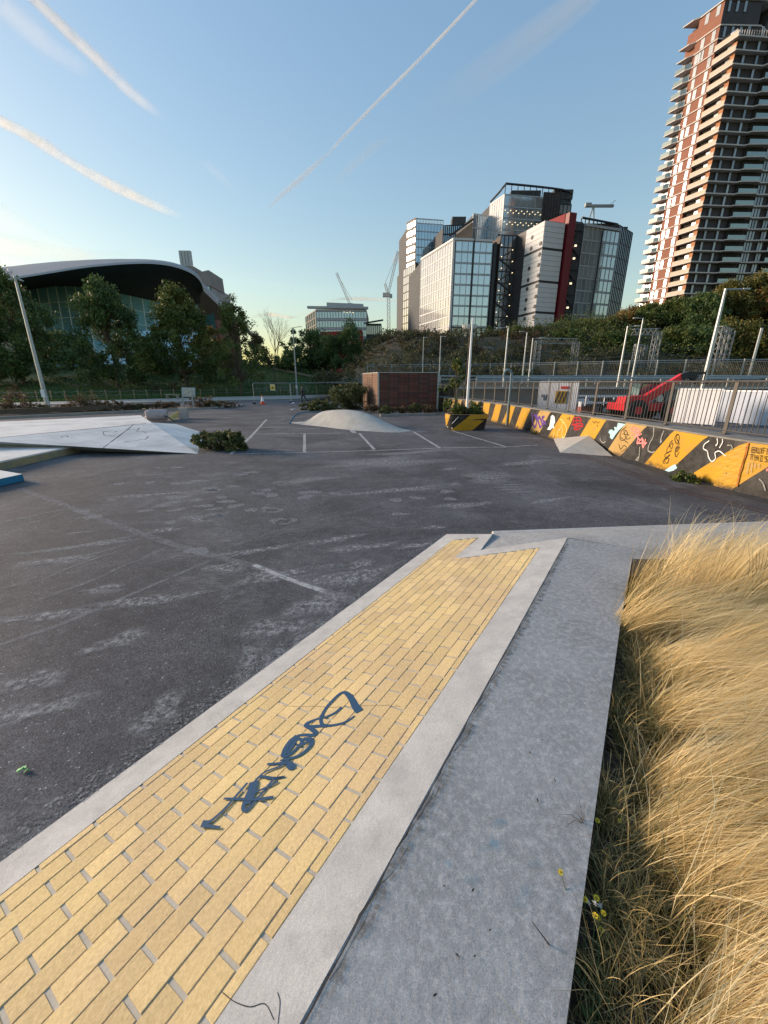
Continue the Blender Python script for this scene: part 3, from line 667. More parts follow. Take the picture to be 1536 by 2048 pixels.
gr('stroke_grey', 'grey drips and hook sprayed on the wall left of the black scribble', [[(655, 910), (650, 980), (620, 1040), (610, 1090), (645, 1105), (660, 1095)], [(545, 1060), (540, 1130), (520, 1190), (500, 1180), (535, 1140)], [(740, 920), (715, 980), (705, 1030), (718, 1010)]], o7, s7, .03)
gr('stroke_black', 'black looped letters on the wide yellow stripe', [[(835, 960), (815, 1000), (835, 1040), (850, 1000), (845, 965), (825, 985), (850, 1040), (825, 1070), (830, 1100), (855, 1060), (820, 1090), (825, 1140), (850, 1100)], [(800, 1010), (775, 1040), (790, 1080), (800, 1030), (760, 1070), (755, 1110), (790, 1090), (740, 1120), (750, 1150), (780, 1120), (735, 1160), (755, 1190), (770, 1150), (725, 1170), (735, 1195)]], o7, s7, .016)
gr('stroke_white', 'white line drawing sprayed on the broad black stripe', [[(1085, 1015), (1050, 1040), (1040, 1075), (1070, 1095), (1080, 1140), (1105, 1175), (1135, 1150), (1130, 1110), (1165, 1095), (1215, 1135)], [(1145, 985), (1150, 1030), (1135, 1055)], [(1180, 985), (1190, 1020), (1165, 1070)]], o7, s7, .022)
gr('stroke_grey', 'pale grey wisp sprayed beside the white line drawing', [[(1225, 1050), (1255, 1050), (1265, 1075), (1250, 1085)]], o7, s7, .02)
gr('stroke_grey', 'faint grey line low on the last black area at the right edge', [[(1470, 1310), (1500, 1340), (1520, 1400)]], o7, s7, .02)
fillblob('stroke_cyan', 'pale blue patch sprayed at the foot of the wall', [(720, 1255), (760, 1230), (820, 1195), (838, 1225), (810, 1245), (770, 1255)], o7, s7)
gr('stroke_grey', 'white specks of plaster on a black stripe behind the ramp', [[(238, 990), (242, 1012), (262, 1030), (282, 1020)]], o7, s7, .03)
gr('stroke_pink', 'small pink dot sprayed on black at the right edge', [[(1528, 1238), (1540, 1240)]], o7, s7, .05)
# lettering BUFF THIS
LET = {'B': [[(0, 0), (0, 1)], [(0, 1), (.6, .9), (.5, .55), (0, .5)], [(0, .5), (.7, .4), (.6, .05), (0, 0)]], 'U': [[(0, 1), (.05, .2), (.35, 0), (.6, .2), (.62, 1)]],
       'F': [[(0, 0), (.02, 1), (.6, 1)], [(0, .55), (.5, .55)]], 'T': [[(0, 1), (.7, 1)], [(.35, 1), (.33, 0)]], 'H': [[(0, 0), (0, 1)], [(.6, 0), (.6, 1)], [(0, .5), (.6, .55)]],
       'I': [[(.3, 0), (.3, 1)], [(.05, 1), (.55, 1)], [(.05, 0), (.55, 0)]], 'S': [[(.6, .85), (.3, 1), (.05, .75), (.35, .5), (.6, .25), (.3, 0), (0, .15)]]}
def word(txt, x0, y0, dx, wd_, ht, sk):
    out = []
    for i, ch in enumerate(txt):
        for st in LET[ch]: out.append([(x0 + i * dx + p[0] * wd_ + p[1] * sk, y0 + i * dx * .12 - p[1] * ht) for p in st])
    return out
gr('stroke_black', 'black hand lettering BUFF THIS on the last yellow stripe', word('BUFF', 1412, 1106, 40, 38, 44, 6) + word('THIS', 1396, 1164, 38, 36, 44, 5), o7, s7, .013)
gr('stroke_grey', 'thin dark drips below the hand lettering', [[(1420, 1180), (1415, 1225), (1412, 1260)], [(1395, 1180), (1378, 1270)], [(1445, 1185), (1440, 1230)], [(1475, 1195), (1470, 1225)]], o7, s7, .010)
gr(surf('rust_run', (.42, .15, .02), .7, .2, 5, 0), 'rust coloured run down the last yellow stripe', [[(1388, 1030), (1370, 1120), (1330, 1230), (1300, 1370)], [(1378, 1060), (1350, 1180), (1318, 1290)]], o7, s7, .028)

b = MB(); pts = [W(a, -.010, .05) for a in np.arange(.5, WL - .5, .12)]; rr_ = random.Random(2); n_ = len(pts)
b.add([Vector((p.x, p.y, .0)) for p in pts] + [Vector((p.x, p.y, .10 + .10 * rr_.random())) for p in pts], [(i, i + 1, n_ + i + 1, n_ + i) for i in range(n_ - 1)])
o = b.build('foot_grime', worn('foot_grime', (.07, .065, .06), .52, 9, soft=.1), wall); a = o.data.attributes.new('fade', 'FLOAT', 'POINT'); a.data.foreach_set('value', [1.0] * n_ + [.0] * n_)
# railing on the wall
rail = thing('wall_railing', 'dark steel railing with vertical bars fixed on top of the striped wall', 'railing', W(14, .28, HW))
ZR0, ZR1 = HW + .02, HW + 1.07
posts = [a_at(x, ZR0, .3) for x in (885, 899, 913, 927, 945, 968, 988, 1010, 1036, 1063, 1094, 1136, 1186, 1250, 1330, 1448)]
posts += [posts[-1] + 1.75 * k for k in (1, 2, 3, 4)]
posts = [0.3] + posts
pm = MB(); pm.box((0, 0, (ZR1 - ZR0) / 2 - .01), (.09, .02, ZR1 - ZR0 + .02)); pm.box((0, 0, .008), (.16, .12, .016)); pme = pm.mesh('post', M['rail'])
bmm = MB(); bmm.cyl((0, 0, .07), .0085, ZR1 - ZR0 - .08, 6); bme = bmm.mesh('bar', M['rail'])
def wall_rz(a): d = W(a + .05) - W(a - .05); return math.atan2(d.y, d.x)
for a in posts: inst('post', pme, W(a, .3, ZR0), rail, rz=wall_rz(a))
for z, r_ in ((ZR1, .022), (ZR0 + .07, .016)):
    for i in range(len(posts) - 1):
        mb = MB(); n = max(2, int((posts[i + 1] - posts[i]) / .4)); mb.tube([W(posts[i] + (posts[i + 1] - posts[i]) * k / n, .3, z) for k in range(n + 1)], r_, 6); mb.build('rail', M['rail'], rail)
nb = 0; bars_far = MB()
for i in range(len(posts) - 2, -1, -1):
    n = max(3, round((posts[i + 1] - posts[i]) / .122))
    for k in range(1, n):
        a = posts[i] + (posts[i + 1] - posts[i]) * k / n
        if nb < 290: inst('bar', bme, W(a, .3, ZR0), rail); nb += 1
        else: bars_far.cyl(W(a, .3, ZR0 + .07), .0085, ZR1 - ZR0 - .08, 5)
if bars_far.v: bars_far.build('far_bars', M['rail'], rail, kind='stuff')
# drain channel following the wall
b = MB()
for off, wd in ((-.95, .03), (-1.12, .03)):
    pts = [W(a, off - .0 * a, .004) for a in np.arange(a_at(1100, 0), WL - 1, .3)]; ribbon(b, pts, wd, Vector((0, 0, 1)), .003)
b.build('drain_channel', surf('rusty_iron', (.10, .045, .035), .8, .3, 8, .3, 40), kind='structure')
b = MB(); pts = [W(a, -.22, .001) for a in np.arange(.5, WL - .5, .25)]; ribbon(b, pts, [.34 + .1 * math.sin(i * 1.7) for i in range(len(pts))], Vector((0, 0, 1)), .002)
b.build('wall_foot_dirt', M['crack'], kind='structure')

# ================================================================== RAMPS AND SKATE FEATURES
def facet(name, label, cat, verts, faces, mat):
    mb = MB(); mb.add(verts, faces); o = mb.build(name, mat, None, origin=sum((Vector(v) for v in verts), Vector()) / len(verts) * 1.0); return tag(o, label, cat)
ap = WX(1178, 871)[0]; lb = WX(1106, 880)[0]; lb.z = 0; rb = WX(1213, 893)[0]
fl, frt = G(1120, 905), G(1226, 913); rbz = Vector((rb.x, rb.y, 0))
tag(facet('pyramid_ramp', '', '', [ap, lb, fl, frt, rbz + Vector((0, 0, 0)), Vector((ap.x, ap.y, 0))], [(0, 1, 2), (0, 2, 3), (0, 3, 4), (0, 4, 5), (0, 5, 1), (1, 5, 4, 3, 2)], M['mound']), 'small pale concrete pyramid ramp built against the striped wall', 'ramp')
# curving mound
frontpx = [(580, 846), (597, 848.5), (640, 853), (680, 858), (710, 861), (745, 863), (781, 864.5), (805, 864), (824, 862)]
ridgepx = [(583, 845), (612, 842), (640, 825), (668, 820), (700, 820), (735, 827), (775, 846), (803, 857), (822, 861)]
fr_ = smooth([G(*p) for p in frontpx], 5); rd_ = []
for i, p in enumerate(ridgepx):
    Yr = G(*frontpx[i]).y + (.25, .9, 1.9, 2.2, 2.2, 2.0, 1.4, .7, .15)[i]; q = D(p[0], p[1], Yr); rd_.append(Vector((q.x, q.y, max(.01, q.z))))
rd_ = smooth(rd_, 5); mb = MB(); K = 8; vs = []
for f_, r_ in zip(fr_, rd_):
    bk = Vector((2 * r_.x - f_.x, 2 * r_.y - f_.y, 0))
    for k in range(2 * K + 1):
        t = k / K
        if t <= 1: p = f_.lerp(r_, t); p.z = r_.z * (math.sin(t * math.pi / 2) ** 1.25); p.z = max(p.z, -.01)
        else: p = r_.lerp(bk, t - 1); p.z = r_.z * (math.cos((t - 1) * math.pi / 2) ** 1.25) if t < 2 else -.01
        if k == 0: p.z = -.01
        vs.append(p)
n = 2 * K + 1; mb.add(vs, [(i * n + k, (i + 1) * n + k, (i + 1) * n + k + 1, i * n + k + 1) for i in range(len(fr_) - 1) for k in range(n - 1)])
tag(mb.build('skate_mound', M['mound'], None, smooth=True, origin=(-1.8, 20, 0)), 'long smooth concrete mound rising from the painted car park lines', 'ramp')
# blue arc rails
mb = MB(); mb.tube(smooth([D(579, 849, 20.9), D(583, 840, 21.2), D(592, 830, 21.7), D(604, 825.5, 22.2), D(625, 824, 22.8), D(650, 825, 23.4)], 5), .045, 8)
tag(mb.build('curved_rail', M['bluetube'], origin=G(580, 849)), 'blue bent tube rail beside the long concrete mound', 'rail')
mb = MB(); mb.tube(smooth([D(284, 841, 23.5), D(292, 834, 23.3), D(305, 829.5, 23), D(320, 829.5, 22.6), D(335, 834, 22.2), D(347, 842, 21.9), D(355, 850, 21.7)], 5), .035, 8)
tag(mb.build('curved_rail', M['darkmetal'], origin=G(320, 845)), 'thin dark arched rail over the corner of the left concrete bank', 'rail')

# left concrete platform
HP = .48
rA, rB = G(-60, 880, HP), G(304, 845.5, HP); dk0, dk1, dk2 = G(-60, 846, HP), G(281, 830.5, HP), G(345, 829, HP)
fA, fB, fC = G(-60, 897), G(395, 907.5), G(408, 866)
bk0, bk1 = G(-60, 842), G(350, 834)
lft = lambda p, k=6: p + Vector((-k, -k * .15, 0))
mb = MB()
mb.add([lft(fA), fA, fB, rB, rA, lft(rA)], [(0, 1, 4, 5), (1, 2, 3, 4)])
mb.add([rB, fB, fC], [(0, 1, 2)]); mb.add([rB, fC, G(352, 848)], [(0, 1, 2)])
mb.add([lft(rA), rA, rB, dk1, dk0, lft(dk0)], [(0, 1, 4, 5), (1, 2, 3, 4)])
mb.add([dk0, dk1, dk1 - Vector((0, 0, HP)), dk0 - Vector((0, 0, HP))], [(0, 3, 2, 1)])
mb.add([rB, G(352, 848), dk1 - Vector((0, 0, HP)), dk1], [(0, 1, 2, 3)])
plat = tag(mb.build('concrete_platform', M['pale'], origin=G(200, 880)), 'wide pale concrete platform with a sloping bank down to the car park', 'platform')
# ridge joint and doodled cracks on the slope
pn = (fB - fA).cross(rA - fA).normalized(); pn = pn if pn.z > 0 else -pn
def PX(x, y, up=.006): r = ray(x, y); t = (fB - Vector((0, 0, H))).dot(pn) / r.dot(pn); return Vector((0, 0, H)) + r * t + pn * up
mb = MB(); ribbon(mb, [PX(x, 880 + (845.5 - 880) * (x + 60) / 364 + 1) for x in range(-60, 296, 8)], .025, pn)
mb.build('ridge_joint', M['mound'], plat)
mb = MB()
for st in [[(1060, 150), (1060, 125), (1120, 120), (1160, 128), (1200, 122)], [(1060, 150), (1090, 165), (1180, 165)], [(1030, 310), (1120, 240), (1250, 145), (1370, 50)], [(1275, 105), (1300, 108), (1340, 98)], [(1350, 100), (1400, 105), (1430, 85)],
           [(1360, 220), (1400, 215), (1440, 205), (1490, 200), (1520, 170)], [(1390, 120), (1450, 115), (1500, 140)], [(620, 178), (680, 165), (695, 180)], [(1270, 230), (1350, 216)]]:
    P = smooth([(p[0], p[1], 0) for p in st], 4); ribbon(mb, [PX(p[0] / 5.12, 840 + p[1] / 5.12, .008) for p in P], [random.uniform(.008, .03) for _ in P], pn)
mb.build('surface_crack', M['kerb'], plat)
# low ledge in front of it with a stained side
HL = .22
l0, l1 = G(-40, 931, HL), G(144, 892.5, HL); bkl, bkr = G(-40, 893, HL), G(120, 890, HL)
led = thing('low_ledge', 'low pale concrete ledge with a stained brown side in front of the platform', 'ledge', G(40, 925))
mb = MB(); z_ = Vector((0, 0, HL)); mb.add([lft(l0), l0, l1, l1 + Vector((-.2, 1.6, 0)), l0 + Vector((-.4, 3.5, 0)), lft(l0) + Vector((-.4, 3.5, 0))], [(0, 1, 4, 5), (1, 2, 3, 4)]); mb.build('ledge_top', M['pale'], led)
mb = MB(); e = (l1 - l0).normalized(); q = [lft(l0, 3), l1]; mb.add([l0 - e * 6 - z_ * .16, l1 - z_ * .16, l1 - z_, l0 - e * 6 - z_], [(0, 3, 2, 1)]); mb.add([l1 - z_ * .16, l1 + Vector((-.2, 1.6, 0)) - z_ * .16, l1 + Vector((-.2, 1.6, 0)) - z_, l1 - z_], [(0, 3, 2, 1)])
mb.build('ledge_side', surf('stained_render', (.26, .23, .15), .85, .3, 2, .3, 30, dirt=(.42, .26, .10), dirt_scale=2, dirt_amt=.7), led)
mb = MB(); mb.bar(l0 - e * 6 - Vector((0, 0, .018)), l1 - Vector((0, 0, .018)), .03, .036); mb.build('ledge_edge', M['pale'], led)
# blue ledge
u0, u1 = G(-40, 966, .16), G(45, 948, .16); bl = thing('blue_ledge', 'corner of a low grey box ledge with bright blue painted sides', 'ledge', G(10, 965)); zz = Vector((0, 0, .15)); e = (u1 - u0).normalized(); bk = G(42, 945.3, .16) - u1; bk = Vector((-1.2, .55, 0))
mb = MB(); mb.add([u0 - e * 3, u1, u1 + bk, u0 - e * 3 + bk], [(0, 1, 2, 3)]); mb.build('ledge_top', M['pale'], bl)
mb = MB(); mb.add([u0 - e * 3, u1, u1 - zz, u0 - e * 3 - zz], [(0, 3, 2, 1)]); mb.add([u1, u1 + bk, u1 + bk - zz, u1 - zz], [(0, 3, 2, 1)]); mb.build('ledge_side', surf('blue_paint', (.015, .15, .28), .6, .2, 3, .1, 30), bl)
# objects behind the platform
c_ = G(320, 848); mb = MB(); mb.tube([Vector((-13.05, 22.2, .33)), Vector((-12.9, 22.3, .34)), Vector((-12.25, 22.6, .34)), Vector((-12.1, 22.65, .33))], [.24, .31, .31, .27], 14)
tag(mb.build('stone_drum', surf('pinkish_stone', (.36, .31, .32), .85, .2, 5, .3, 40), origin=(-12.6, 22.4, 0)), 'short stone drum lying on its side behind the arched rail', 'stone')
mb = MB(); p0 = G(337, 842); p1 = G(356, 838); mb.slab([p0 + Vector((0, 0, .22)), p1 + Vector((0, 0, .42)), p1 + Vector((-.2, .5, .42)), p0 + Vector((-.2, .5, .22))], .3); 
mb.v = [(x, y, max(z, 0)) for x, y, z in mb.v]
tag(mb.build('yellow_block', surf('worn_yellow', (.50, .37, .14), .8, .25, 4, .2, 30), origin=p0), 'worn yellow wedge block leaning beside the stone drum', 'block')
mb = MB(); q = G(366, 838); mb.box((q.x, q.y + .2, .3), (.46, .4, .6), R(12)); mb.box((q.x, q.y + .2, .612), (.40, .34, .03), R(12))
tag(mb.build('concrete_block', surf('pink_concrete', (.40, .35, .34), .85, .15, 5, .2, 30), origin=(q.x, q.y, 0)), 'squarish pale pink concrete block standing on the asphalt', 'block')

# striped trough planter
pc = Vector((3.76, 18.55, 0)); prx, pry, ph = 0.93, .62, .70
def OV(t, k=1.0, z=0.0): c_, s_ = math.cos(t), math.sin(t); pw = .62; return pc + Vector((prx * k * math.copysign(abs(c_) ** pw, c_), pry * k * math.copysign(abs(s_) ** pw, s_), z))
tr = thing('striped_planter', 'squat rounded planter painted with black and yellow stripes holding low shrubs', 'planter', pc)
def ring_strip(mb, k0, z0, k1, z1, n=120):
    for i in range(n):
        a, c = 2 * math.pi * i / n, 2 * math.pi * (i + 1) / n; mb.quad(OV(a, k0, z0), OV(c, k0, z0), OV(c, k1, z1), OV(a, k1, z1))
mb = MB(); ring_strip(mb, .90, 0, 1.0, ph * .75); ring_strip(mb, 1.0, ph * .75, 1.0, ph); mb.build('planter_body', M['black'], tr)
mb = MB(); ring_strip(mb, 1.0, ph, .9, ph + .003); ring_strip(mb, .9, ph, .88, ph - .12); mb.build('rim', surf('rim_brown', (.30, .18, .10), .8, .2, 5, .2, 30), tr)
mb = MB(); mb.add([OV(2 * math.pi * i / 32, .89, ph - .1) for i in range(32)], [tuple(range(32))]); mb.build('planter_soil', M['soil'], tr)
def oval_t(px, z, k):
    ts = np.linspace(math.pi * .93, math.pi * 2.07, 300); xs = [px_of(OV(t, k, z))[0] for t in ts]; return float(np.interp(px, xs, ts))
for t0, t1, b0, b1 in ((942, 982, 901, 944), (880, 901, 870, 891)):
    mb = MB(); vs = []
    for j in range(9):
        z = ph * j / 8; k = (.90 + .10 * min(1, (j / 8) / .75)) * 1.015; L0, L1 = oval_t(b0 + (t0 - b0) * j / 8, z, k), oval_t(b1 + (t1 - b1) * j / 8, z, k)
        vs += [OV(L0 + (L1 - L0) * i / 8, k, z) for i in range(9)]
    mb.add(vs, [(j * 9 + i, j * 9 + i + 1, j * 9 + i + 10, j * 9 + i + 9) for j in range(8) for i in range(8)]); mb.build('yellow_stripe', M['yellow'], tr)
mb = MB(); mb.tube([OV(oval_t(895, .1, .92), .93, .12), OV(oval_t(905, .08, .92), .93, .1)], .02, 6); mb.tube([OV(oval_t(905, .45, .99), 1.01, .3), OV(oval_t(917, .55, 1), 1.01, .6)], .012, 6); mb.build('white_streak', M['white'], tr)

# ================================================================== BROWN BOARDED ENCLOSURE
bx = thing('boarded_enclosure', 'tall enclosure clad in dark red brown weathered boards with grey metal corners', 'enclosure', G(800, 820))
A_, B_ = D(757, 818, 30.8), D(874, 822, 30.8); A_.z = B_.z = 0; Cc = D(726, 812, 35.0); Cc.z = 0; HB2 = D(757, 745.5, 30.8).z
bmats = [surf('board_red_%d' % i, c, .8, .3, 5, .3, 30, stretch=(1, 1, 6), dirt=(.16, .13, .12), dirt_scale=3, dirt_amt=.5) for i, c in enumerate([(.11, .032, .022), (.085, .025, .02), (.14, .045, .028), (.10, .045, .035)])]
bmats2 = [surf('board_pale_%d' % i, c, .85, .35, 5, .3, 30, dirt=(.07, .045, .03), dirt_scale=2, dirt_amt=.8) for i, c in enumerate([(.22, .13, .09), (.16, .10, .07)])]
def clad(P, Q, npan, nrow, mats, seed):
    r_ = random.Random(seed); d = (Q - P) / npan; L_ = d.length; rz = math.atan2(d.y, d.x); hh = HB2 / nrow; meshes = []
    for m_ in mats:
        mb = MB(); mb.box((0, 0, 0), (L_ - .05, .03, hh - .012)); meshes.append(mb.mesh('board', m_))
    nrm = Vector((d.y, -d.x, 0)).normalized()
    for i in range(npan):
        for j in range(nrow):
            inst('board', r_.choice(meshes), P + d * (i + .5) + Vector((0, 0, hh * (j + .5))) + nrm * r_.uniform(-.006, .008), bx, rz=rz)
        mb = MB(); p = P + d * (i + 1) - nrm * .03; mb.bar(p, p + Vector((0, 0, HB2)), .06, .05); mb.build('batten', M['darkmetal'], bx)
clad(A_, B_, 6, 16, bmats, 1); clad(Cc, A_, 3, 16, bmats2, 2)
D_ = B_ + (Cc - A_); mb = MB(); ins = .05
mb.prism([(A_.x + .03, A_.y + .06), (B_.x - .03, B_.y + .06), (D_.x, D_.y), (Cc.x + .06, Cc.y)], 0, HB2 - .03); mb.build('core_wall', M['darkmetal'], bx)
for p in (A_, B_, Cc):
    mb = MB(); mb.bar(p + Vector((0, -.03, 0)), p + Vector((0, -.03, HB2 + .04)), .12, .12); mb.build('corner_post', M['galv'], bx)
mb = MB(); mb.bar(A_ + Vector((0, -.02, HB2 + .02)), B_ + Vector((0, -.02, HB2 + .02)), .1, .05); mb.bar(Cc + Vector((0, 0, HB2 + .02)), A_ + Vector((0, 0, HB2 + .02)), .1, .05); mb.build('top_trim', M['galv'], bx)
# ================================================================== FAR SIDE: road, verge, hill, trees
b = MB(); b.add([(-90, 36, .0), (8, 36, .0), (8, 70, .0), (-90, 70, .0)], [(0, 1, 2, 3)]); b.build('service_yard', M['asphalt'], kind='structure')
def gp(pts, z, name, mat):
    mb = MB(); mb.add([G(x, y, 0) + Vector((0, 0, z)) for x, y in pts], [tuple(range(len(pts)))]); return mb.build(name, mat, kind='structure')
gp([(-300, 828), (0, 821), (480, 810.5), (720, 806.5), (720, 797), (480, 802), (0, 813.5), (-300, 821)], .008, 'road', M['road'])
gp([(-300, 821), (0, 813.2), (480, 801.5), (720, 796.5), (720, 789.5), (480, 794), (0, 808), (-300, 815)], .10, 'pavement', surf('pavement_concrete', (.36, .34, .30), .9, .12, 1, .1, 20))
mb = MB(); mb.add([G(x, y) + Vector((0, 0, .10 * k)) for k in (0, 1) for x, y in [(-300, 821), (0, 813.2), (480, 801.5), (720, 796.5)]], [(0, 1, 5, 4), (1, 2, 6, 5), (2, 3, 7, 6)]); mb.build('kerb', M['kerb'], kind='structure')
mb = MB(); line(mb, [(200, 812.5), (480, 807), (720, 803)], .10, .014); o = mb.build('road_edge_line', M['line'], kind='structure'); setfade(o, [1.0] * len(mb.v))
mb = MB(); line(mb, [(200, 826), (490, 812)], .3, .014); o = mb.build('road_edge_line', M['line'], kind='structure'); setfade(o, [.5] * len(mb.v))
# kerb round the dry verge
mb = MB(); P = [G(-200, 845), G(0, 838), G(230, 826), G(420, 817.5), G(475, 814), G(486, 811)]
for i in range(len(P) - 1): mb.bar(P[i] + Vector((0, 0, .06)), P[i + 1] + Vector((0, 0, .06)), .16, .16)
mb.build('verge_kerb', M['kerb'], kind='structure')
mb = MB(); P = [G(-200, 841) + Vector((0, .5, .2)), G(0, 834) + Vector((0, .5, .2)), G(355, 817.5) + Vector((0, .5, .2))]
for i in range(2): mb.bar(P[i] + Vector((0, 0, .1)), P[i + 1] + Vector((0, 0, .1)), .14, .30)
tag(mb.build('timber_edging', surf('old_timber', (.10, .075, .055), .9, .3, 3, .4, 12, stretch=(.3, 3, 3)), origin=P[1]), 'long dark timber edging board between the platform and the dry verge', 'edging')
b = MB(); P = [G(-200, 840), G(0, 836), G(230, 825), G(420, 816.5), G(478, 812), G(0, 822), G(-200, 827)]
b.add([p + Vector((0, 0, .06)) for p in P], [(0, 1, 5, 6), (1, 2, 5), (2, 3, 4, 5)]); b.build('verge_soil', M['soil'], kind='structure')

def sstep(t): t = max(0, min(1, t)); return t * t * (3 - 2 * t)
def hillz(X, Y):
    e = 1.6 * 0
    start = 61 + max(0, (X + 12)) * .35 + (-.18 * (X + 30) if X < -30 else 0) * 0
    st = 47.5 + max(0.0, (X + 45)) * .28       # grass edge follows the pavement
    side = sstep((2 - X) / 22)
    return .09 + side * (5.4 * sstep((Y - st) / 42) + .25 * math.sin(X * .21) * sstep((Y - st) / 20))
xs = list(np.arange(-190, 10.1, 2.5)); ys = list(np.arange(40, 150, 2.5)); mb = MB()
def gedge(X):      # Y of the back of the pavement at X, through the same two pixels rows
    a_, c_ = G(0, 808), G(480, 794); return a_.y + (c_.y - a_.y) * (X - a_.x) / (c_.x - a_.x)
vs = []
for X in xs:
    y0 = gedge(X) + .02
    for k in range(45):
        Y = y0 + (150 - y0) * (k / 44) ** 1.4; vs.append((X, Y, .09 + (hillz(X, Y) - .09) * sstep((Y - y0) / 10 + .0)))
mb.add(vs, [(i * 45 + k, (i + 1) * 45 + k, (i + 1) * 45 + k + 1, i * 45 + k + 1) for i in range(len(xs) - 1) for k in range(44)])
M['grass'] = surf('hill_grass', (.040, .085, .018), .95, .35, .5, .6, 6, dirt=(.10, .075, .035), dirt_scale=.16, dirt_amt=.7)
mb.build('grass_hill', M['grass'], smooth=True, kind='structure')
def hz(X, Y): y0 = gedge(X) + .02; return .09 + (hillz(X, Y) - .09) * sstep((Y - y0) / 10)
# short grass so the slope reads as turf
n = 42000; X = rng.uniform(-75, 4, n); Y = rng.uniform(0, 1, n) ** 1.3 * 42; Y = np.array([gedge(x) for x in X]) + .3 + Y
Z = np.array([hz(x, y) for x, y in zip(X, Y)]); hgt = rng.uniform(.10, .30, n); an = rng.uniform(0, 6.28, n); wd = rng.uniform(.05, .14, n)
P0 = np.stack([X, Y, Z - .02], 1); dx = np.stack([np.cos(an) * wd, np.sin(an) * wd, 0 * an], 1); top = P0 + np.stack([rng.normal(0, .06, n), rng.normal(0, .06, n), hgt], 1)
M['turf'] = leaf_mat('turf_blades', [(.02, .05, .01), (.05, .11, .02), (.09, .14, .035), (.16, .13, .05)])
tn = np.clip(.45 + .25 * np.sin(X * .4) * np.cos(Y * .3) + rng.normal(0, .18, n), 0, 1)
tag(link_mesh('turf', fast_mesh('turf', np.stack([P0 - dx, P0 + dx, top], 1).reshape(-1, 3), 3, M['turf'], tn)), 'rough green grass over the hillside beyond the road', 'grass', kind='stuff')
# diagonal worn track on the hill
mb = MB(); tk = [(548, 738), (580, 744), (615, 752), (660, 761), (705, 768)]
def HP_(x, y):
    r = ray(x, y)
    for t in np.arange(40, 160, .4):
        p = Vector((0, 0, H)) + r * t
        if p.z < hz(p.x, p.y): return p
    return Vector((0, 0, H)) + r * 100
P = [HP_(*p) for p in tk]; P = smooth(P, 4)
for i in range(len(P) - 1):
    a, c = P[i], P[i + 1]; q = []
    for p in (a, c):
        for k in (-1.1, 1.1): q.append(Vector((p.x + k * .3, p.y + k, hz(p.x + k * .3, p.y + k) + .12)))
    mb.quad(q[0], q[2], q[3], q[1])
mb.build('worn_track', surf('dry_track', (.24, .17, .09), .95, .2, 1, .3, 8), kind='structure')

# ---- foliage builders
def crown_pts(n, cen, rad, clumps, spread, r_, power=.6):
    """leaf centres gathered in clumps through an uneven volume"""
    d = r_.normal(size=(clumps, 3)); d /= np.linalg.norm(d, axis=1)[:, None]; rr = r_.uniform(.25, 1, clumps) ** power
    lump = 1 + .22 * np.sin(d[:, 0] * 5 + r_.uniform(0, 6)) + .16 * np.sin(d[:, 2] * 7 + r_.uniform(0, 6))
    cc = cen + d * (rr * lump)[:, None] * rad
    cs = r_.uniform(.6, 1.5, clumps) * spread
    idx = r_.integers(0, clumps, n); g = r_.normal(size=(n, 3)); g *= (r_.uniform(.3, 1, n) / np.linalg.norm(g, axis=1))[:, None]
    p = cc[idx] + g * cs[idx][:, None]; tone = r_.uniform(-.24, .24, clumps)[idx]
    return p, tone, cc
def leaves(p, size, r_, flat=.35):
    n = len(p); a = r_.normal(size=(n, 3)); a[:, 2] *= flat + .6; a /= np.linalg.norm(a, axis=1)[:, None]; u = np.cross(a, r_.normal(size=(n, 3))); u /= np.linalg.norm(u, axis=1)[:, None]
    s = size * r_.uniform(.6, 1.4, n)[:, None]; w_ = np.cross(a, u)
    return np.stack([p - u * s, p + w_ * s * .42, p + u * s, p - w_ * s * .42], 1).reshape(-1, 3)
PAL = {'dark': [(.028, .055, .020), (.055, .100, .034), (.095, .150, .045), (.155, .19, .06)],
       'mid': [(.026, .048, .013), (.060, .098, .024), (.11, .145, .036), (.18, .18, .05)],
       'olive': [(.022, .034, .010), (.06, .075, .018), (.12, .12, .03), (.22, .165, .045)],
       'autumn': [(.035, .030, .010), (.095, .068, .016), (.19, .115, .025), (.28, .17, .04)],
       'scrub': [(.024, .030, .012), (.055, .062, .024), (.10, .098, .042), (.17, .14, .07)],
       'brown': [(.035, .022, .012), (.075, .05, .025), (.13, .085, .045), (.20, .14, .08)],
       'shrub': [(.02, .034, .012), (.05, .07, .022), (.10, .115, .04), (.20, .185, .075)]}
LM = {k: leaf_mat('leaf_' + k, v) for k, v in PAL.items()}
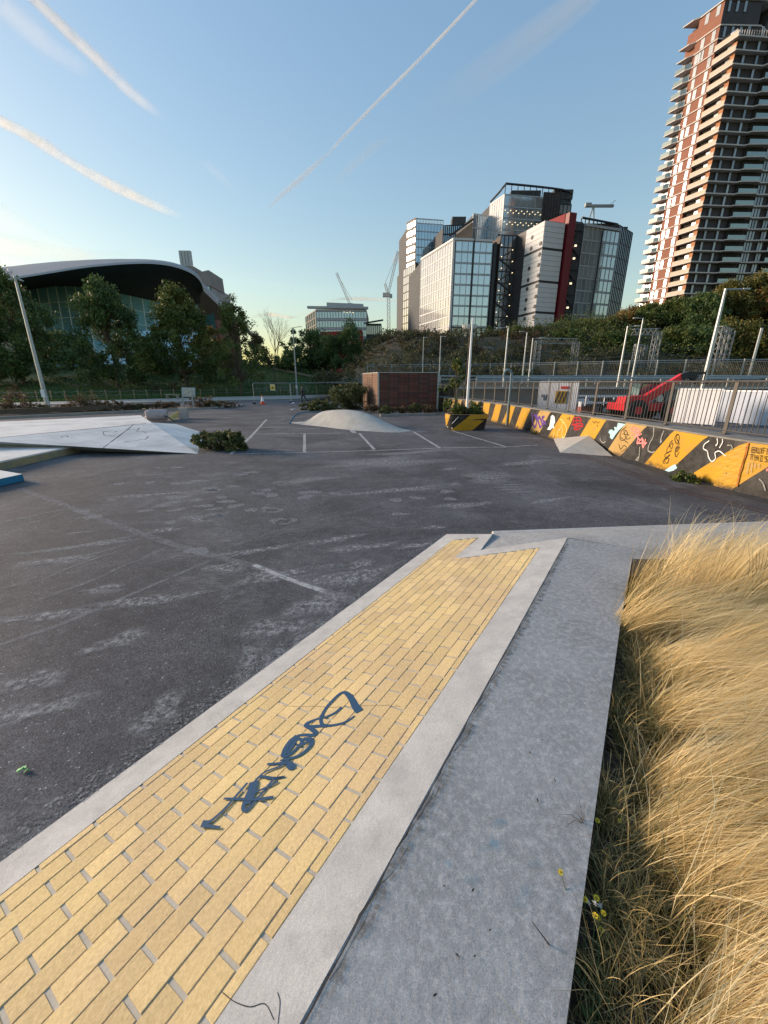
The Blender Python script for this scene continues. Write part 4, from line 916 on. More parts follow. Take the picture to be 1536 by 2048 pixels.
def tree(label, base, top, width, pal='dark', n=9000, leaf=.16, clumps=70, shape='oval', trunk=.25, skirt=.12, seed=1, group='trees on the grass hill', name='tree', sparse=False):
    r_ = np.random.default_rng(seed); hgt = top - base.z
    n = int(n * 1.6); leaf *= 1.12
    o = thing(name, label, 'tree', base, group)
    z0 = base.z + hgt * skirt; ch = top - z0
    tr_ = MB(); pts = [base + Vector((0, 0, -.2))]; x = y = 0
    for k in range(1, 7): x += r_.normal(0, .05 * width / 4); y += r_.normal(0, .05 * width / 4); pts.append(base + Vector((x, y, hgt * .92 * k / 6)))
    tr_.tube(pts, [trunk * (1 - .85 * i / 6) for i in range(7)], 7)
    if shape == 'cone':
        q = r_.uniform(0, 1, clumps) ** .8; ang = r_.uniform(0, 6.28, clumps); rad = (1 - q) ** .75 * width / 2 * r_.uniform(.35, 1, clumps)
        cc = np.stack([base.x + np.cos(ang) * rad, base.y + np.sin(ang) * rad, z0 + q * ch * .97], 1); sp = .10 * width
        idx = r_.integers(0, clumps, n); g = r_.normal(size=(n, 3)); g *= (r_.uniform(.3, 1, n) / np.linalg.norm(g, axis=1))[:, None]; p = cc[idx] + g * sp * r_.uniform(.7, 1.3, clumps)[idx][:, None]; tone = r_.uniform(-.15, .15, clumps)[idx]
    elif shape == 'plane':      # broad low crown narrowing to an uneven top
        q = r_.uniform(0, 1, clumps) ** .95; ang = r_.uniform(0, 6.28, clumps)
        prof = np.interp(q, [0, .12, .35, .55, .75, .9, 1], [.75, 1, .95, .72, .5, .30, .08]); rad = prof * width / 2 * np.sqrt(r_.uniform(.12, 1, clumps)) * (1 + .16 * np.sin(3 * ang + seed))
        cc = np.stack([base.x + np.cos(ang) * rad, base.y + np.sin(ang) * rad, z0 + q * ch * .97], 1)
        idx = r_.integers(0, clumps, n); g = r_.normal(size=(n, 3)); g *= (r_.uniform(.2, 1, n) / np.linalg.norm(g, axis=1))[:, None]; p = cc[idx] + g * (.085 * width * r_.uniform(.6, 1.6, clumps)[idx][:, None]); tone = r_.uniform(-.27, .27, clumps)[idx]
    else:
        cen = np.array([base.x, base.y, z0 + ch * .52]); p, tone, cc = crown_pts(n, cen, np.array([width / 2 * .88, width / 2 * .88, ch * .47]), clumps, .10 * width, r_)
    for k in range(0, len(cc), 2 if not sparse else 1):
        c_ = Vector(cc[k]); h0 = max(.15, min(.85, (c_.z - base.z) / hgt - .25)); i = h0 * 6; a_ = pts[int(i)].lerp(pts[min(6, int(i) + 1)], i - int(i))
        mid = a_.lerp(c_, .5) + Vector((0, 0, .04 * hgt)); tr_.tube([a_, mid, c_], [trunk * .28, trunk * .16, trunk * .05], 4, cap=False)
    tr_.build('trunk', M['bark'], o)
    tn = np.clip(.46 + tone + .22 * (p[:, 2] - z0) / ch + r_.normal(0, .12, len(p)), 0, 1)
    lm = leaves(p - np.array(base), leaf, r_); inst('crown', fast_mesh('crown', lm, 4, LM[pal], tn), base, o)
    return o
def hb(px, Y): r = ray(px, 700); X = r.x / r.y * Y; return Vector((X, Y, hz(X, Y)))
def topz(px, py, Y): return D(px, py, Y).z
T = [("big dark tree at the far left edge with a lamp post in front", 30, 62, 540, 13.5, 'dark', 'plane', 15000),
     ("broad dark green tree with a rounded top before the glass wall", 222, 63, 562, 11.5, 'dark', 'plane', 14000),
     ("olive topped tree with a pointed crown under the tip of the curved roof", 365, 64, 574, 11.8, 'mid', 'plane', 13000)]
for i, (lb_, px, Y, py, wd, pal, sh, n) in enumerate(T):
    bb = hb(px, Y); tree(lb_, bb, topz(px, py, Y), wd, pal, n, .19, 130, sh, .26, .10, seed=20 + i)
bb = hb(-70, 60); tree('dark tree cut off by the left edge of the view', bb, topz(-60, 560, 60), 13, 'dark', 8000, .2, 100, 'plane', .25, .1, seed=33)
bb = hb(125, 78); tree('lower dark tree filling the gap behind the lamp post', bb, topz(125, 672, 78), 12, 'dark', 8000, .22, 90, 'plane', .22, .04, seed=34)
bb = hb(300, 76); tree('shorter dark tree in the gap below the glass wall', bb, topz(296, 680, 76), 10, 'dark', 7000, .22, 80, 'plane', .22, .04, seed=35)
bb = hb(472, 62); tree('thin crowned tree with sky showing through its upper branches', bb, topz(472, 590, 62), 8.6, 'mid', 5200, .16, 100, 'plane', .2, .12, seed=24, sparse=True)
bb = hb(425, 72); tree('reddish brown small tree between the roof tip and the thin tree', bb, topz(425, 650, 72), 7.5, 'autumn', 2600, .18, 60, 'plane', .16, .1, seed=36)
bb = hb(545, 70)
o = thing('bare_tree', 'leafless tree with a fan of fine orange brown twigs against the sky', 'tree', bb, 'trees on the grass hill'); mb = MB(); tw = MB(); r_ = random.Random(5)
tp = topz(545, 630, 70); hh = tp - bb.z
def branch(p, d, L_, rad, dep):
    q = p + d * L_; (mb if dep < 3 else tw).tube([p, q], [rad, rad * .6], 5 if dep < 3 else 3, cap=False)
    if dep >= 6: return
    for k in range(3 if dep < 4 else 2):
        nd_ = (d + Vector((r_.uniform(-.55, .55), r_.uniform(-.55, .55), r_.uniform(-.1, .35)))).normalized(); branch(q, nd_, L_ * r_.uniform(.62, .82), rad * .58, dep + 1)
branch(bb, Vector((0, 0, 1)), hh * .30, .16, 0); mb.build('trunk', M['bark'], o); tw.build('crown', surf('twigs', (.22, .13, .07), .9, .2, 5, 0), o)
for i, (lb_, px, Y, py, wd, pal, sh, n) in enumerate([
     ("very dark tree left of the round one before the distant office", 618, 92, 655, 9, 'dark', 'oval', 7000),
     ("round topped dense dark tree before the distant office building", 692, 88, 644, 12, 'dark', 'oval', 12000),
     ("small dark tree at the foot of the hill beside the lamp post", 575, 84, 690, 6, 'dark', 'oval', 3500),
     ("brownish shrubby tree behind the thin crowned tree", 515, 86, 668, 8, 'scrub', 'plane', 3500),
     ("low dark bushy tree on the right end of the hill", 650, 96, 680, 9, 'dark', 'oval', 5000),
     ("dark brown bush right of the round topped tree", 735, 100, 690, 7, 'scrub', 'oval', 3500)]):
    bb = hb(px, Y); bb.z = min(bb.z, topz(px, 765, Y)); tree(lb_, bb, topz(px, py, Y), wd, pal, n, .2, 80, sh, .22, .02, seed=50 + i)

# wire fence with round posts along the hill foot
fn = thing('wire_fence', 'low fence of wooden posts and wires along the foot of the grass hill', 'fence', G(250, 800))
mb = MB(); mb.cyl((0, 0, -.05), .055, 1.2, 6); pmesh = mb.mesh('post', surf('fence_post_wood', (.28, .20, .12), .9, .2, 5, .2, 20)); fp = []
x = -60
while x < 640:
    p = G(x, 808 - 14 * x / 480 - .8); p = Vector((p.x, p.y, .08)); 
    if x > 520: p.z = hz(p.x, p.y)
    fp.append(p); inst('post', pmesh, p, fn, rot=(random.uniform(-.05, .05), random.uniform(-.05, .05), 0)); x += 26.5 if x > 250 else 27.5
for z in (.55, 1.0):
    mb = MB()
    for i in range(len(fp) - 1): mb.tube([fp[i] + Vector((0, 0, z)), (fp[i] + fp[i + 1]) / 2 + Vector((0, 0, z - .06)), fp[i + 1] + Vector((0, 0, z))], .012, 3, cap=False)
    mb.build('wire', M['galv'], fn)
# bench and board
q = G(346, 800); bn_ = thing('park_bench', 'plain wooden bench beyond the road in front of the wire fence', 'bench', q)
mb = MB(); mb.box(q + Vector((0, 0, .62)), (1.9, .35, .08), R(-12)); mb.build('seat', surf('bench_wood', (.34, .27, .18), .8, .2, 5, .2, 20), bn_)
for k in (-.7, .7): mb = MB(); mb.box(q + Vector((k, -k * .2, .3)), (.1, .35, .58), R(-12)); mb.build('leg', M['kerb'], bn_)
q = G(377, 818); sb = thing('information_board', 'tilted grey information board on two posts in the dry verge', 'sign', q)
for x in (369, 388): mb = MB(); p = G(x, 818); mb.bar(p, Vector((p.x, p.y, 1.2)), .08); mb.build('leg', M['galv'], sb)
A, B2 = D(364, 793, 33.4), D(390, 793.5, 33.4); C2, D2 = D(390, 775.5, 33.7), D(363, 775, 33.7)
mb = MB(); mb.slab([A, B2, C2, D2], .06); mb.build('frame', M['galv'], sb)
f = lambda u, v: A.lerp(B2, u).lerp(D2.lerp(C2, u), v) + Vector((0, -.012, .004))
mb = MB(); mb.add([f(.08, .1), f(.92, .1), f(.92, .9), f(.08, .9)], [(0, 1, 2, 3)]); mb.build('panel_face', surf('faded_print', (.46, .42, .34), .7, .25, 6, 0, dirt=(.22, .22, .18), dirt_scale=7, dirt_amt=.8), sb)

# ---- tall lamps and posts
def lamp(label, base, top, head, r0=.09, r1=.05, col='galv', headw=.5, group='lamp posts round the car park and railway', door=None):
    """post with an outreach arm ending in a flat lantern; head = list of arm end points"""
    o = thing('lamp_post', label, 'lamp post', base, group); mb = MB(); mb.tube([base, base.lerp(top, .02), base.lerp(top, .25), top], [r0 * 1.3, r0 * 1.2, r0, r1], 8); mb.build('pole', M[col], o)
    for h_ in head:
        mb = MB(); mb.tube([top - Vector((0, 0, .05)), h_], r1 * .6, 6); mb.build('arm', M[col], o)
        d = (h_ - top); d.z = 0; d.normalize(); mb = MB(); mb.bar(h_ - d * .1, h_ + d * headw, .22, .07); mb.build('lantern', M['galv'], o)
    if door: mb = MB(); mb.box(base.lerp(top, door) + Vector((0, -r0 * 1.3, 0)), (r0 * 2.0, .03, r0 * 4)); mb.build('plate', M['white'], o)
    return o
Y = 34.5; bs_ = D(97, 816, Y); tp_ = D(29, 552, Y)
lp = lamp('tall grey lamp post leaning in view in front of the big left tree', Vector((tp_.x, Y, 0)), tp_, [D(20, 559, Y), D(44, 561, Y)], .15, .09, headw=.05, door=.12)
bs_ = G(594.5, 791); tp_ = D(585.5, 655, bs_.y); lamp('lamp post on the far pavement in front of the bare tree', bs_, Vector((bs_.x, bs_.y, tp_.z)), [Vector((bs_.x + .9, bs_.y, tp_.z + .1))], .13, .07, door=.13)
q = Vector((D(935, 800, 21).x, 21, 0)); fl_ = tag(MB().tube([q, D(940, 720, 21), Vector((q.x, 21, D(944, 636, 21).z))], [.07, .06, .035], 8).build('flag_pole', M['white'], origin=q), 'tall slim white pole rising behind the striped planter', 'pole')
q = G(1013.5, 851); mb = MB(); tz = D(1018, 750, q.y).z; mb.tube(smooth([q, q + Vector((0, 0, tz * .6)), q + Vector((0, 0, tz - .15)), q + Vector((-.03, 0, tz + .12)), q + Vector((-.2, 0, tz + .24)), q + Vector((-.36, 0, tz + .1)), q + Vector((-.36, 0, tz - .12))], 5), .055, 8)
tag(mb.build('hooked_vent_pipe', surf('pale_blue_paint', (.18, .24, .26), .6, .15, 5, .05, 30), origin=q), 'grey blue pipe with a hooked top standing at the foot of the striped wall', 'pipe')

# ---- temporary fencing, cone, person
def mesh_panel(o, A, B, z0, z1):
    mb = MB(); L_ = (B - A); u = L_.normalized(); 
    for p, q_ in ((A, B),): mb.tube([p + Vector((0, 0, z0)), p + Vector((0, 0, z1 - .1)), p + u * .1 + Vector((0, 0, z1)), q_ - u * .1 + Vector((0, 0, z1)), q_ + Vector((0, 0, z1 - .1)), q_ + Vector((0, 0, z0))], .022, 6)
    mb.tube([A + Vector((0, 0, z0 + .12)), B + Vector((0, 0, z0 + .12))], .02, 5); f_ = mb.build('frame', M['galv'], o)
    mb = MB(); n = int(L_.length / .12)
    for k in range(1, n): p = A + L_ * k / n; mb.bar(p + Vector((0, 0, z0 + .12)), p + Vector((0, 0, z1)), .004)
    for k in range(1, 9): z = z0 + .12 + (z1 - z0 - .12) * k / 9; mb.bar(A + Vector((0, 0, z)), B + Vector((0, 0, z)), .004)
    mb.build('wire_mesh', M['galv'], o, kind='stuff')
FP = [G(508, 808), G(583, 806), Vector((-5.6, 47, 0)) * 0 + G(634, 801.5), G(722, 801.5), G(800, 800)]
zt = D(508, 766, FP[0].y).z
labs = ['mesh fence panel with a yellow warning sign beside the traffic cone', 'mesh fence panel just behind the walking person', 'mesh fence panel behind the white lettered strip', 'mesh fence panel partly hidden by the boarded enclosure']
for i in range(4):
    A, B_ = FP[i], FP[i + 1]; o = thing('temporary_fence', labs[i], 'fence', (A + B_) / 2, 'temporary mesh fence panels'); e = (B_ - A).normalized() * .05
    mesh_panel(o, A + e, B_ - e, .12, zt + .03 * i)
    for p in (A + e, B_ - e): mb = MB(); mb.box(p + Vector((0, 0, .07)), (.22, .6, .14), .1); mb.build('foot_block', M['rubber'], o)
ws = thing('warning_sign', 'small yellow warning sign hung on the mesh fence', 'sign', D(545, 775, 40.8)); A_s, B_s = D(541, 781, 40.7), D(549.5, 768.5, 40.7)
mb = MB(); mb.box((A_s + B_s) / 2, (B_s.x - A_s.x, .02, B_s.z - A_s.z)); mb.build('plate', surf('sign_cream', (.70, .60, .32), .6, .08, 5, 0), ws)
mb = MB(); mb.box((A_s + B_s) / 2 + Vector((0, -.015, -.02)), ((B_s.x - A_s.x) * .8, .008, (B_s.z - A_s.z) * .5)); mb.build('yellow_band', surf('sign_yellow', (.75, .50, .04), .6, .08, 5, 0), ws)
m0 = (A_s + B_s) / 2; mb = MB(); mb.add([m0 + Vector((-.11, -.03, -.10)), m0 + Vector((.11, -.03, -.10)), m0 + Vector((0, -.03, .10))], [(0, 1, 2)]); mb.build('triangle', M['black'], ws)
st_ = thing('banner_strip', 'narrow white lettered strip fixed to the mesh fence by the bush', 'banner', D(684, 779, 47)); x = 664; mb = MB()
r_ = random.Random(9)
while x < 702:
    w_ = r_.uniform(1.4, 3); p = D(x + w_ / 2, 779 + .04 * (x - 664), 47.5); mb.box(p, (w_ * .061, .02, r_.uniform(.16, .30))); x += w_ + r_.choice([.4, .5, 1.5])
mb.build('letters', M['white'], st_)
q = G(525.5, 809); co = thing('traffic_cone', 'orange and white traffic cone at the foot of the mesh fence', 'traffic cone', q)
M['cone'] = surf('cone_orange', (.60, .06, .03), .5, .1, 5, .05, 20); hC = 1.0
mb = MB(); mb.box(q + Vector((0, 0, .04)), (.55, .55, .08)); mb.cyl(q + Vector((0, 0, .08)), .2, .22, 12, r2=.155); mb.build('cone_base', M['cone'], co)
mb = MB(); mb.cyl(q + Vector((0, 0, .301)), .154, .42, 12, r2=.08); mb.build('white_sleeve', M['white'], co)
mb = MB(); mb.cyl(q + Vector((0, 0, .722)), .079, .16, 12, r2=.045); mb.build('cone_tip', M['cone'], co)
for (x, y, lb_, sz) in [(537, 797.5, 'crumpled white litter on the road edge left of the person', .22), (586, 808, 'white plastic litter lying near the fence feet', .45), (585, 820, 'pale block shaped litter on the asphalt before the mound', .35), (52, 1537, 'bright green scrap of litter on the near asphalt', .05), (567, 840, 'tiny pale litter on the asphalt left of the blue tube rail', .2)]:
    q = G(x, y); mb = MB(); r_ = random.Random(int(x)); n = 7
    for k in range(3):
        a = Vector((r_.uniform(-.4, .4), r_.uniform(-.4, .4), 0)) * sz
        mb.add([q + a + Vector((r_.uniform(-.5, .5) * sz, r_.uniform(-.4, .4) * sz, r_.uniform(.0, .35) * sz + .003)) for _ in range(5)], [(0, 1, 2), (0, 2, 3), (0, 3, 4), (0, 1, 4)])
    tag(mb.build('litter', surf('litter_green', (.05, .45, .12), .5, .1, 5, 0) if x == 52 else M['white'], origin=q), lb_, 'litter', 'scraps of litter')

def skin(name, joints, edges, mat, parent, sub=1):
    me = bpy.data.meshes.new('tmp'); me.from_pydata([j[0] for j in joints], edges, []); o = bpy.data.objects.new('tmp', me); C.objects.link(o)

    o.modifiers.new('s', 'SKIN'); o.modifiers.new('u', 'SUBSURF').levels = sub
    for i, j in enumerate(joints): me.skin_vertices[0].data[i].radius = (j[1], j[2] if len(j) > 2 else j[1])
    me.skin_vertices[0].data[0].use_root = True
    dg = bpy.context.evaluated_depsgraph_get(); dg.update(); nm = bpy.data.meshes.new_from_object(o.evaluated_get(dg)); bpy.data.objects.remove(o); nm.name = name
    nm.materials.clear(); nm.materials.append(mat)
    for p in nm.polygons: p.use_smooth = True
    r = bpy.data.objects.new(name, nm); C.objects.link(r); r.parent = parent; return r
q = G(607, 806.5); pe = thing('person', 'person in a dark jacket and grey trousers walking along the road edge', 'person', q)
pe.rotation_euler = (0, 0, R(18))   # walks towards the left (-x)
J = {'pel': (0, 0, .96), 'chest': (-.05, 0, 1.28), 'neck': (-.07, 0, 1.50), 'head': (-.11, 0, 1.66), 'hl': (-.02, .1, .93), 'kl': (-.16, .1, .52), 'al': (-.10, .1, .09), 'tl': (-.26, .1, .04),
     'hr': (.02, -.1, .93), 'kr': (.20, -.1, .53), 'ar': (.48, -.1, .17), 'tr': (.40, -.1, .04), 'sl': (-.06, .19, 1.44), 'el': (.12, .24, 1.17), 'wl': (.02, .23, .93), 'sr': (-.06, -.19, 1.44), 'er': (-.14, -.25, 1.16), 'wr': (-.28, -.22, .95)}
K_ = list(J); E_ = lambda s: [(K_.index(a), K_.index(c)) for a, c in s]
rad = dict(pel=.13, chest=.14, neck=.06, head=.10, hl=.09, kl=.055, al=.04, tl=.04, hr=.09, kr=.055, ar=.04, tr=.04, sl=.06, el=.042, wl=.032, sr=.06, er=.042, wr=.032)
skin('body', [(J[k], rad[k]) for k in K_], E_([('pel', 'chest'), ('chest', 'neck'), ('neck', 'head'), ('pel', 'hl'), ('hl', 'kl'), ('kl', 'al'), ('al', 'tl'), ('pel', 'hr'), ('hr', 'kr'), ('kr', 'ar'), ('ar', 'tr'), ('chest', 'sl'), ('sl', 'el'), ('el', 'wl'), ('chest', 'sr'), ('sr', 'er'), ('er', 'wr')]), surf('skin', (.35, .20, .13), .6, .05, 5, 0), pe)
def sub_(name, ks, ed, k, mat):
    idx = {a: i for i, a in enumerate(ks)}; return skin(name, [(J[a], rad[a] * k + .012) for a in ks], [(idx[a], idx[c]) for a, c in ed], mat, pe)
sub_('jacket', ['chest', 'pel', 'sl', 'el', 'wl', 'sr', 'er', 'wr'], [('chest', 'pel'), ('chest', 'sl'), ('sl', 'el'), ('el', 'wl'), ('chest', 'sr'), ('sr', 'er'), ('er', 'wr')], 1.25, surf('dark_jacket', (.02, .026, .034), .8, .2, 5, 0))
sub_('trousers', ['pel', 'hl', 'kl', 'al', 'hr', 'kr', 'ar'], [('pel', 'hl'), ('hl', 'kl'), ('kl', 'al'), ('pel', 'hr'), ('hr', 'kr'), ('kr', 'ar')], 1.2, surf('grey_trousers', (.06, .062, .065), .85, .2, 5, 0))
for s in 'lr': J['t' + s + '2'] = J['t' + s]; skin('shoe', [(tuple(np.add(J['a' + s], (.02, 0, -.04))), .05), (J['t' + s], .045)], [(0, 1)], M['rubber'], pe)
skin('hair', [((-.07, 0, 1.70), .095), ((-.05, 0, 1.64), .08)], [(0, 1)], M['rubber'], pe)
skin('nose', [((-.19, 0, 1.66), .02), ((-.215, 0, 1.65), .014)], [(0, 1)], surf('skin2', (.35, .20, .13), .6, .05, 5, 0), pe)
for k in (-.035, .035): skin('eye', [((-.195, k, 1.69), .011), ((-.200, k, 1.69), .011)], [(0, 1)], M['black'], pe)

# ---- bushes and weeds (each plant its own thing)
def bush(label, cen, rad, pal='shrub', n=2500, leaf=.05, clumps=30, seed=1, group=None, name='bush', cat='bush', stems=10, spiky=False, tonebase=.4):
    r_ = np.random.default_rng(seed); cen = Vector(cen); o = thing(name, label, cat, cen, group)
    n = int(n * 1.8); leaf *= .72; p, tone, cc = crown_pts(n, np.array([0, 0, rad[2] * .8]), np.array([rad[0] * .85, rad[1] * .85, rad[2] * .9]), clumps * 2, min(rad) * .30, r_); p[:, 2] = np.abs(p[:, 2]); cc[:, 2] = np.abs(cc[:, 2])
    mb = MB()
    for k in range(min(stems, clumps)):
        c_ = Vector(cc[k]); mb.tube([cen + Vector((c_.x * .2, c_.y * .2, -.02)), cen + Vector((c_.x * .5, c_.y * .5, c_.z * .6)), cen + c_ * (1.15 if spiky else 1)], [.012 + rad[2] * .008, .01, .004], 4, cap=False)
    mb.build('stem', M['bark'], o)
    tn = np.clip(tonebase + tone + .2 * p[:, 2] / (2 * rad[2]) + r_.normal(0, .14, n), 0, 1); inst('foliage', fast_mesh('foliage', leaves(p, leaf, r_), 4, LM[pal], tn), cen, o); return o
bush('leafy bush with pointed leaves at the end of the pale platform', G(437, 905) + Vector((0, .5, 0)), (1.02, .5, .36), 'shrub', 1500, .11, 26, 3, spiky=True, tonebase=.55, stems=30)
bush('tall green bush against the left side of the boarded enclosure', G(697, 818), (1.9, 1.2, 1.15), 'shrub', 7000, .09, 60, 4, spiky=True)
bush('low yellowish green hedge bush behind the concrete mound', G(645, 824), (1.6, .7, .50), 'shrub', 4500, .08, 45, 5, tonebase=.55)
for i, (x, y, w_, h_) in enumerate([(612, 820, .8, .35), (745, 825, .8, .35), (772, 828, .8, .3), (800, 828, .7, .3), (830, 828, .8, .42), (862, 829, .8, .35)]):
    bush(['straggly weeds at the left end of the low hedge', 'dry weeds at the corner post of the boarded enclosure', 'tuft of weeds under the first boards', 'small weeds under the middle boards', 'rounded weed clump under the right boards', 'pale dry weeds at the right corner of the enclosure'][i], G(x, y), (w_, .4, h_), ['shrub', 'brown', 'shrub', 'brown', 'shrub', 'brown'][i], 1300, .06, 22, 60 + i, 'weeds along the kerb', 'weed_clump', 'weeds', tonebase=.5)
q0, q1 = G(752, 834), G(905, 834); mb = MB(); mb.bar(G(760, 833) + Vector((0, 0, .06)), G(905, 829) + Vector((0, 0, .06)), .15, .15); mb.build('bed_kerb', M['kerb'], kind='structure')
bush('dark leafy weeds growing at the foot of the striped wall on the right', WX(1395, 968)[0] * 1 + Vector((-.28, 0, -.08)), (.42, .3, .20), 'mid', 1300, .045, 26, 7, tonebase=.45)
bush('tiny weed in the dirt before the purple graffiti', G(1069, 868), (.3, .15, .08), 'mid', 200, .03, 8, 8)
for i, (dx, h_, pal) in enumerate([(-.4, .28, 'mid'), (.05, .22, 'scrub'), (.42, .32, 'mid')]):
    bush(['green shrub at the left side of the striped planter', 'low brown plants in the middle of the striped planter', 'green shrub at the right side of the striped planter'][i], pc + Vector((dx, 0, ph - .08)), (.42, .4, h_), pal, 1500, .055, 24, 70 + i, 'shrubs in the striped planter', 'planter_shrub', 'shrub')
for i in range(14):
    x = (-40, 10, 40, 75, 130, 160, 185, 215, 240, 275, 330, 405, 425, 450)[i]; q = G(x, 829 - x * .030); hs = (.5, .45, .9, .4, .35, .6, .75, .5, .4, .3, .35, .55, .4, .35)[i]
    bush('dry brown weed clump on the verge ' + ['left of the frame edge', 'at the far left edge', 'with tall stalks left of the lamp post', 'at the foot of the left lamp post', 'just right of the left lamp post', 'below the second dark tree, leftmost', 'tallest below the second dark tree', 'right of the tallest one', 'below the gap between trees', 'midway to the information board', 'left of the information board', 'right of the information board', 'farther right of the information board', 'at the right tip of the verge'][i],
         q, (1.3, .8, hs), 'brown' if i % 3 else 'scrub', 1500, .06, 26, 90 + i, 'dry weeds on the verge', 'dry_weeds', 'weeds', stems=16, spiky=True, tonebase=.42)
for i, (x, h_) in enumerate([(-5, 3.0), (38, 2.3), (315, 2.4), (350, 2.9), (402, 2.2)]):
    p = G(x, 804 - x * .028); bush(['bare brown sapling at the left edge before the hill', 'thin brown sapling near the timber rail on the left', 'wispy brown sapling left of the bench', 'taller wispy sapling behind the bench', 'thin brown sapling right of the information board'][i], Vector((p.x, p.y, .08)), (.8, .6, h_ / 2), 'brown', 500, .09, 20, 120 + i, 'thin saplings by the wire fence', 'sapling', 'sapling', stems=18, spiky=True)
# ================================================================== AQUATICS HALL
aq = thing('curved_roof_hall', 'huge swimming hall with a sweeping grey roof, black soffit and blue glass wall', 'building', (-95, 125, 4))
xs_ = [-900, -600, -350, -160, 0, 60, 110, 160, 200, 250, 300, 340, 370, 390, 402, 408]
rim_y = [640, 622, 600, 580, 562, 553, 545, 537, 532.5, 528.5, 527.5, 532, 541, 552, 566, 584]
top_y = [560, 552, 545, 540, 534, 528, 523.5, 521.5, 521, 522, 525, 530.5, 540, 551, 565, 583]
in_y = [655, 640, 618, 598, 584, 577, 573, 573, 577, 586, 597, 605, 609, 612, 612, 606]
inx = [-880, -590, -340, -140, 30, 75, 112, 150, 190, 235, 285, 322, 350, 372, 388, 400]
rimY = [60, 72, 84, 94, 100, 102, 103, 104, 104, 105, 106, 107, 109, 111, 114, 118]
inY = [78, 88, 100, 112, 120, 121, 121, 121, 121, 121, 121, 121, 121, 121, 121, 121]
topY = [80, 92, 106, 118, 126, 127, 128, 128, 128, 127, 126, 124, 122, 121, 120, 120]
rim = [D(x, y, Y) for x, y, Y in zip(xs_, rim_y, rimY)]; top_ = [D(x, y, Y) for x, y, Y in zip(xs_, top_y, topY)]; inn_ = [D(x, y, Y) for x, y, Y in zip(inx, in_y, inY)]
rim, top_, inn_ = smooth(rim, 4), smooth(top_, 4), smooth(inn_, 4)
back = [Vector((t.x * 1.0 + 0, 165, max(6, t.z - 9))) for t in top_]
def loft(a, c, name, mat, sm=True, k=5, bulge=0.0, bz=0.0):
    mb = MB(); n = len(a); vs = []
    for i in range(n):
        for j in range(k + 1):
            t = j / k; p = a[i].lerp(c[i], t); p.z += bz * math.sin(math.pi * t); vs.append(p)
    mb.add(vs, [(i * (k + 1) + j, (i + 1) * (k + 1) + j, (i + 1) * (k + 1) + j + 1, i * (k + 1) + j + 1) for i in range(n - 1) for j in range(k)]); return mb.build(name, mat, aq, smooth=sm)
edge = [p + Vector((0, .4, .55)) for p in rim]
M['roofgrey'] = surf('roof_aluminium', (.26, .26, .275), .55, .08, .05, 0, stretch=(1, 1, 1), metal=.1)
loft(rim, edge, 'roof_edge', surf('roof_edge_pale', (.36, .36, .37), .6, .05, .05, 0), k=1); loft(edge, top_, 'roof_top', M['roofgrey'], bz=.6); loft(top_, back, 'roof_back', M['roofgrey'])
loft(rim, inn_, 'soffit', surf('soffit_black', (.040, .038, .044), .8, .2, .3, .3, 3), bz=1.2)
gb = []
for p in inn_: gb.append(Vector((p.x * .985 + 1.0, p.y - 5.0, 3.0)))
M['poolglass'] = glass_mat('pool_glass', (.66, .84, .95), (.26, .56, .70), .42, .05, .4, .12)  # pale blue base colour paints in the sky light that the overhang blocks
NC_, NR_ = 30, 6
ii = [i for i in range(16, len(inn_) - 1, 2)]
mul = MB()
for i in range(len(ii) - 1):
    a0, a1, g0, g1 = inn_[ii[i]], inn_[ii[i + 1]], gb[ii[i]], gb[ii[i + 1]]
    for j in range(NR_):
        t0, t1 = j / NR_, (j + 1) / NR_; q = [g0.lerp(a0, t0), g1.lerp(a1, t0), g1.lerp(a1, t1), g0.lerp(a0, t1)]; c_ = sum(q, Vector()) / 4; q = [c_ + (p - c_) * .985 for p in q]
        mb = MB(); mb.slab(q, .1); mb.build('glass_pane', M['poolglass'], aq)
    for j in range(1, NR_): mul.bar(g0.lerp(a0, j / NR_) - Vector((0, .1, 0)), g1.lerp(a1, j / NR_) - Vector((0, .1, 0)), .12)
    mul.bar(g0 - Vector((0, .12, 0)), a0 - Vector((0, .12, 0)), .16)
mul.build('mullions', surf('mullion_grey', (.62, .68, .70), .5, .1, 1, 0), aq)
mb = MB(); n = len(inn_); mb.add([p + Vector((0, 1.5, 0)) for p in inn_[:18]] + [Vector((p.x, p.y + 1.5, 1)) for p in inn_[:18]], [(i, 18 + i, 19 + i, i + 1) for i in range(17)]); mb.build('side_wall', M['pale'], aq)
mb = MB(); P = [Vector((p.x, p.y + 9, 0)) for p in inn_]; n = len(P); mb.add([p + Vector((0, 0, 1.5)) for p in P] + [p + Vector((0, 0, a.z - 1.0)) for p, a in zip(P, inn_)], [(i, i + 1, n + i + 1, n + i) for i in range(n - 1)]); mb.build('inner_wall', surf('pool_interior', (.05, .16, .18), .7, .4, .15, 0), aq)

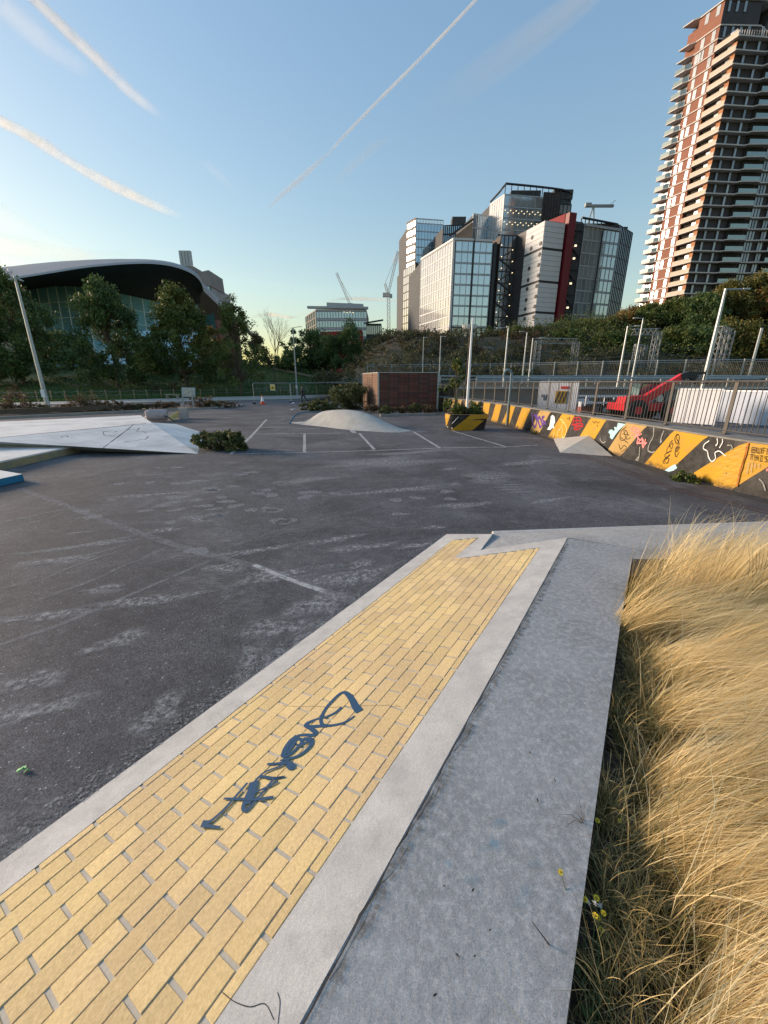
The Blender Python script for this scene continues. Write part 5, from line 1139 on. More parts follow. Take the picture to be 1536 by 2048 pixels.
# brick academic building with gill chimneys behind the roof tip
rbk = thing('brick_tower_building', 'reddish brown brick building with pale angular rooftop and grey vent chimneys', 'building', (-70, 175, 0))
mred = surf('dull_red_brick', (.19, .085, .065), .85, .2, .5, .1, 4); mpale = surf('rooftop_cladding', (.24, .22, .21), .8, .1, .3, 0)
def blockpx(x0, x1, yt0, yt1, Y, dep, mat, name, parent, yb=760):
    a, c = D(x0, yt0, Y), D(x1, yt1, Y); mb = MB(); z0 = 2
    xb0, xb1 = a.x, c.x
    mb.add([(xb0, Y, z0), (xb1, Y, z0), (xb1, Y, c.z), (xb0, Y, a.z), (xb0, Y + dep, z0), (xb1, Y + dep, z0), (xb1, Y + dep, c.z), (xb0, Y + dep, a.z)], [(0, 1, 2, 3), (5, 4, 7, 6), (1, 5, 6, 2), (4, 0, 3, 7), (3, 2, 6, 7)]); return mb.build(name, mat, parent)
blockpx(372, 432, 616, 620, 172, 25, mred, 'lower_wall', rbk); blockpx(380, 422, 570, 570, 174, 20, surf('grey_cladding', (.30, .31, .32), .7, .12, .3, 0), 'upper_wall', rbk)
a, c, e, g = D(396, 545, 173), D(417, 540, 173), D(422, 572, 173), D(385, 572, 173); mb = MB(); mb.add([a, c, e, g] + [p + Vector((0, 14, 0)) for p in (a, c, e, g)], [(3, 2, 1, 0), (0, 1, 5, 4), (1, 2, 6, 5), (3, 0, 4, 7)]); mb.build('angled_roof', mpale, rbk)
a, c, e, g = D(345, 530, 173.5), D(388, 533, 173.5), D(398, 575, 173.5), D(335, 575, 173.5); mb = MB(); mb.add([a, c, e, g] + [p + Vector((0, 14, 0)) for p in (a, c, e, g)], [(3, 2, 1, 0), (0, 1, 5, 4), (1, 2, 6, 5), (3, 0, 4, 7)]); mb.build('angled_roof', mpale, rbk)
for x in (365, 371, 377, 383): a = D(x, 533, 175); tz = D(x, 511, 175).z; mb = MB(); mb.box((a.x, 175, (a.z + tz) / 2), (.95, 1.2, tz - a.z + 3)); mb.build('vent_chimney', M['galv'], rbk)
for r0 in range(4):
    for k in range(3): a = D(409 + k * 4.3 + r0 * .5, 577 + r0 * 12, 173.5); mb = MB(); mb.box(a, (.8, .2, 1.5)); mb.build('window', glass_mat('far_glass', (.5, .6, .65), (.06, .09, .1), .5) if (r0 == 0 and k == 0) else bpy.data.materials['far_glass'], rbk)
for k in range(3): a = D(404 + k * 9, 640, 171.6); mb = MB(); mb.box(a, (.7, .2, 4)); mb.build('window', bpy.data.materials['far_glass'], rbk)
# ================================================================== OFFICE QUARTER
SM = {'glassA': glass_mat('office_glass_blue', (.70, .79, .85), (.26, .32, .36), .50, .06, .35, .12),
      'glassW': glass_mat('office_glass_side', (.74, .74, .76), (.36, .35, .35), .5, .10, .2, .12),
      'glassD': glass_mat('office_glass_dark', (.25, .28, .32), (.03, .035, .045), .45, .08, .4, .2),
      'glassBack': glass_mat('office_glass_far', (.62, .76, .86), (.12, .20, .27), .5, .06, .3, .1),
      'glassG': glass_mat('office_glass_grey', (.60, .66, .68), (.22, .26, .27), .42, .08, .4, .12),
      'frame': surf('alu_frame', (.38, .41, .44), .5, .08, .5, 0, metal=.3), 'framedark': surf('dark_frame', (.03, .032, .04), .55, .15, .5, 0),
      'framewarm': surf('pale_frame', (.56, .57, .60), .5, .08, .5, 0), 'white': surf('white_panel', (.50, .52, .55), .6, .05, .2, 0),
      'brownmesh': surf('bronze_mesh', (.050, .034, .026), .6, .25, .8, 0), 'stair': surf('stair_core', (.05, .055, .065), .7, .3, .5, 0), 'fin': surf('red_fin', (.13, .004, .011), .5, .08, .2, 0),
      'roof': surf('roof_plant', (.07, .07, .075), .8, .3, .4, 0)}
LIT = lit_mat('lit_office_lamp', (1, .78, .48), .55)
def facade(par, P, Q, z0, z1, nx, ny, glass, frame, fw=.25, out=.12, single=True, band=.5, name='glass_pane', lit=0, seed=1, backing=None):
    P, Q = Vector((P.x, P.y, 0)), Vector((Q.x, Q.y, 0)); d = (Q - P) / nx; rz = math.atan2(d.y, d.x); nrm = Vector((d.y, -d.x, 0)).normalized()
    if nrm.dot(P) > 0: nrm = -nrm
    h = (z1 - z0) / ny; r_ = random.Random(seed)
    mb = MB(); mb.box((0, 0, 0), (d.length - fw, .08, h - band)); me = mb.mesh(name, SM[glass]); joined = MB()
    for i in range(nx):
        for j in range(ny):
            c_ = P + d * (i + .5) + Vector((0, 0, z0 + h * (j + .5))) + nrm * .06
            if single: inst(name, me, c_, par, rz=rz + r_.uniform(-.006, .006))
            else: joined.box(c_, (d.length - fw, .08, h - band), rz)
    if not single: joined.build(name + 's', SM[glass], par, kind='stuff')
    mb = MB()
    for i in range(nx + 1): mb.bar(P + d * i + nrm * out * .5 + Vector((0, 0, z0)), P + d * i + nrm * out * .5 + Vector((0, 0, z1)), fw * .7, out * 2.2 + .12 + .004 * (i % 2), up=nrm)
    for j in range(ny + 1): mb.bar(P + nrm * out * .4 + Vector((0, 0, z0 + h * j)), Q + nrm * out * .4 + Vector((0, 0, z0 + h * j)), out * 2, band * .72)
    mb.build('mullions', SM[frame], par)
    if lit:
        for _ in range(lit):
            i, j = r_.randrange(nx), r_.randrange(ny); mb = MB(); mb.box(P + d * (i + .5) + Vector((0, 0, z0 + h * (j + .8))) + nrm * (.14 + out), (.5, .1, .3), rz); mb.build('ceiling_lamp', LIT, par)
def body(par, poly, z0, z1, mat, name='core'): mb = MB(); mb.prism([(p.x, p.y) for p in poly], z0, z1); return mb.build(name, mat, par)
def at_ray(px, py, base):      # height on the vertical line through plan point base seen at row py
    return D(px, py, base.y).z
def plan(px, py, Z): p = G(px, py, Z); return Vector((p.x, p.y, 0))
def lerpxy(A, B_, px, py):     # plan point on line A-B at pixel column px (row py)
    best = min((abs(px_of(A.lerp(B_, t / 400) + Vector((0, 0, 30)))[0] - px), t) for t in range(-200, 800)); return A.lerp(B_, best[1] / 400)
zb = 17.0
# A: front glass block
ZA = 60.0; Ac = plan(908, 476, ZA); Al = plan(843, 517, ZA); Ar = plan(985, 480, ZA); Ar2 = Ac.lerp(Ar, 1.0)
o = thing('office_block', 'glass office block with a sunset lit left face and a pale blue right face', 'office building', (Ac.x, Ac.y, zb), 'office blocks beyond the railway')
za = at_ray(905, 668, Ac); ua = (Ar - Ac).normalized(); End = Ac + ua * ((Ar - Ac).length * 2.12)
off = Vector((ua.y, -ua.x, 0)); off = off if off.dot(Ac) > 0 else -off
S1 = lerpxy(Ac, Ac + ua * 60, 988, 0) ; 
def onA(px): return min(((abs(px_of(Ac + ua * k * .1 + Vector((0, 0, 40)))[0] - px), Ac + ua * k * .1) for k in range(0, 700)), key=lambda q: q[0])[1]
pA1, pA2, pA3, pA4 = onA(978), onA(990), onA(1021), onA(1050)
facade(o, Al, Ac, za + 3.2, ZA - .8, 13, 8, 'glassW', 'framewarm', .35, .1, True, .7, seed=2)
facade(o, Al, Ac, za - 1, za + 3, 13, 1, 'glassW', 'framewarm', .5, .1, False, .5, seed=2)
facade(o, Ac + ua * 1.0, pA1, za + 3.2, ZA - .8, 6, 8, 'glassA', 'frame', .28, .12, True, .75, seed=3)
facade(o, Ac + ua * 1.0, pA1, za - 2.4, za + 2.7, 7, 1, 'glassG', 'framedark', .5, .1, True, .5, seed=4)
facade(o, pA3 + ua * .4, pA4, za + 3.2, ZA - 2.5, 3, 8, 'glassA', 'frame', .28, .12, True, .75, seed=5)
facade(o, pA2 - off * 1.5, pA3 - off * 1.5, za - 2, ZA + 1.5, 4, 9, 'glassD', 'brownmesh', .3, .2, True, .5, seed=6, lit=0)
for k in range(9):
    for s in (.12, .82):
        p = (pA2 - off * 2.1).lerp(pA3 - off * 2.1, s + .05 * ((k * 7) % 3 - 1)); mb = MB(); mb.box(p + Vector((0, 0, ZA - 2.3 - k * 4.3 - (1.6 if s > .5 else 0))), (.34, .3, .28)); mb.build('stair_lamp', LIT, o)
mb = MB(); s0 = 1
for k in range(9): z = ZA - 3 - k * 4.3; a, c = (pA2, pA3) if k % 2 else (pA3, pA2); mb.bar(a - off * 1.85 + Vector((0, 0, z)), c - off * 1.85 + Vector((0, 0, z - 4.3)), .3, .5)
mb.build('stair_brace', SM['framedark'], o)
body(o, [Al - off * -.5, Ac - off * -.3, pA4 - off * -.3, pA4 + off * 35, Al + off * 30], za - 2.4, ZA - 1.2, SM['stair'])
body(o, [pA2 - off * 1.4, pA3 - off * 1.4, pA3 + off * 8, pA2 + off * 8], za - 10, ZA + 1.4, SM['brownmesh'], 'stair_core')
body(o, [Al + off * 5 + ua * 4, Ac + off * 5 + ua * 3, pA4 + off * 5, pA4 + off * 30, Al + off * 26], za - 12, za - 2.4, SM['stair'], 'recessed_base')
for k in (0, .33, .66, 1): p = Ac.lerp(Al, k) + off * .8 + ua * .6; mb = MB(); mb.tube([p + Vector((0, 0, za - 12)), p + Vector((0, 0, za))], .55, 8); mb.build('column', SM['framewarm'], o)
mb = MB(); mb.bar(Ac + Vector((0, 0, za - 4)) - off * .15, Ac + Vector((0, 0, ZA)) - off * .15, 1.1, .9); mb.build('corner_fin', SM['framewarm'], o)
mb = MB(); q = onA(942); mb.bar(q + Vector((0, 0, za - 1)) - off * .3, q + Vector((0, 0, ZA)) - off * .3, .7, .6); mb.build('dark_fin', SM['framedark'], o)
q0, q1 = onA(978), onA(988); mb = MB(); mb.bar((q0 + q1) / 2 + Vector((0, 0, za - 4)) - off * .1, (q0 + q1) / 2 + Vector((0, 0, ZA - 1)) - off * .1, 1.6, 1.2); mb.build('dark_fin', SM['framedark'], o)
mb = MB(); mb.box((pA3 + pA4) / 2 + off * 6 + Vector((0, 0, ZA + .6)), (8, 6, 4)); mb.bar(pA2 + off * 2 + Vector((0, 0, ZA + 2.6)), pA4 + off * 2 + Vector((0, 0, ZA + 2.2)), .5); mb.build('roof_plant', SM['roof'], o)
mb = MB(); mb.bar(Al + Vector((0, 0, ZA - .4)) - off * .1, Ac + Vector((0, 0, ZA - .4)) - off * .1, 1.0, .8); mb.bar(Ac + Vector((0, 0, ZA - .4)) - off * .12, pA1 + Vector((0, 0, ZA - .4)) - off * .12, 1.0, .8); mb.build('parapet', SM['framewarm'], o)
cafe = G(895, 702, 0); mb = MB(); q = Ac + off * 4.6 - ua * 6; A0, A1 = D(868, 690, Ac.y + 3), D(890, 690, Ac.y + 1); mb.box((A0 + A1) / 2, ((A1 - A0).length, .5, 5)); mb.build('shop_glass', glass_mat('shop_glass', (.6, .8, .8), (.3, .45, .45), .35), o)
mb = MB(); A0 = D(862, 682, Ac.y + 2); mb.box(A0, (3.0, .3, 1.1)); mb.build('red_shop_sign', surf('sign_red', (.35, .02, .02), .5, .1, 2, 0), o)
mb = MB(); A0, A1 = D(993, 672, pA2.y - 4), D(1008, 672, pA2.y - 4); mb.box((A0 + A1) / 2, (A1.x - A0.x, 1, 4.2)); mb.build('orange_hoarding', surf('orange_panel', (.55, .22, .01), .6, .1, 2, 0), o)

# B: taller block behind
ZB_ = 86.0; Bc = plan(1010, 384, ZB_); Bl = plan(981, 404, ZB_); Br = plan(1129, 393, ZB_); ub = (Br - Bc).normalized(); offb = Vector((ub.y, -ub.x, 0)); offb = offb if offb.dot(Bc) > 0 else -offb
def onL(P0, u_, px, z=60): return min(((abs(px_of(P0 + u_ * k * .1 + Vector((0, 0, z)))[0] - px), P0 + u_ * k * .1) for k in range(-300, 900)), key=lambda q: q[0])[1]
o = thing('office_block', 'taller glass office block rising behind with a rounded roof frame', 'office building', (Bc.x, Bc.y, zb), 'office blocks beyond the railway')
b1, b2, b3 = onL(Bc, ub, 1074), onL(Bc, ub, 1107), onL(Bc, ub, 1129)
facade(o, Bl, Bc, 48, ZB_ - 1, 6, 8, 'glassW', 'framewarm', .4, .1, True, .7, seed=12)
facade(o, Bc, b1, 48, ZB_ - 1, 5, 8, 'glassG', 'frame', .3, .12, True, .7, seed=13, lit=0)
facade(o, b1, b2, 48, ZB_ + 1, 6, 8, 'glassD', 'brownmesh', .35, .15, True, .4, seed=14); facade(o, b2, b3, 48, ZB_ - 3, 3, 8, 'glassG', 'framedark', .4, .12, True, .8, seed=15)
r_ = random.Random(4)
for j in (1, 2, 4):
    for i in range(14): p = Bc.lerp(b1, (i + .5) / 14); mb = MB(); mb.box(p - offb * .35 + Vector((0, 0, 48 + 37 / 8 * (8 - j) - 1.5 - .9 * (i % 2))), (.4, .2, .22)); mb.build('ceiling_lamp', LIT, o)
body(o, [Bl + offb * .4, Bc + offb * .4, b3 + offb * .4, b3 + offb * 30, Bl + offb * 28], 20, ZB_ - 1.2, SM['stair'])
mb = MB(); R1 = [Bl + Vector((0, 0, ZB_)), Bl.lerp(Bc, .6) + Vector((0, 0, ZB_ + 1.5)), Bc + Vector((0, 0, ZB_ + 2.8)), Bc + ub * 3 + Vector((0, 0, ZB_ + 3.2)), b2 + Vector((0, 0, ZB_ + 2.6)), b3 + Vector((0, 0, ZB_ + 1))]; mb.tube(smooth(R1, 4), .45, 6); mb.build('roof_frame', SM['framedark'], o)
for k in range(12): p = Bc.lerp(b3, k / 11); mb = MB(); mb.bar(p + Vector((0, 0, ZB_ - 1)), p + Vector((0, 0, ZB_ + 2.8)), .3); mb.build('roof_post', SM['framedark'], o)
mb = MB(); q = b2.lerp(b3, .3) + offb * 3; mb.box(q + Vector((0, 0, ZB_ + 1)), (9, 5, 4)); mb.box(b1.lerp(Bc, .4) + offb * 4 + Vector((0, 0, ZB_ + .4)), (14, 5, 3)); mb.build('roof_plant', SM['roof'], o)
# lower sunset wing of B
W1, W0_ = Bl.lerp(Bc, -.1), plan(946, 438, 78); o2 = thing('office_wing', 'lower stepped office wing with a sloping bronze roof line left of the tall block', 'office building', (W0_.x, W0_.y, zb), 'office blocks beyond the railway')
zw = at_ray(958, 430, (W0_ + Bl) / 2); facade(o2, W0_, Bl, 40, zw, 5, 7, 'glassBack', 'framewarm', .4, .1, True, .7, seed=16); body(o2, [W0_ + offb * .4, Bl + offb * .4, Bl + offb * 25, W0_ + offb * 25], 15, zw - .3, SM['stair'])
V0 = plan(905, 484, 66); V1 = plan(946, 444, 78); V1 = Vector((V1.x, V1.y, 0)); mb = MB(); za0 = at_ray(903, 482, V1); 
pL, pR = D(902, 478, W0_.y - 2), D(946, 444, W0_.y - 2); mb.add([Vector((pL.x, pL.y, 30)), Vector((pR.x, pR.y, 30)), pR, pL] + [Vector((p.x + 3, p.y + 20, p.z)) for p in (Vector((pL.x, pL.y, 30)), Vector((pR.x, pR.y, 30)), pR, pL)], [(0, 1, 2, 3), (3, 2, 6, 7), (0, 3, 7, 4)]); mb.build('sloping_wing', surf('bronze_cladding', (.33, .22, .16), .6, .15, .3, 0), o2)
mb = MB(); mb.bar(pL + Vector((-1, -.5, 1)), pR + Vector((0, -.5, 1)), .8); mb.build('roof_edge', SM['framedark'], o2)

# C: white panelled block with red fin and right hand glass wing
ZC = 62.0; Cl, Cc_, Cr = plan(1054, 458, ZC - 2), plan(1091, 438, ZC), plan(1131, 444, ZC)
Cl = plan(1054, 458, ZC); o = thing('office_block', 'white panelled office block with portholes and a dark red fin beside a glass wing', 'office building', (Cc_.x, Cc_.y, zb), 'office blocks beyond the railway')
uc = (Cr - Cc_).normalized(); offc = Vector((uc.y, -uc.x, 0)); offc = offc if offc.dot(Cc_) > 0 else -offc
zc0 = 14; nb_ = 4; mats_ = SM['white']; bands = [at_ray(x, y, p) for x, y, p in [(1090, 655, Cc_), (1090, 624, Cc_), (1090, 562, Cc_), (1090, 496, Cc_), (1091, 438, Cc_)]]; bands[0] = zc0
for i in range(4):
    for P, Q, nx in ((Cl, Cc_, 1), (Cc_, Cr, 1)):
        nn = max(2, round((bands[i + 1] - bands[i]) / 1.9)); h = (bands[i + 1] - .5 - bands[i] - .3) / nn
        d = Q - P; rz = math.atan2(d.y, d.x); mb = MB(); mb.box((0, 0, 0), (d.length - .1, .25, h - .10)); me = mb.mesh('cladding_panel', SM['white'])
        for j in range(nn): inst('cladding_panel', me, (P + Q) / 2 + Vector((0, 0, bands[i] + .3 + h * (j + .5))), o, rz=rz)
ul = (Cc_ - Cl).normalized(); nl = Vector((ul.y, -ul.x, 0)); nl = nl if nl.dot(Cl) < 0 else -nl
for k, (x, y) in enumerate([(1065, 475), (1082, 487), (1063, 497), (1080, 509), (1078, 530), (1059, 537), (1057, 560), (1077, 551), (1074, 572), (1055, 578), (1072, 593), (1053, 600), (1070, 613), (1051, 618), (1068, 634), (1050, 638)]):
    r = ray(x, y); 
    den = r.x * ul.y - r.y * ul.x; t = (Cl.x * ul.y - Cl.y * ul.x) / den; p = Vector((0, 0, H)) + r * t
    mb = MB(); mb.tube([p + nl * .1, p + nl * .3], .75, 12); mb.build('porthole', SM['framedark'], o)
body(o, [Cl - nl * .2, Cc_ - nl * .2 + offc * .2, Cr + offc * .2, Cr + offc * 30, Cl + offc * 25], zc0, ZC - .3, SM['framedark'])
f1, f2, f3, f4, f5 = [onL(Cc_, uc, x) for x in (1131, 1146, 1168, 1238, 1286)]
ZF = at_ray(1140, 426, f1); mb = MB(); mb.prism([((f1 - offc * 1.2 + uc * .2).x, (f1 - offc * 1.2 + uc * .2).y), ((f2 - offc * 1.2).x, (f2 - offc * 1.2).y), ((f2 + offc * 6).x, (f2 + offc * 6).y), ((f1 + offc * 6 + uc * .2).x, (f1 + offc * 6 + uc * .2).y)], zc0, ZF); mb.build('red_fin', SM['fin'], o)
a0, a1 = D(1100, 440, f1.y + 6), D(1131, 427, f1.y + 1); mb = MB(); mb.add([a0, a1, Vector((a1.x, a1.y, ZC - 1)), Vector((a0.x, a0.y, ZC - 1))] + [p + offc * 4 for p in (a0, a1, Vector((a1.x, a1.y, ZC - 1)), Vector((a0.x, a0.y, ZC - 1)))], [(3, 2, 1, 0), (0, 1, 5, 4), (1, 2, 6, 5), (0, 4, 7, 3)]); mb.build('red_parapet', surf('red_bright', (.26, .010, .016), .5, .08, .2, 0), o)
facade(o, f2 + uc * .3 + offc * 1.2, f3 + offc * 1.2, zc0, ZC + 1, 2, 11, 'glassD', 'framedark', .4, .1, True, .6, seed=20)
mb = MB()
for k in range(10): z = ZC - 2 - k * 4.6; a, c = (f2, f3) if k % 2 else (f3, f2); mb.bar(a + offc * .5 + Vector((0, 0, z)), c + offc * .5 + Vector((0, 0, z - 4.6)), .35, .7); mb.bar(f2 + offc * .6 + Vector((0, 0, z)), f3 + offc * .6 + Vector((0, 0, z)), .3, .3)
mb.build('stair_flight', SM['framedark'], o)
for k in (1, 2, 4, 6): mb = MB(); mb.box(f2.lerp(f3, .4) - offc * .2 + Vector((0, 0, ZC - 3 - k * 4.5)), (.8, .3, .6)); mb.build('stair_lamp', LIT, o)
ZG = at_ray(1205, 458, f3.lerp(f4, .5)); fm = f3.lerp(f4, .5)
facade(o, f3, fm - uc * .3, 20.5, ZG, 4, 9, 'glassG', 'frame', .28, .12, True, .8, seed=21); facade(o, fm + uc * .3, f4, 20.5, ZG, 4, 9, 'glassG', 'frame', .28, .12, True, .8, seed=22)
facade(o, f3, f4, 15, 19.8, 9, 1, 'glassD', 'framedark', .5, .1, True, .5, seed=23); mb = MB(); mb.bar(f3 - offc * .3 + Vector((0, 0, 20.1)), f4 - offc * .3 + Vector((0, 0, 20.1)), 1, .7); mb.bar(f3 - offc * .3 + Vector((0, 0, 15)), f4 - offc * .3 + Vector((0, 0, 15)), 1, .7); mb.bar(f3 - offc * .2 + Vector((0, 0, ZG + .4)), f4 - offc * .2 + Vector((0, 0, ZG + .4)), 1, .9); mb.build('parapet', SM['frame'], o)
mb = MB(); mb.bar(fm - offc * .3 + Vector((0, 0, 15)), fm - offc * .3 + Vector((0, 0, ZG)), .6, .5); mb.build('dark_fin', SM['framedark'], o)
facade(o, f4 + offc * .8, f5 + offc * 6, 14, ZG + 2.5, 8, 9, 'glassD', 'framedark', .35, .15, True, .4, seed=24)
f6 = f5 + offc * 30
body(o, [f2 + offc * 1.5, f3 + offc * .6, f4 + offc * .6, f4 + offc * 1.2, f5 + offc * 6.5, f6, f2 + offc * 30], 12, ZG - .2, SM['stair'], 'wing_core')
mb = MB(); mb.tube([f3 + offc * 2 + Vector((0, 0, ZG + 3.6)), f4 + offc * 2 + Vector((0, 0, ZG + 3.2)), f4.lerp(f5, .6) + offc * 6 + Vector((0, 0, ZG + 2.9))], .4, 6)
for k in range(10): p = f3.lerp(f4, k / 9) + offc * 2.2; mb.bar(p + Vector((0, 0, ZG)), p + Vector((0, 0, ZG + 3.4)), .3)
mb.build('roof_frame', SM['framedark'], o)
mb = MB(); mb.box(f3.lerp(f4, .6) + offc * 8 + Vector((0, 0, ZG + 1.5)), (18, 8, 3.6)); mb.box(f4.lerp(f5, .4) + offc * 10 + Vector((0, 0, ZG + 2.2)), (10, 8, 3.6)); mb.build('roof_plant', SM['roof'], o)
# roof cradle crane
q = f3.lerp(f4, .45) + offc * 6; cr_ = thing('roof_crane', 'grey window cleaning crane standing on the roof of the glass wing', 'crane', (q.x, q.y, ZG)); dz = D(1197, 414, q.y).z
mb = MB(); mb.tube([Vector((q.x - 1.4, q.y, ZG + 2)), Vector((q.x, q.y, dz))], .28, 6); mb.tube([Vector((q.x + 1.6, q.y, ZG + 2)), Vector((q.x + .4, q.y, dz))], .28, 6); mb.build('mast', M['galv'], cr_)
a, c = D(1172, 412, q.y), D(1227, 412, q.y); mb = MB(); mb.bar(a, c, .8, .9); mb.box(a + Vector((.8, 0, .3)), (2.4, 1.4, 1.3)); mb.tube([c - Vector((2, 0, 0)), c + Vector((.5, 0, 2))], .12, 5); mb.build('jib', M['galv'], cr_)
mb = MB(); mb.box((q.x, q.y, ZG + 1.8), (5, 3, 1.2)); mb.build('base_frame', SM['roof'], cr_)

# D, E, F: farther left blocks
Zd = 105.0; Dc = plan(832, 437, Zd); Dl = plan(814, 447, Zd - 0); Dr = plan(887, 441, Zd); o = thing('office_block', 'pale blue glass tower at the back left of the office quarter', 'office building', (Dc.x, Dc.y, zb), 'office blocks beyond the railway')
facade(o, Dc, Dr, 20, Zd - 2.5, 9, 18, 'glassBack', 'frame', .35, .15, True, .7, seed=30); facade(o, Dl, Dc, 20, Zd, 3, 18, 'glassD', 'brownmesh', 1.2, .1, False, 1.8, seed=31); u = (Dr - Dc).normalized(); fo = Vector((-u.y, u.x, 0)); fo = fo if fo.dot(Dc) > 0 else -fo
body(o, [Dl + fo * .5, Dc + fo * .5, Dr + fo * .5, Dr + fo * 25, Dl + fo * 25], 10, Zd - 3, SM['stair'])
mb = MB()
for k in range(19): p = Dc.lerp(Dr, k / 18); mb.bar(p + Vector((0, 0, Zd - 3)), p + Vector((0, 0, Zd)), .3)
mb.bar(Dc + Vector((0, 0, Zd)), Dr + Vector((0, 0, Zd)), .5); mb.build('roof_screen', SM['frame'], o)
Ze = 72.0; Ec = plan(831, 526, Ze); El = plan(807, 540, Ze); Er = plan(842, 531, Ze); o = thing('office_block', 'bronze and glass block with a sunset lit face, leftmost of the office row', 'office building', (Ec.x, Ec.y, zb), 'office blocks beyond the railway')
facade(o, El, Ec, 12, Ze, 6, 13, 'glassW', 'brownmesh', .4, .1, True, .7, seed=32); facade(o, Ec, Er, 12, Ze, 3, 13, 'glassD', 'framedark', .4, .1, True, .6, seed=33); body(o, [El + fo * .5, Ec + fo * .5, Er + fo * .5, Er + fo * 25, El + fo * 20], 8, Ze + .3, SM['stair'])
Zf = 80.0; Fa, Fb = plan(887, 452, Zf + 14), plan(936, 449, Zf + 14); Zf = 94; o = thing('office_block', 'black framed lattice block squeezed right of the blue glass tower', 'office building', (Fa.x, Fa.y, zb), 'office blocks beyond the railway')
facade(o, Fa, Fb, 30, Zf, 12, 14, 'glassBack', 'framedark', .7, .2, True, .9, seed=34); body(o, [Fa + fo * .5, Fb + fo * .5, Fb + fo * 20, Fa + fo * 20], 10, Zf - .5, SM['stair'])
a, c = D(903, 447, Fa.y + 3), D(930, 444, Fa.y + 3); mb = MB(); mb.box((a + c) / 2, (abs(c.x - a.x), 6, 4.5)); mb.build('roof_plant', SM['roof'], o)

# distant office block beyond the round tree
Yd = 260; o = thing('distant_office', 'long distant grey office building with flat roof and red lower storey behind the trees', 'office building', D(670, 690, Yd), 'office blocks beyond the railway')
a, c, e = D(632, 617, Yd), D(733, 617, Yd), D(611, 622, Yd + 25); zt_ = a.z; z0 = D(680, 690, Yd).z
facade(o, a, c, zt_ - 21, zt_ - 1, 18, 4, 'glassBack', 'frame', .4, .2, True, 1.6, seed=40); facade(o, e, a, zt_ - 24, zt_ - 1, 5, 6, 'glassD', 'framedark', .5, .2, True, 1, seed=41)
body(o, [e, a + Vector((0, .5, 0)), c + Vector((0, .5, 0)), c + Vector((0, 35, 0)), e + Vector((3, 30, 0))], 4, zt_ - .5, SM['stair'])
mb = MB(); mb.bar(a + Vector((-5, 0, .6)), c + Vector((1, 0, .2)), 3, 1.1); mb.bar(D(655, 611, Yd + 4), D(727, 614, Yd + 4), 8, 2.0); mb.build('roof_deck', SM['frame'], o)
for x in (663, 682, 700): q = D(x, 610.5, Yd + 6); mb = MB(); mb.box(q, (3.2, 3, 1.8)); mb.build('roof_vent', SM['roof'], o)
for k in range(4): mb = MB(); mb.box(D(688 + k * 6, 624 + k % 2, Yd - 1), (.45, .3, .3)); mb.build('ceiling_lamp', LIT, o)
a, c = D(640, 664, 235), D(724, 660, 235); mb = MB(); mb.add([a, c, Vector((c.x, c.y, 2)), Vector((a.x, a.y, 2))] + [p + Vector((0, 12, 0)) for p in (a, c, Vector((c.x, c.y, 2)), Vector((a.x, a.y, 2)))], [(3, 2, 1, 0), (0, 1, 5, 4), (1, 2, 6, 5), (0, 4, 7, 3)]); mb.build('red_storey', surf('red_storey', (.28, .02, .02), .7, .2, .5, 0), o)
a, c = D(733, 650, 250), D(763, 646, 250); mb = MB(); mb.box(((a + c) / 2).to_tuple()[:2] + ((a.z + 4) / 2,), (c.x - a.x, 12, a.z - 4)); mb.bar(a + Vector((-1, -7, 0)), c + Vector((1, -7, .6)), .8, .8); mb.build('low_annex', SM['stair'], o)
facade(o, a + Vector((0, -6.2, 0)), c + Vector((0, -6.2, 0)), a.z - 6, a.z - .8, 8, 1, 'glassG', 'framedark', .4, .1, True, .8, seed=42)

# tower cranes
def lattice(mb, A, B_, w_, t=.12, n=8):
    A, B_ = Vector(A), Vector(B_); d = (B_ - A); u = d.normalized(); s = u.cross(Vector((0, 1, 0))).normalized() * w_ / 2; v = u.cross(s).normalized() * w_ / 2
    cs = [s + v, s - v, -s - v, -s + v]
    for c_ in cs: mb.bar(A + c_, B_ + c_, t)
    for k in range(n):
        p, q = A + d * k / n, A + d * (k + 1) / n
        for i in range(4): a, c_ = (cs[i], cs[(i + 1) % 4]) if k % 2 else (cs[(i + 1) % 4], cs[i]); mb.bar(p + a, q + c_, t * .6)
M['cranepink'] = surf('crane_paint', (.62, .52, .48), .6, .08, .5, 0)
Yc = 420; o = thing('tower_crane', 'tall pale tower crane with raised jib left of the office quarter', 'crane', D(778, 690, Yc), 'tower cranes'); mb = MB(); lattice(mb, Vector((D(778.5, 680, Yc).x, Yc, 3)), Vector((D(777, 588, Yc).x, Yc, D(777, 588, Yc).z)), 2.6, .45, 26); mb.build('mast', M['cranepink'], o)
mb = MB(); lattice(mb, D(776, 590, Yc), D(796, 503, Yc), 1.8, .35, 16); mb.build('jib', M['cranepink'], o); mb = MB(); lattice(mb, D(776, 590, Yc), D(770, 567, Yc), 1.8, .4, 5); mb.bar(D(770, 567, Yc), D(796, 503, Yc), .3); mb.build('counter_frame', M['cranepink'], o)
mb = MB(); mb.box(D(773, 590, Yc), (7, 4, 3.4)); mb.build('machinery_deck', M['cranepink'], o); mb = MB(); mb.box(D(782, 592, Yc), (2.4, 3, 3)); mb.build('cab', M['galv'], o)
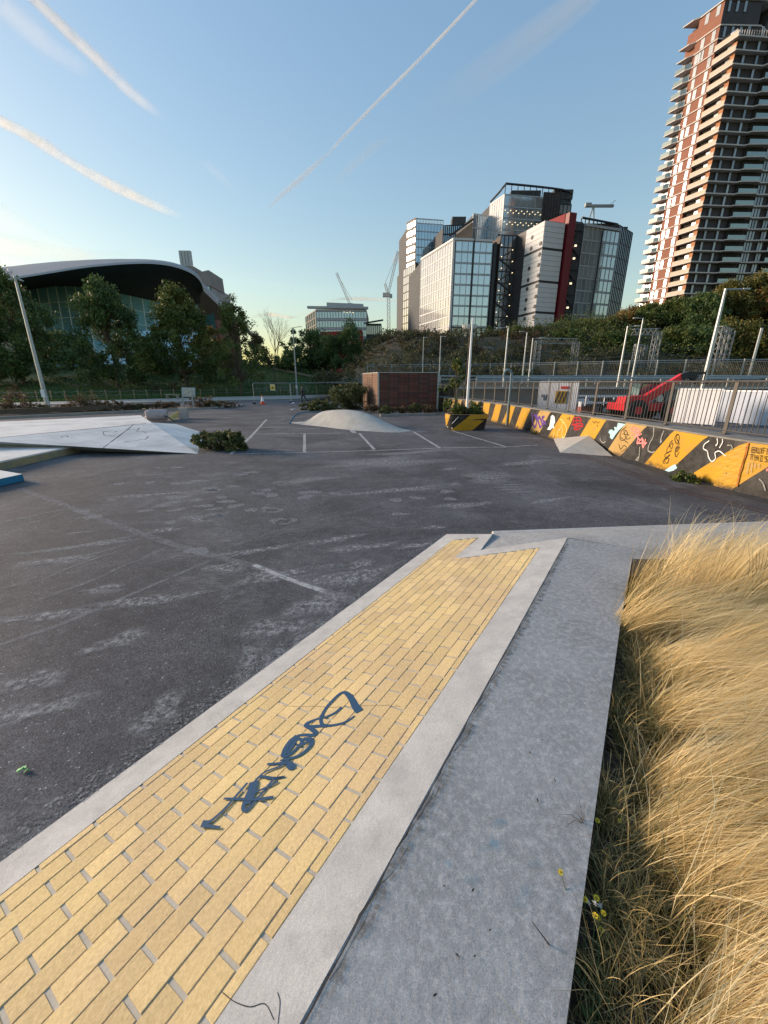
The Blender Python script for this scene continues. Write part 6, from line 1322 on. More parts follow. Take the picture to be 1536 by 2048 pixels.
Yc = 480; o = thing('tower_crane', 'thin slanting crane jib rising behind the distant office roof', 'crane', D(698, 690, Yc), 'tower cranes'); mb = MB(); lattice(mb, D(700, 609, Yc), D(673, 546, Yc), 2, .4, 14); mb.bar(D(704, 600, Yc), D(673, 546, Yc), .35); mb.build('jib', M['cranepink'], o); mb = MB(); mb.bar(Vector((D(700, 680, Yc).x, Yc, 3)), D(700, 608, Yc), 2.2); mb.build('mast', M['cranepink'], o)

# ================================================================== RESIDENTIAL TOWER
Tc = Vector((127, 187.5, 0)); ul_ = Vector((-.37, .93, 0)).normalized(); ur_ = Vector((1, .03, 0)).normalized()
TL, ZT0, FH = 20.8, 12.0, 3.9; NF = 27; ZTop = 119.6
o = thing('residential_tower', 'tall red brick residential tower with stacked balconies and a dark right hand face', 'tower block', (Tc.x, Tc.y, 0))
mbrick = surf('tower_red_brick', (.26, .115, .08), .85, .10, .3, 0); mdark = surf('tower_shaded_brick', (.060, .055, .065), .8, .15, .3, 0); mslab = surf('slab_edge', (.54, .50, .48), .7, .08, .3, 0)  # mdark: shadow of the right face painted in as a near-black brick colour
mbal = glass_mat('balustrade_glass', (.50, .62, .62), (.17, .21, .205), .22, .15, .2, .1); mpan = surf('cream_balustrade', (.46, .40, .33), .6, .06, .3, 0)
mwin = glass_mat('window_glass', (.30, .35, .40), (.24, .25, .26), .28, .30, .7, .08); mdk = surf('balcony_recess', (.02, .018, .018), .9, .2, .3, 0)
nL = Vector((-ul_.y, ul_.x, 0)); nL = nL if nL.dot(Tc) < 0 else -nL; nR = Vector((ur_.y, -ur_.x, 0)); nR = nR if nR.dot(Tc) < 0 else -nR
def TP2(a, b_, z=0.0): return Tc + ul_ * a + ur_ * b_ + Vector((0, 0, z))     # a along left face, b along right face
ZU = 134.5
# main body: left face brick (a 0..TL), right face dark (b 0..50); balcony corner zone a 0..7 is recessed 1.4 m
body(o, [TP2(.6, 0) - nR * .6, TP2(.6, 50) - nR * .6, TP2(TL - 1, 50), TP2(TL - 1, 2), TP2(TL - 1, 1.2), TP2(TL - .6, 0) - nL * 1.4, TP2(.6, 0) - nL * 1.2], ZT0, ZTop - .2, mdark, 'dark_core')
LW = [(7.6, 16.2)]
for a0, a1 in LW:
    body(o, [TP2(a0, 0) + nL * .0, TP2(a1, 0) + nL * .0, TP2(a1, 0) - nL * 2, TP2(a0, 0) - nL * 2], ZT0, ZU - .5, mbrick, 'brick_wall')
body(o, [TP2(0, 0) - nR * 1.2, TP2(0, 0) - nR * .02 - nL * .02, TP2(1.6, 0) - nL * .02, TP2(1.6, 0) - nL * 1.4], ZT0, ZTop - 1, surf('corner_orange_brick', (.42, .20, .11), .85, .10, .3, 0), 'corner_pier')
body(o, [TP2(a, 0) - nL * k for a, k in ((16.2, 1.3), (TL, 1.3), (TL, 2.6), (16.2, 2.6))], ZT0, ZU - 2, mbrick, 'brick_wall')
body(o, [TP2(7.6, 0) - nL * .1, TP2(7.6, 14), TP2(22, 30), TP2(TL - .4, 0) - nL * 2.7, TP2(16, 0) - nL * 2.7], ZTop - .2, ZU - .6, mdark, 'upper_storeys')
body(o, [TP2(10, 20), TP2(10, 55), TP2(25, 55), TP2(25, 20)], ZTop - .2, ZU + 14, surf('roof_block', (.06, .055, .055), .8, .2, .3, 0), 'roof_block')
wv = MB(); wv.box((0, 0, 0), (1.25, .14, 2.95)); wmeL = wv.mesh('window', mwin); wv = MB(); wv.box((0, 0, 0), (.78, .14, 2.95)); wmeN = wv.mesh('window', mwin)
rzL, rzR = math.atan2(ul_.y, ul_.x), math.atan2(ur_.y, ur_.x); rt = random.Random(11); nw = 0; extra = MB(); slabs = 0
def win(p, rz, wide):
    global nw
    if nw < 298: inst('window', wmeL if wide else wmeN, p, o, rz=rz); nw += 1
    else: extra.box(p, (1.3 if wide else .85, .14, 2.95), rz)
for f in range(NF, -1, -1):
    z = ZTop - (NF - f) * FH
    if z < 16: break
    top3 = f >= NF
    # slab: one continuous pale edge wrapping both faces, balconies project
    poly = [TP2(-.9, -.9) + nR * .3, TP2(-.1, 11) + nR * .3, TP2(0, 12) + nR * 1.3, TP2(0, 19) + nR * 1.6, TP2(0, 21) + nR * .4, TP2(0, 30) + nR * 1.2, TP2(0, 38) + nR * 1.2, TP2(0, 40) + nR * .3, TP2(0, 50) + nR * .3, TP2(3, 50), TP2(3, 3), TP2(TL, 3), TP2(TL + .6, 0) + nL * 1.9, TP2(17.6, 0) + nL * 1.6, TP2(15.8, 0) + nL * .35, TP2(7.8, 0) + nL * .35, TP2(7.4, 0) + nL * .9, TP2(-.9, -.9) + nL * .3]
    mb = MB(); mb.prism([(p.x, p.y) for p in poly], z - .22, z + .16); mb.build('floor_slab', mslab, o)
    # balustrades
    zb_ = z + .16
    if zb_ + 1.2 < ZTop + 2:
        mb = MB(); mb.bar(TP2(7.4, 0) + nL * .85 + Vector((0, 0, zb_ + .72)), TP2(-.8, -.8) + nL * .25 + Vector((0, 0, zb_ + .72)), .08, 1.4, up=(0, 0, 1)); mb.build('balustrade', mpan, o)
        mb = MB(); mb.bar(TP2(17.6, 0) + nL * 1.5 + Vector((0, 0, zb_ + .72)), TP2(TL + .5, 0) + nL * 1.8 + Vector((0, 0, zb_ + .72)), .08, 1.4); mb.bar(TP2(17.6, 0) + nL * 1.5 + Vector((0, 0, zb_ + .72)), TP2(16, 0) + nL * .4 + Vector((0, 0, zb_ + .72)), .06, 1.4); mb.build('balustrade', mbal, o)
        for q in ((12, 19.5, 1.3), (30, 38, 1.1)):
            mb = MB(); mb.bar(TP2(0, q[0]) + nR * q[2] + Vector((0, 0, zb_ + .70)), TP2(0, q[1]) + nR * q[2] + Vector((0, 0, zb_ + .70)), .07, 1.33); mb.build('balustrade', mbal, o)
            mb = MB(); mb.box(TP2(0, (q[0] + q[1]) / 2) + nR * -.52 + Vector((0, 0, zb_ + 1.78)), (q[1] - q[0] - .6, .1, 3.2), rzR); mb.build('balcony_door', mdk, o)
        mb = MB(); mb.box(TP2(4.8, 0) - nL * 1.08 + Vector((0, 0, zb_ + 1.78)), (5.4, .1, 3.2), rzL); mb.build('balcony_door', mdk, o)
        for a in (1.9, 3.0): win(TP2(a, 0) - nL * .95 + Vector((0, 0, zb_ + 1.78)), rzL, True)
    zz_ = z + 1.95; sh = .5 * (f % 2)
    for a in ((9.2 + sh * .5, 14.3 - sh * .6) if f % 3 else (9.2, 12.6, 14.6)): win(TP2(a, 0) + nL * .03 + Vector((0, 0, zz_)), rzL, True)
    for a in (17.6, 19.0, 20.4): win(TP2(a, 0) - nL * 1.15 + Vector((0, 0, zz_)), rzL, True)
    for b_ in (3.3 + sh, 8.6 + sh * .6, 21.5, 22.7, 23.9, 27.2 + sh, 28.3 + sh): 
        if z < ZTop - 1 or b_ < 9: win(TP2(0, b_) + nR * -.52 + Vector((0, 0, zz_)) , rzR, False)
for z in (ZTop + FH, ZTop + 2 * FH, ZU):
    poly = [TP2(7.2, -.3), TP2(7.2, 15), TP2(14, 30), TP2(TL, 12), TP2(TL + .6, 0) + nL * 1.9, TP2(17.6, 0) + nL * 1.6, TP2(15.8, 0) + nL * .35, TP2(7.8, 0) + nL * .35]
    mb = MB(); mb.prism([(p.x, p.y) for p in poly], z - .22, z + .16); mb.build('floor_slab', mslab, o)
    for a in (9.4, 13.2): win(TP2(a, 0) + nL * .03 + Vector((0, 0, z - 1.95)), rzL, True)
    for b_ in (2, 5, 8): win(TP2(7.55, b_) + Vector((-.1, -.15, z - 1.95)), rzR, False)
if extra.v: extra.build('lower_windows', mwin, o, kind='stuff')
mb = MB()
for k in range(14): mb.bar(TP2(0, k * .9) + nR * .2 + Vector((0, 0, ZTop + .1)), TP2(0, k * .9) + nR * .2 + Vector((0, 0, ZTop + 2.0)), .15)
mb.build('roof_railing', mslab, o)
K_T = .8; o.scale = (K_T,) * 3; o.location = (Tc.x * K_T, Tc.y * K_T, H - H * K_T)      # modelled large, stands at its real size: 3.1 m storeys
# distant block right behind the dark office end
# ================================================================== RAILWAY EMBANKMENT
M['emb'] = surf('embankment_earth', (.075, .060, .035), .95, .3, .3, .5, 5, dirt=(.035, .045, .018), dirt_scale=.15, dirt_amt=.8)
def ez(X, Y):
    yr = sstep((Y - 31) / 14) * .35
    lf = sstep((X + 9) / 10)
    crest = 8.5 + 5.5 * sstep((X - 20) / 60)
    return 1.6 + yr + lf * crest * sstep((Y - 50) / (34 + .0 * X))
mb = MB(); xs = list(np.arange(-10, 190, 4.0)); ys = list(np.arange(31, 61, 3.0)) + list(np.arange(62, 180, 6.0)); vs = [(X, Y, ez(X, Y)) for X in xs for Y in ys]; n = len(ys)
sel = [(i * n + k, (i + 1) * n + k, (i + 1) * n + k + 1, i * n + k + 1) for i in range(len(xs) - 1) for k in range(n - 1) if not (xs[i] < 6 and ys[k] < 46)]
mb.add(vs, sel); mb.build('embankment', M['emb'], smooth=True, kind='structure')
mb = MB(); mb.add([(5, 4, .003), (70, 4, .003), (70, 31, .003), (5, 31, .003)], [(0, 1, 2, 3)]); 
poly = [W(a, .45) for a in np.linspace(.5, WL - 1, 40)]; mb = MB(); q = [Vector((p.x, p.y, .012)) for p in poly] + [Vector((70, 0, .012)), Vector((70, 31.2, .012)), Vector((5, 33, .012))]
mb.add(q, [tuple(range(len(q)))]); mb.build('lower_yard', M['road'], kind='structure')
rw = thing('retaining_wall', 'long grey retaining wall below the crash barriers beyond the railing', 'wall', (25, 31, 0)); mb = MB(); mb.bar((5.5, 31.1, .8), (75, 31.1, .8), .3, 1.62); mb.build('wall_face', surf('retaining_concrete', (.17, .17, .17), .9, .15, .6, .1, 10), rw); mb = MB(); mb.bar((5.5, 30.95, 1.66), (75, 30.95, 1.66), .7, .14); mb.build('coping', M['border'], rw)
for i, (pts, lb_) in enumerate([([(3, 42), (14, 41), (30, 42), (60, 50)], 'far line of galvanised crash barrier with double rails'), ([(8, 36), (20, 34.5), (34, 37), (60, 46)], 'nearer line of crash barrier curving along the upper road')]):
    P = smooth([Vector((x, y, 0)) for x, y in pts], 8); o = thing('crash_barrier', lb_, 'crash barrier', P[0], 'crash barriers')
    for z in (.45, .75): mb = MB(); mb.tube([Vector((p.x, p.y, ez(p.x, p.y) + z)) for p in P], .07, 5); mb.build('rail', M['galv'], o)
    for p in P[::2]: mb = MB(); mb.bar(Vector((p.x, p.y, ez(p.x, p.y))), Vector((p.x, p.y, ez(p.x, p.y) + .8)), .1); mb.build('post', M['galv'], o)
# palisade fence
pf = thing('palisade_fence', 'long grey railway palisade fence with pale posts along the foot of the embankment', 'fence', (30, 47, 1.9)); P0, P1 = D(1000, 762, 56), D(1560, 764, 44); P0.z = P1.z = 0
Pm = D(1250, 763, 48); Pm.z = 0; FPs = smooth([D(735, 760, 60) * 1, P0, Pm, P1, P1 + Vector((14, -3, 0))], 30)
ac = [0.0]
for i in range(1, len(FPs)): FPs[i].z = 0; ac.append(ac[-1] + (FPs[i] - FPs[i - 1]).length)
def PF(s): i = min(len(FPs) - 2, max(0, int(np.searchsorted(ac, s)) - 1)); return FPs[i].lerp(FPs[i + 1], (s - ac[i]) / max(1e-6, ac[i + 1] - ac[i]))
mb = MB(); mb.bar((0, 0, -.1), (0, 0, 2.5), .11); pm_ = mb.mesh('post', surf('fence_post_grey', (.33, .34, .33), .6, .1, 2, 0)); pal = MB(); s = 0
while s < ac[-1]: p = PF(s); p = Vector((p.x, p.y, min(2.0, ez(p.x, p.y)))); inst('post', pm_, p, pf); s += 2.7
for z in (.5, 2.2, 2.42): mb = MB(); mb.tube([Vector((p.x, p.y + .06, min(2.0, ez(p.x, p.y)) + z)) for p in FPs[::6]], .035, 4); mb.build('rail', M['galv'], pf)
s = .1
while s < ac[-1]: p = PF(s); z = min(2.0, ez(p.x, p.y)); pal.bar((p.x, p.y + .1, z), (p.x, p.y + .1, z + 2.42), .045, .01); s += .16
pal.build('palisade_bars', surf('palisade_grey', (.13, .135, .13), .7, .1, 2, 0), pf, kind='stuff')

# scrub covering the bank (uncountable)
def scrub(name, label, X, Y, pal, hmin, hmax, n_per, leaf, seed, cat='scrub'):
    r_ = np.random.default_rng(seed); m = len(X); hh = r_.uniform(hmin, hmax, m); Z = np.array([ez(x, y) for x, y in zip(X, Y)])
    cen = np.repeat(np.stack([X, Y, Z + hh * .45], 1), n_per, 0); sc3 = np.repeat(np.stack([hh * .8, hh * .8, hh * .55], 1), n_per, 0); g = r_.normal(size=(m * n_per, 3)); g /= np.linalg.norm(g, axis=1)[:, None]
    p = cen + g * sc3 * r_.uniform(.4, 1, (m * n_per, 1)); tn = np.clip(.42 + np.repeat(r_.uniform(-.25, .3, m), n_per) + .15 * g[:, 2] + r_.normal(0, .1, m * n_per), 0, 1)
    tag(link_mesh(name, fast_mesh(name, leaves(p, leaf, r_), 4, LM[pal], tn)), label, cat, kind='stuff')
n = 560; X = rng.uniform(-9, 95, n); Y = 50 + rng.uniform(0, 1, n) * 34; scrub('scrub', 'dull green scrub spread over the railway embankment', X, Y, 'scrub', .8, 2.6, 130, .16, 5)
n = 260; X = rng.uniform(26, 110, n); Y = 60 + rng.uniform(0, 1, n) * 32; scrub('undergrowth', 'green undergrowth in the upper part of the embankment', X, Y, 'mid', 1.5, 4.0, 150, .17, 6)
n = 120; X = rng.uniform(-9, 32, n); Y = 66 + rng.uniform(0, 1, n) * 20; scrub('dry_scrub', 'brown dry brush on the left part of the embankment', X, Y, 'brown', .6, 1.6, 90, .14, 7)
def eb(px, Y): r = ray(px, 700); X = r.x / r.y * Y; return Vector((X, Y, ez(X, Y) - .1))
RT = [('small dark conical conifer, left one of the pair before the white block', 1072, 88, 652, 4.2, 'dark', 'cone'), ('small dark conical conifer, right one of the pair before the white block', 1091, 88, 654, 3.8, 'dark', 'cone'), ('rounder dark evergreen under the red fin', 1113, 86, 649, 6, 'dark', 'oval'),
      ('bushy green tree below the porthole face of the white block', 1040, 84, 662, 7, 'mid', 'oval'), ('narrow dark tree beside the round ventilation column', 975, 88, 655, 4.0, 'dark', 'cone'), ('grey green bush at the left foot of the glass office', 850, 92, 668, 7, 'scrub', 'oval'), ('low dark bush hiding the base of the bronze block', 812, 94, 672, 8, 'scrub', 'oval'), ('scrubby tree right of the distant crane', 770, 96, 684, 8, 'scrub', 'oval'),
      ('pale feathery tree at the right foot of the glass wing', 1203, 78, 650, 6.5, 'olive', 'plane'), ('yellow leaved tree left of the pale feathery one', 1160, 84, 668, 7, 'olive', 'oval'), ('golden autumn tree below the dark office end', 1245, 80, 636, 7.5, 'autumn', 'oval'), ('green tree at the left foot of the residential tower', 1290, 78, 612, 8.5, 'mid', 'plane'), ('orange tinted tree before the lowest balconies', 1262, 92, 612, 8, 'autumn', 'oval'),
      ('dark green tree covering the base of the residential tower', 1335, 76, 600, 9.5, 'mid', 'plane'), ('very dark tree in shade just left of the big lamp post', 1385, 72, 588, 9, 'dark', 'plane'), ('tall olive tree behind the big lamp post', 1432, 74, 566, 10.5, 'olive', 'plane'), ('large olive brown tree near the right edge', 1490, 72, 546, 11.5, 'olive', 'plane'), ('towering autumn tree cut by the right edge', 1540, 70, 528, 12, 'autumn', 'plane'), ('dark tree outside the right edge', 1600, 68, 540, 12, 'mid', 'plane'),
      ('low green tree behind the right lattice gantry', 1345, 66, 655, 7, 'mid', 'oval'), ('dark undergrowth tree between gantry and big lamp post', 1400, 64, 650, 8, 'dark', 'oval'), ('rusty green bush below the large olive tree', 1470, 62, 640, 8.5, 'olive', 'oval'), ('yellow green bush low at the right edge', 1525, 60, 650, 8, 'olive', 'oval'), ('mid green bush above the fence left of the gantry', 1215, 70, 676, 7, 'mid', 'oval'), ('round green bush between the two catenary gantries', 1130, 74, 690, 6, 'mid', 'oval')]
for i, (lb_, px, Y, py, wd, pal_, sh) in enumerate(RT):
    bb = eb(px, Y); tz = max(topz(px, py, Y), bb.z + 1.5); tree(lb_, bb, tz, wd, pal_, int(700 * wd), .17, 60 + int(wd * 5), sh, .16, .02, seed=200 + i, group='trees on the railway embankment')
bb = Vector((D(915, 765, 27).x, 27.5, 0)); tree('slender bright green sapling behind the striped planter', bb, topz(912, 716, 27.5), 2.1, 'mid', 1500, .08, 40, 'plane', .04, .12, seed=300, group=None, name='sapling')

# catenary gantries
M['gantry'] = surf('gantry_grey', (.22, .24, .25), .6, .1, 1, 0, metal=.3)
def gantry(label, posts_, beam, Y, lat=.5, thin=.16, latbeam=True):
    o = thing('rail_gantry', label, 'gantry', Vector((D(posts_[0][0], 700, Y).x, Y, ez(D(posts_[0][0], 700, Y).x, Y))), 'railway catenary gantries')
    for (x, y0, y1) in posts_:
        a, c = D(x, y0, Y), D(x, y1, Y); x_ = (a.x + c.x) / 2; c.z = min(c.z, ez(x_, Y)); mb = MB(); lattice(mb, Vector((x_, Y, c.z)), Vector((x_, Y, a.z)), lat, thin, 8); mb.build('mast', M['gantry'], o)
    if beam: mb = MB(); a, c = D(beam[0], beam[1], Y), D(beam[2], beam[3], Y); lattice(mb, a, c, lat if latbeam else .15, thin * .8, 9) if latbeam else mb.bar(a, c, .35, .3); mb.build('beam', M['gantry'], o)
gantry('plain portal gantry right of the round tree', [(743, 705, 745), (807, 706, 742)], (743, 706, 810, 706), 75, .5, .14, False)
gantry('slim portal gantry left of the flag pole', [(826, 702, 745), (914, 690, 722)], (826, 704, 914, 704), 72, .5, .14, False)
gantry('portal gantry just right of the white flag pole with a slanting stay', [(958, 694, 730), (982, 694, 728)], (915, 694, 985, 695), 70, .4, .12, False)
gantry('wide lattice portal gantry in front of the conifers', [(1074, 681, 735), (1150, 684, 720)], (1074, 681, 1156, 683), 62, .7, .09)
gantry('white lattice gantry with an overhanging arm before the tower trees', [(1311, 663, 716)], (1266, 664, 1316, 663), 58, .7, .10)
gantry('short grey gantry masts low between two lamp posts', [(1272, 690, 722), (1287, 690, 720)], (1270, 690, 1288, 691), 60, .5, .12, False)
gantry('boxy lattice gantry right of the big lamp post', [(1441, 660, 698), (1458, 662, 690)], (1440, 658, 1460, 664), 58, .7, .11)
for i, (y, Y, x0, x1) in enumerate([(694, 66, 1000, 1320), (699, 64, 1080, 1560), (706, 60, 1060, 1560), (688, 62, 1320, 1560), (684, 62, 1330, 1560)]):
    a, c = D(x0, y, Y), D(x1, y - 3, Y); P = [a.lerp(c, t / 10) - Vector((0, 0, .8 * math.sin(math.pi * t / 5 % math.pi))) for t in range(11)]; mb = MB(); mb.tube(P, .03, 3, cap=False)
    tag(mb.build('overhead_wire', M['gantry'], origin=a), ['thin overhead railway wire strung between the gantries, starting left of the wide one', 'long sagging overhead wire passing in front of the autumn trees', 'lowest of the sagging overhead railway wires', 'overhead wire in the upper pair at the far right', 'topmost overhead wire at the far right'][i], 'wire', 'overhead wires')

# lamp posts beyond the railing
def L2(label, b_, t_, h_, Y, r0=.09, col='galv', door=None):
    p = D(b_[0], b_[1], Y); t = D(t_[0], t_[1], Y); p = Vector(((p.x + t.x) / 2, Y, 0)); p.z = ez(p.x, Y) if Y > 31 else 0; p.z = min(p.z, D(b_[0], b_[1], Y).z); t = Vector((p.x, Y, t.z))
    lamp(label, p, t, [Vector((D(h_[0], h_[1], Y).x, Y, D(h_[0], h_[1], Y).z))], r0, r0 * .6, col, .3, door=door)
L2('big pale lamp post towering at the right with its arm pointing right', (1404, 775), (1452, 577), (1488, 578), 26, .12)
L2('lamp post before the golden tree with its arm pointing right', (1235, 787), (1252.5, 652), (1272, 652), 33, .08)
L2('slimmer lamp post with its arm pointing left beside the white lattice gantry', (1263, 763), (1287, 636), (1274, 636), 38, .08)
L2('lamp post with a left pointing arm in front of the white panelled block', (1008, 766), (1016, 653), (1001, 656), 34, .07)
L2('lamp post with a short left arm below the porthole face', (1046, 753), (1053.5, 664), (1045, 663), 44, .08)
L2('lamp post with a right pointing arm at the left of the wide gantry', (1058, 770), (1064, 676), (1083, 676), 36, .06, door=.35)
L2('dark lamp column close behind the white flag pole', (933, 768), (941, 655), (946, 656), 40, .09, 'darkmetal')
L2('thin lamp column with a white plate right of the boarded enclosure', (878, 765), (882, 672), (884, 673), 44, .06, door=.33)
L2('thin lamp column above the boarded enclosure', (845, 765), (847, 674), (849, 675), 48, .06)
for lb_, x0, y0, x1, y1, Y in [('leaning timber pole at the far right of the embankment', 1509, 715, 1523, 656, 50)]:
    a, c = D(x0, y0, Y), D(x1, y1, Y); a = Vector(((a.x + c.x) / 2, Y, ez(a.x, Y))); c = Vector((a.x, Y, c.z)); tag(MB().tube([a, c], .14, 6).build('timber_pole', M['galv'], origin=a), lb_, 'pole')
# round ventilation column under the offices
q = D(937, 690, 95); o = thing('ventilation_column', 'squat round concrete ventilation column with a flared top before the glass office', 'column', Vector((q.x, 95, ez(q.x, 95))))
z1 = D(937, 665, 95).z; mb = MB(); mb.tube([Vector((q.x, 95, 5)), Vector((q.x, 95, z1)), Vector((q.x, 95, z1 + .3)), Vector((q.x, 95, z1 + .5))], [1.0, 1.0, 1.3, 1.5], 14); mb.build('shaft', M['mound'], o); mb = MB(); mb.tube([Vector((q.x, 95, z1 + .51)), Vector((q.x, 95, z1 + 1.5))], [1.5, 1.7], 14); mb.build('cap', M['pale'], o)

# ================================================================== YARD BEHIND THE RAILING
M['hoard'] = surf('white_hoarding', (.72, .72, .76), .6, .05, 1, .05, 10, dirt=(.5, .5, .52), dirt_scale=2, dirt_amt=.5); M['hoardblue'] = surf('bluish_hoarding', (.42, .48, .58), .6, .06, 1, .05, 10)
def hoarding(label, xa, xb, y0, y1, Ya, Yb, n, mat, sign=None, zb0=0):
    A, B_ = D(xa, y1, Ya), D(xb, y1, Yb); A.z = B_.z = 0.02; ht = D(xa, y0, Ya).z; o = thing('hoarding', label, 'hoarding', A, 'white hoardings behind the railing'); d = (B_ - A) / n; rz = math.atan2(d.y, d.x)
    for i in range(n): mb = MB(); mb.box(A + d * (i + .5) + Vector((0, 0, ht / 2 + .02)), (d.length - .03, .05 + .006 * (i % 2), ht - .1), rz); mb.build('panel', mat, o)
    mb = MB(); mb.bar(A + Vector((0, -.02, ht)), B_ + Vector((0, -.02, ht)), .09, .07); mb.build('top_rail', M['white'], o)
    for i in range(n + 1): mb = MB(); mb.bar(A + d * i + Vector((0, .06, 0)), A + d * i + Vector((0, .06, ht)), .07); mb.build('post', M['galv'], o)
    return o, A, d, ht, rz
hoarding('bright white hoarding beside the red telehandler', 1343, 1428, 779, 855, 21, 19.5, 4, M['hoard'])
hoarding('bluish white hoarding at the right edge behind the railing', 1424, 1545, 782, 862, 21.5, 19, 4, M['hoardblue'])
o, A, d, ht, rz = hoarding('white hoarding with a striped hazard panel and a small red notice', 1073, 1150, 764, 832, 29, 27.5, 4, M['hoard'])
nn = Vector((d.y, -d.x, 0)).normalized()
c_ = A + d * 2.35 + nn * .06 + Vector((0, 0, ht * .52)); mb = MB(); mb.box(c_, (.75, .03, .8), rz); mb.build('hazard_board', M['yellow'], o)
mb = MB(); e = d.normalized()
for k in (-.22, .02, .26): mb.bar(c_ + nn * .03 + e * (k - .12) + Vector((0, 0, -.36)), c_ + nn * .03 + e * (k + .1) + Vector((0, 0, .36)), .10, .012, up=nn)
mb.build('hazard_stripe', M['black'], o)
c_ = A + d * 2.6 + nn * .06 + Vector((0, 0, ht * .82)); mb = MB(); mb.box(c_, (.5, .03, .16), rz); mb.build('red_notice', M['red'], o)
mb = MB(); P = smooth([A + d * .3, A + d * .6, A + d * .9, A + d * .6, A + d * .8], 4); ribbon(mb, [p + nn * .05 + Vector((0, 0, ht * (.5 + .1 * math.sin(i * 1.1)))) for i, p in enumerate(P)], .05, nn, .01); mb.build('scrawl', M['navy'], o)
# telehandler
Yt = 23.5
q = D(1290, 848, Yt); te = thing('telehandler', 'red telehandler with its boom raised to the right and a black pallet fork head', 'telehandler', Vector((q.x, Yt, .02)))
X = lambda px, y=820: D(px, y, Yt).x
Z = lambda px, y: max(.02, D(px, y, Yt).z)
x0, x1 = X(1230), X(1342); mb = MB()
mb.prism([(x0, Yt - .9), (x1 - .4, Yt - .9), (x1, Yt - .5), (x1, Yt + .9), (x0, Yt + .9)], .55, .95); mb.build('chassis', M['red'], te)
mb = MB(); prof = [(x0 - .1, .9), (x0 + 1.1, .9), (x0 + 1.15, 1.25), (x0 + .9, 1.38), (x0 - .05, 1.30)]; mb.add([(a, Yt - .95, z) for a, z in prof] + [(a, Yt - .1, z) for a, z in prof], [(4, 3, 2, 1, 0), (5, 6, 7, 8, 9)] + [(i, (i + 1) % 5, 5 + (i + 1) % 5, 5 + i) for i in range(5)]); mb.build('engine_cover', M['red'], te)
mb = MB(); prof = [(x0 + 1.2, .95), (x0 + 2.7, .95), (x0 + 2.75, 1.2), (x0 + 2.35, 2.0), (x0 + 1.3, 2.0)]; mb.add([(a, Yt + .05, z) for a, z in prof] + [(a, Yt + .95, z) for a, z in prof], [(4, 3, 2, 1, 0), (5, 6, 7, 8, 9)] + [(i, (i + 1) % 5, 5 + (i + 1) % 5, 5 + i) for i in range(5)]); cab = mb.build('cab', glass_mat('cab_glass', (.4, .55, .55), (.08, .14, .15), .35), te)
mb = MB()
for (a, z), (a2, z2) in zip(prof, prof[1:] + prof[:1]): mb.bar((a, Yt + .03, z), (a2, Yt + .03, z2), .07)
mb.build('cab_frame', M['darkmetal'], te)
BA, BB = Vector((X(1262, 808), Yt - .45, D(1262, 809, Yt).z)), Vector((X(1352, 752), Yt - .45, D(1352, 753, Yt).z)); mb = MB(); mb.bar(BA, BA.lerp(BB, .75), .34, .42); mb.build('boom', M['red'], te); mb = MB(); mb.bar(BA.lerp(BB, .6), BB, .26, .32); mb.build('inner_boom', surf('boom_bright_red', (.75, .03, .04), .4, .08, 2, 0), te)
mb = MB(); mb.tube([BA.lerp(BB, .1) - Vector((-.3, 0, .25)), BA.lerp(BB, .5) - Vector((0, 0, .28))], .07, 6); mb.build('lift_ram', M['galv'], te)
BC = Vector((X(1378, 762), Yt - .45, D(1378, 757, Yt).z)); mb = MB(); mb.bar(BB - (BB - BA).normalized() * .1, BB + Vector((.35, 0, .12)), .3, .34); mb.bar(BB + Vector((.3, 0, .1)), BC, .22, .26); mb.build('boom_head', M['darkmetal'], te)
fx0, fx1 = X(1366, 760), X(1399, 760); mb = MB(); zf = D(1380, 763, Yt).z
for z in (zf, zf + .45): mb.bar((fx0, Yt - .3, z), (fx1, Yt - .3, z), .1, .12)
mb.build('fork_carriage', M['darkmetal'], te)
for k in range(9): x = fx0 + (fx1 - fx0) * k / 8; mb = MB(); mb.bar((x, Yt - .32, zf), (x, Yt - .32, D(1380, 741, Yt).z), .05, .03); mb.build('guard_bar', M['darkmetal'], te)
for k in (.25, .75): x = fx0 + (fx1 - fx0) * k; mb = MB(); mb.bar((x, Yt - .3, zf - .1), (x, Yt - 1.3, zf - .1), .12, .05); mb.build('fork', M['darkmetal'], te)
for wx in (x0 + .65, x1 - .65):
    for sy in (-1, 1):
        c_ = Vector((wx, Yt + sy * .95, .58)); mb = MB(); mb.tube([c_ - Vector((0, .2, 0)), c_ - Vector((0, .16, 0)), c_ + Vector((0, .16, 0)), c_ + Vector((0, .2, 0))], [.48, .56, .56, .48], 18); wl = mb.build('wheel', M['rubber'], te); mb = MB(); mb.tube([c_ + Vector((0, sy * .2, 0)), c_ + Vector((0, sy * .215, 0))], .22, 12); mb.build('rim', M['red'], wl)
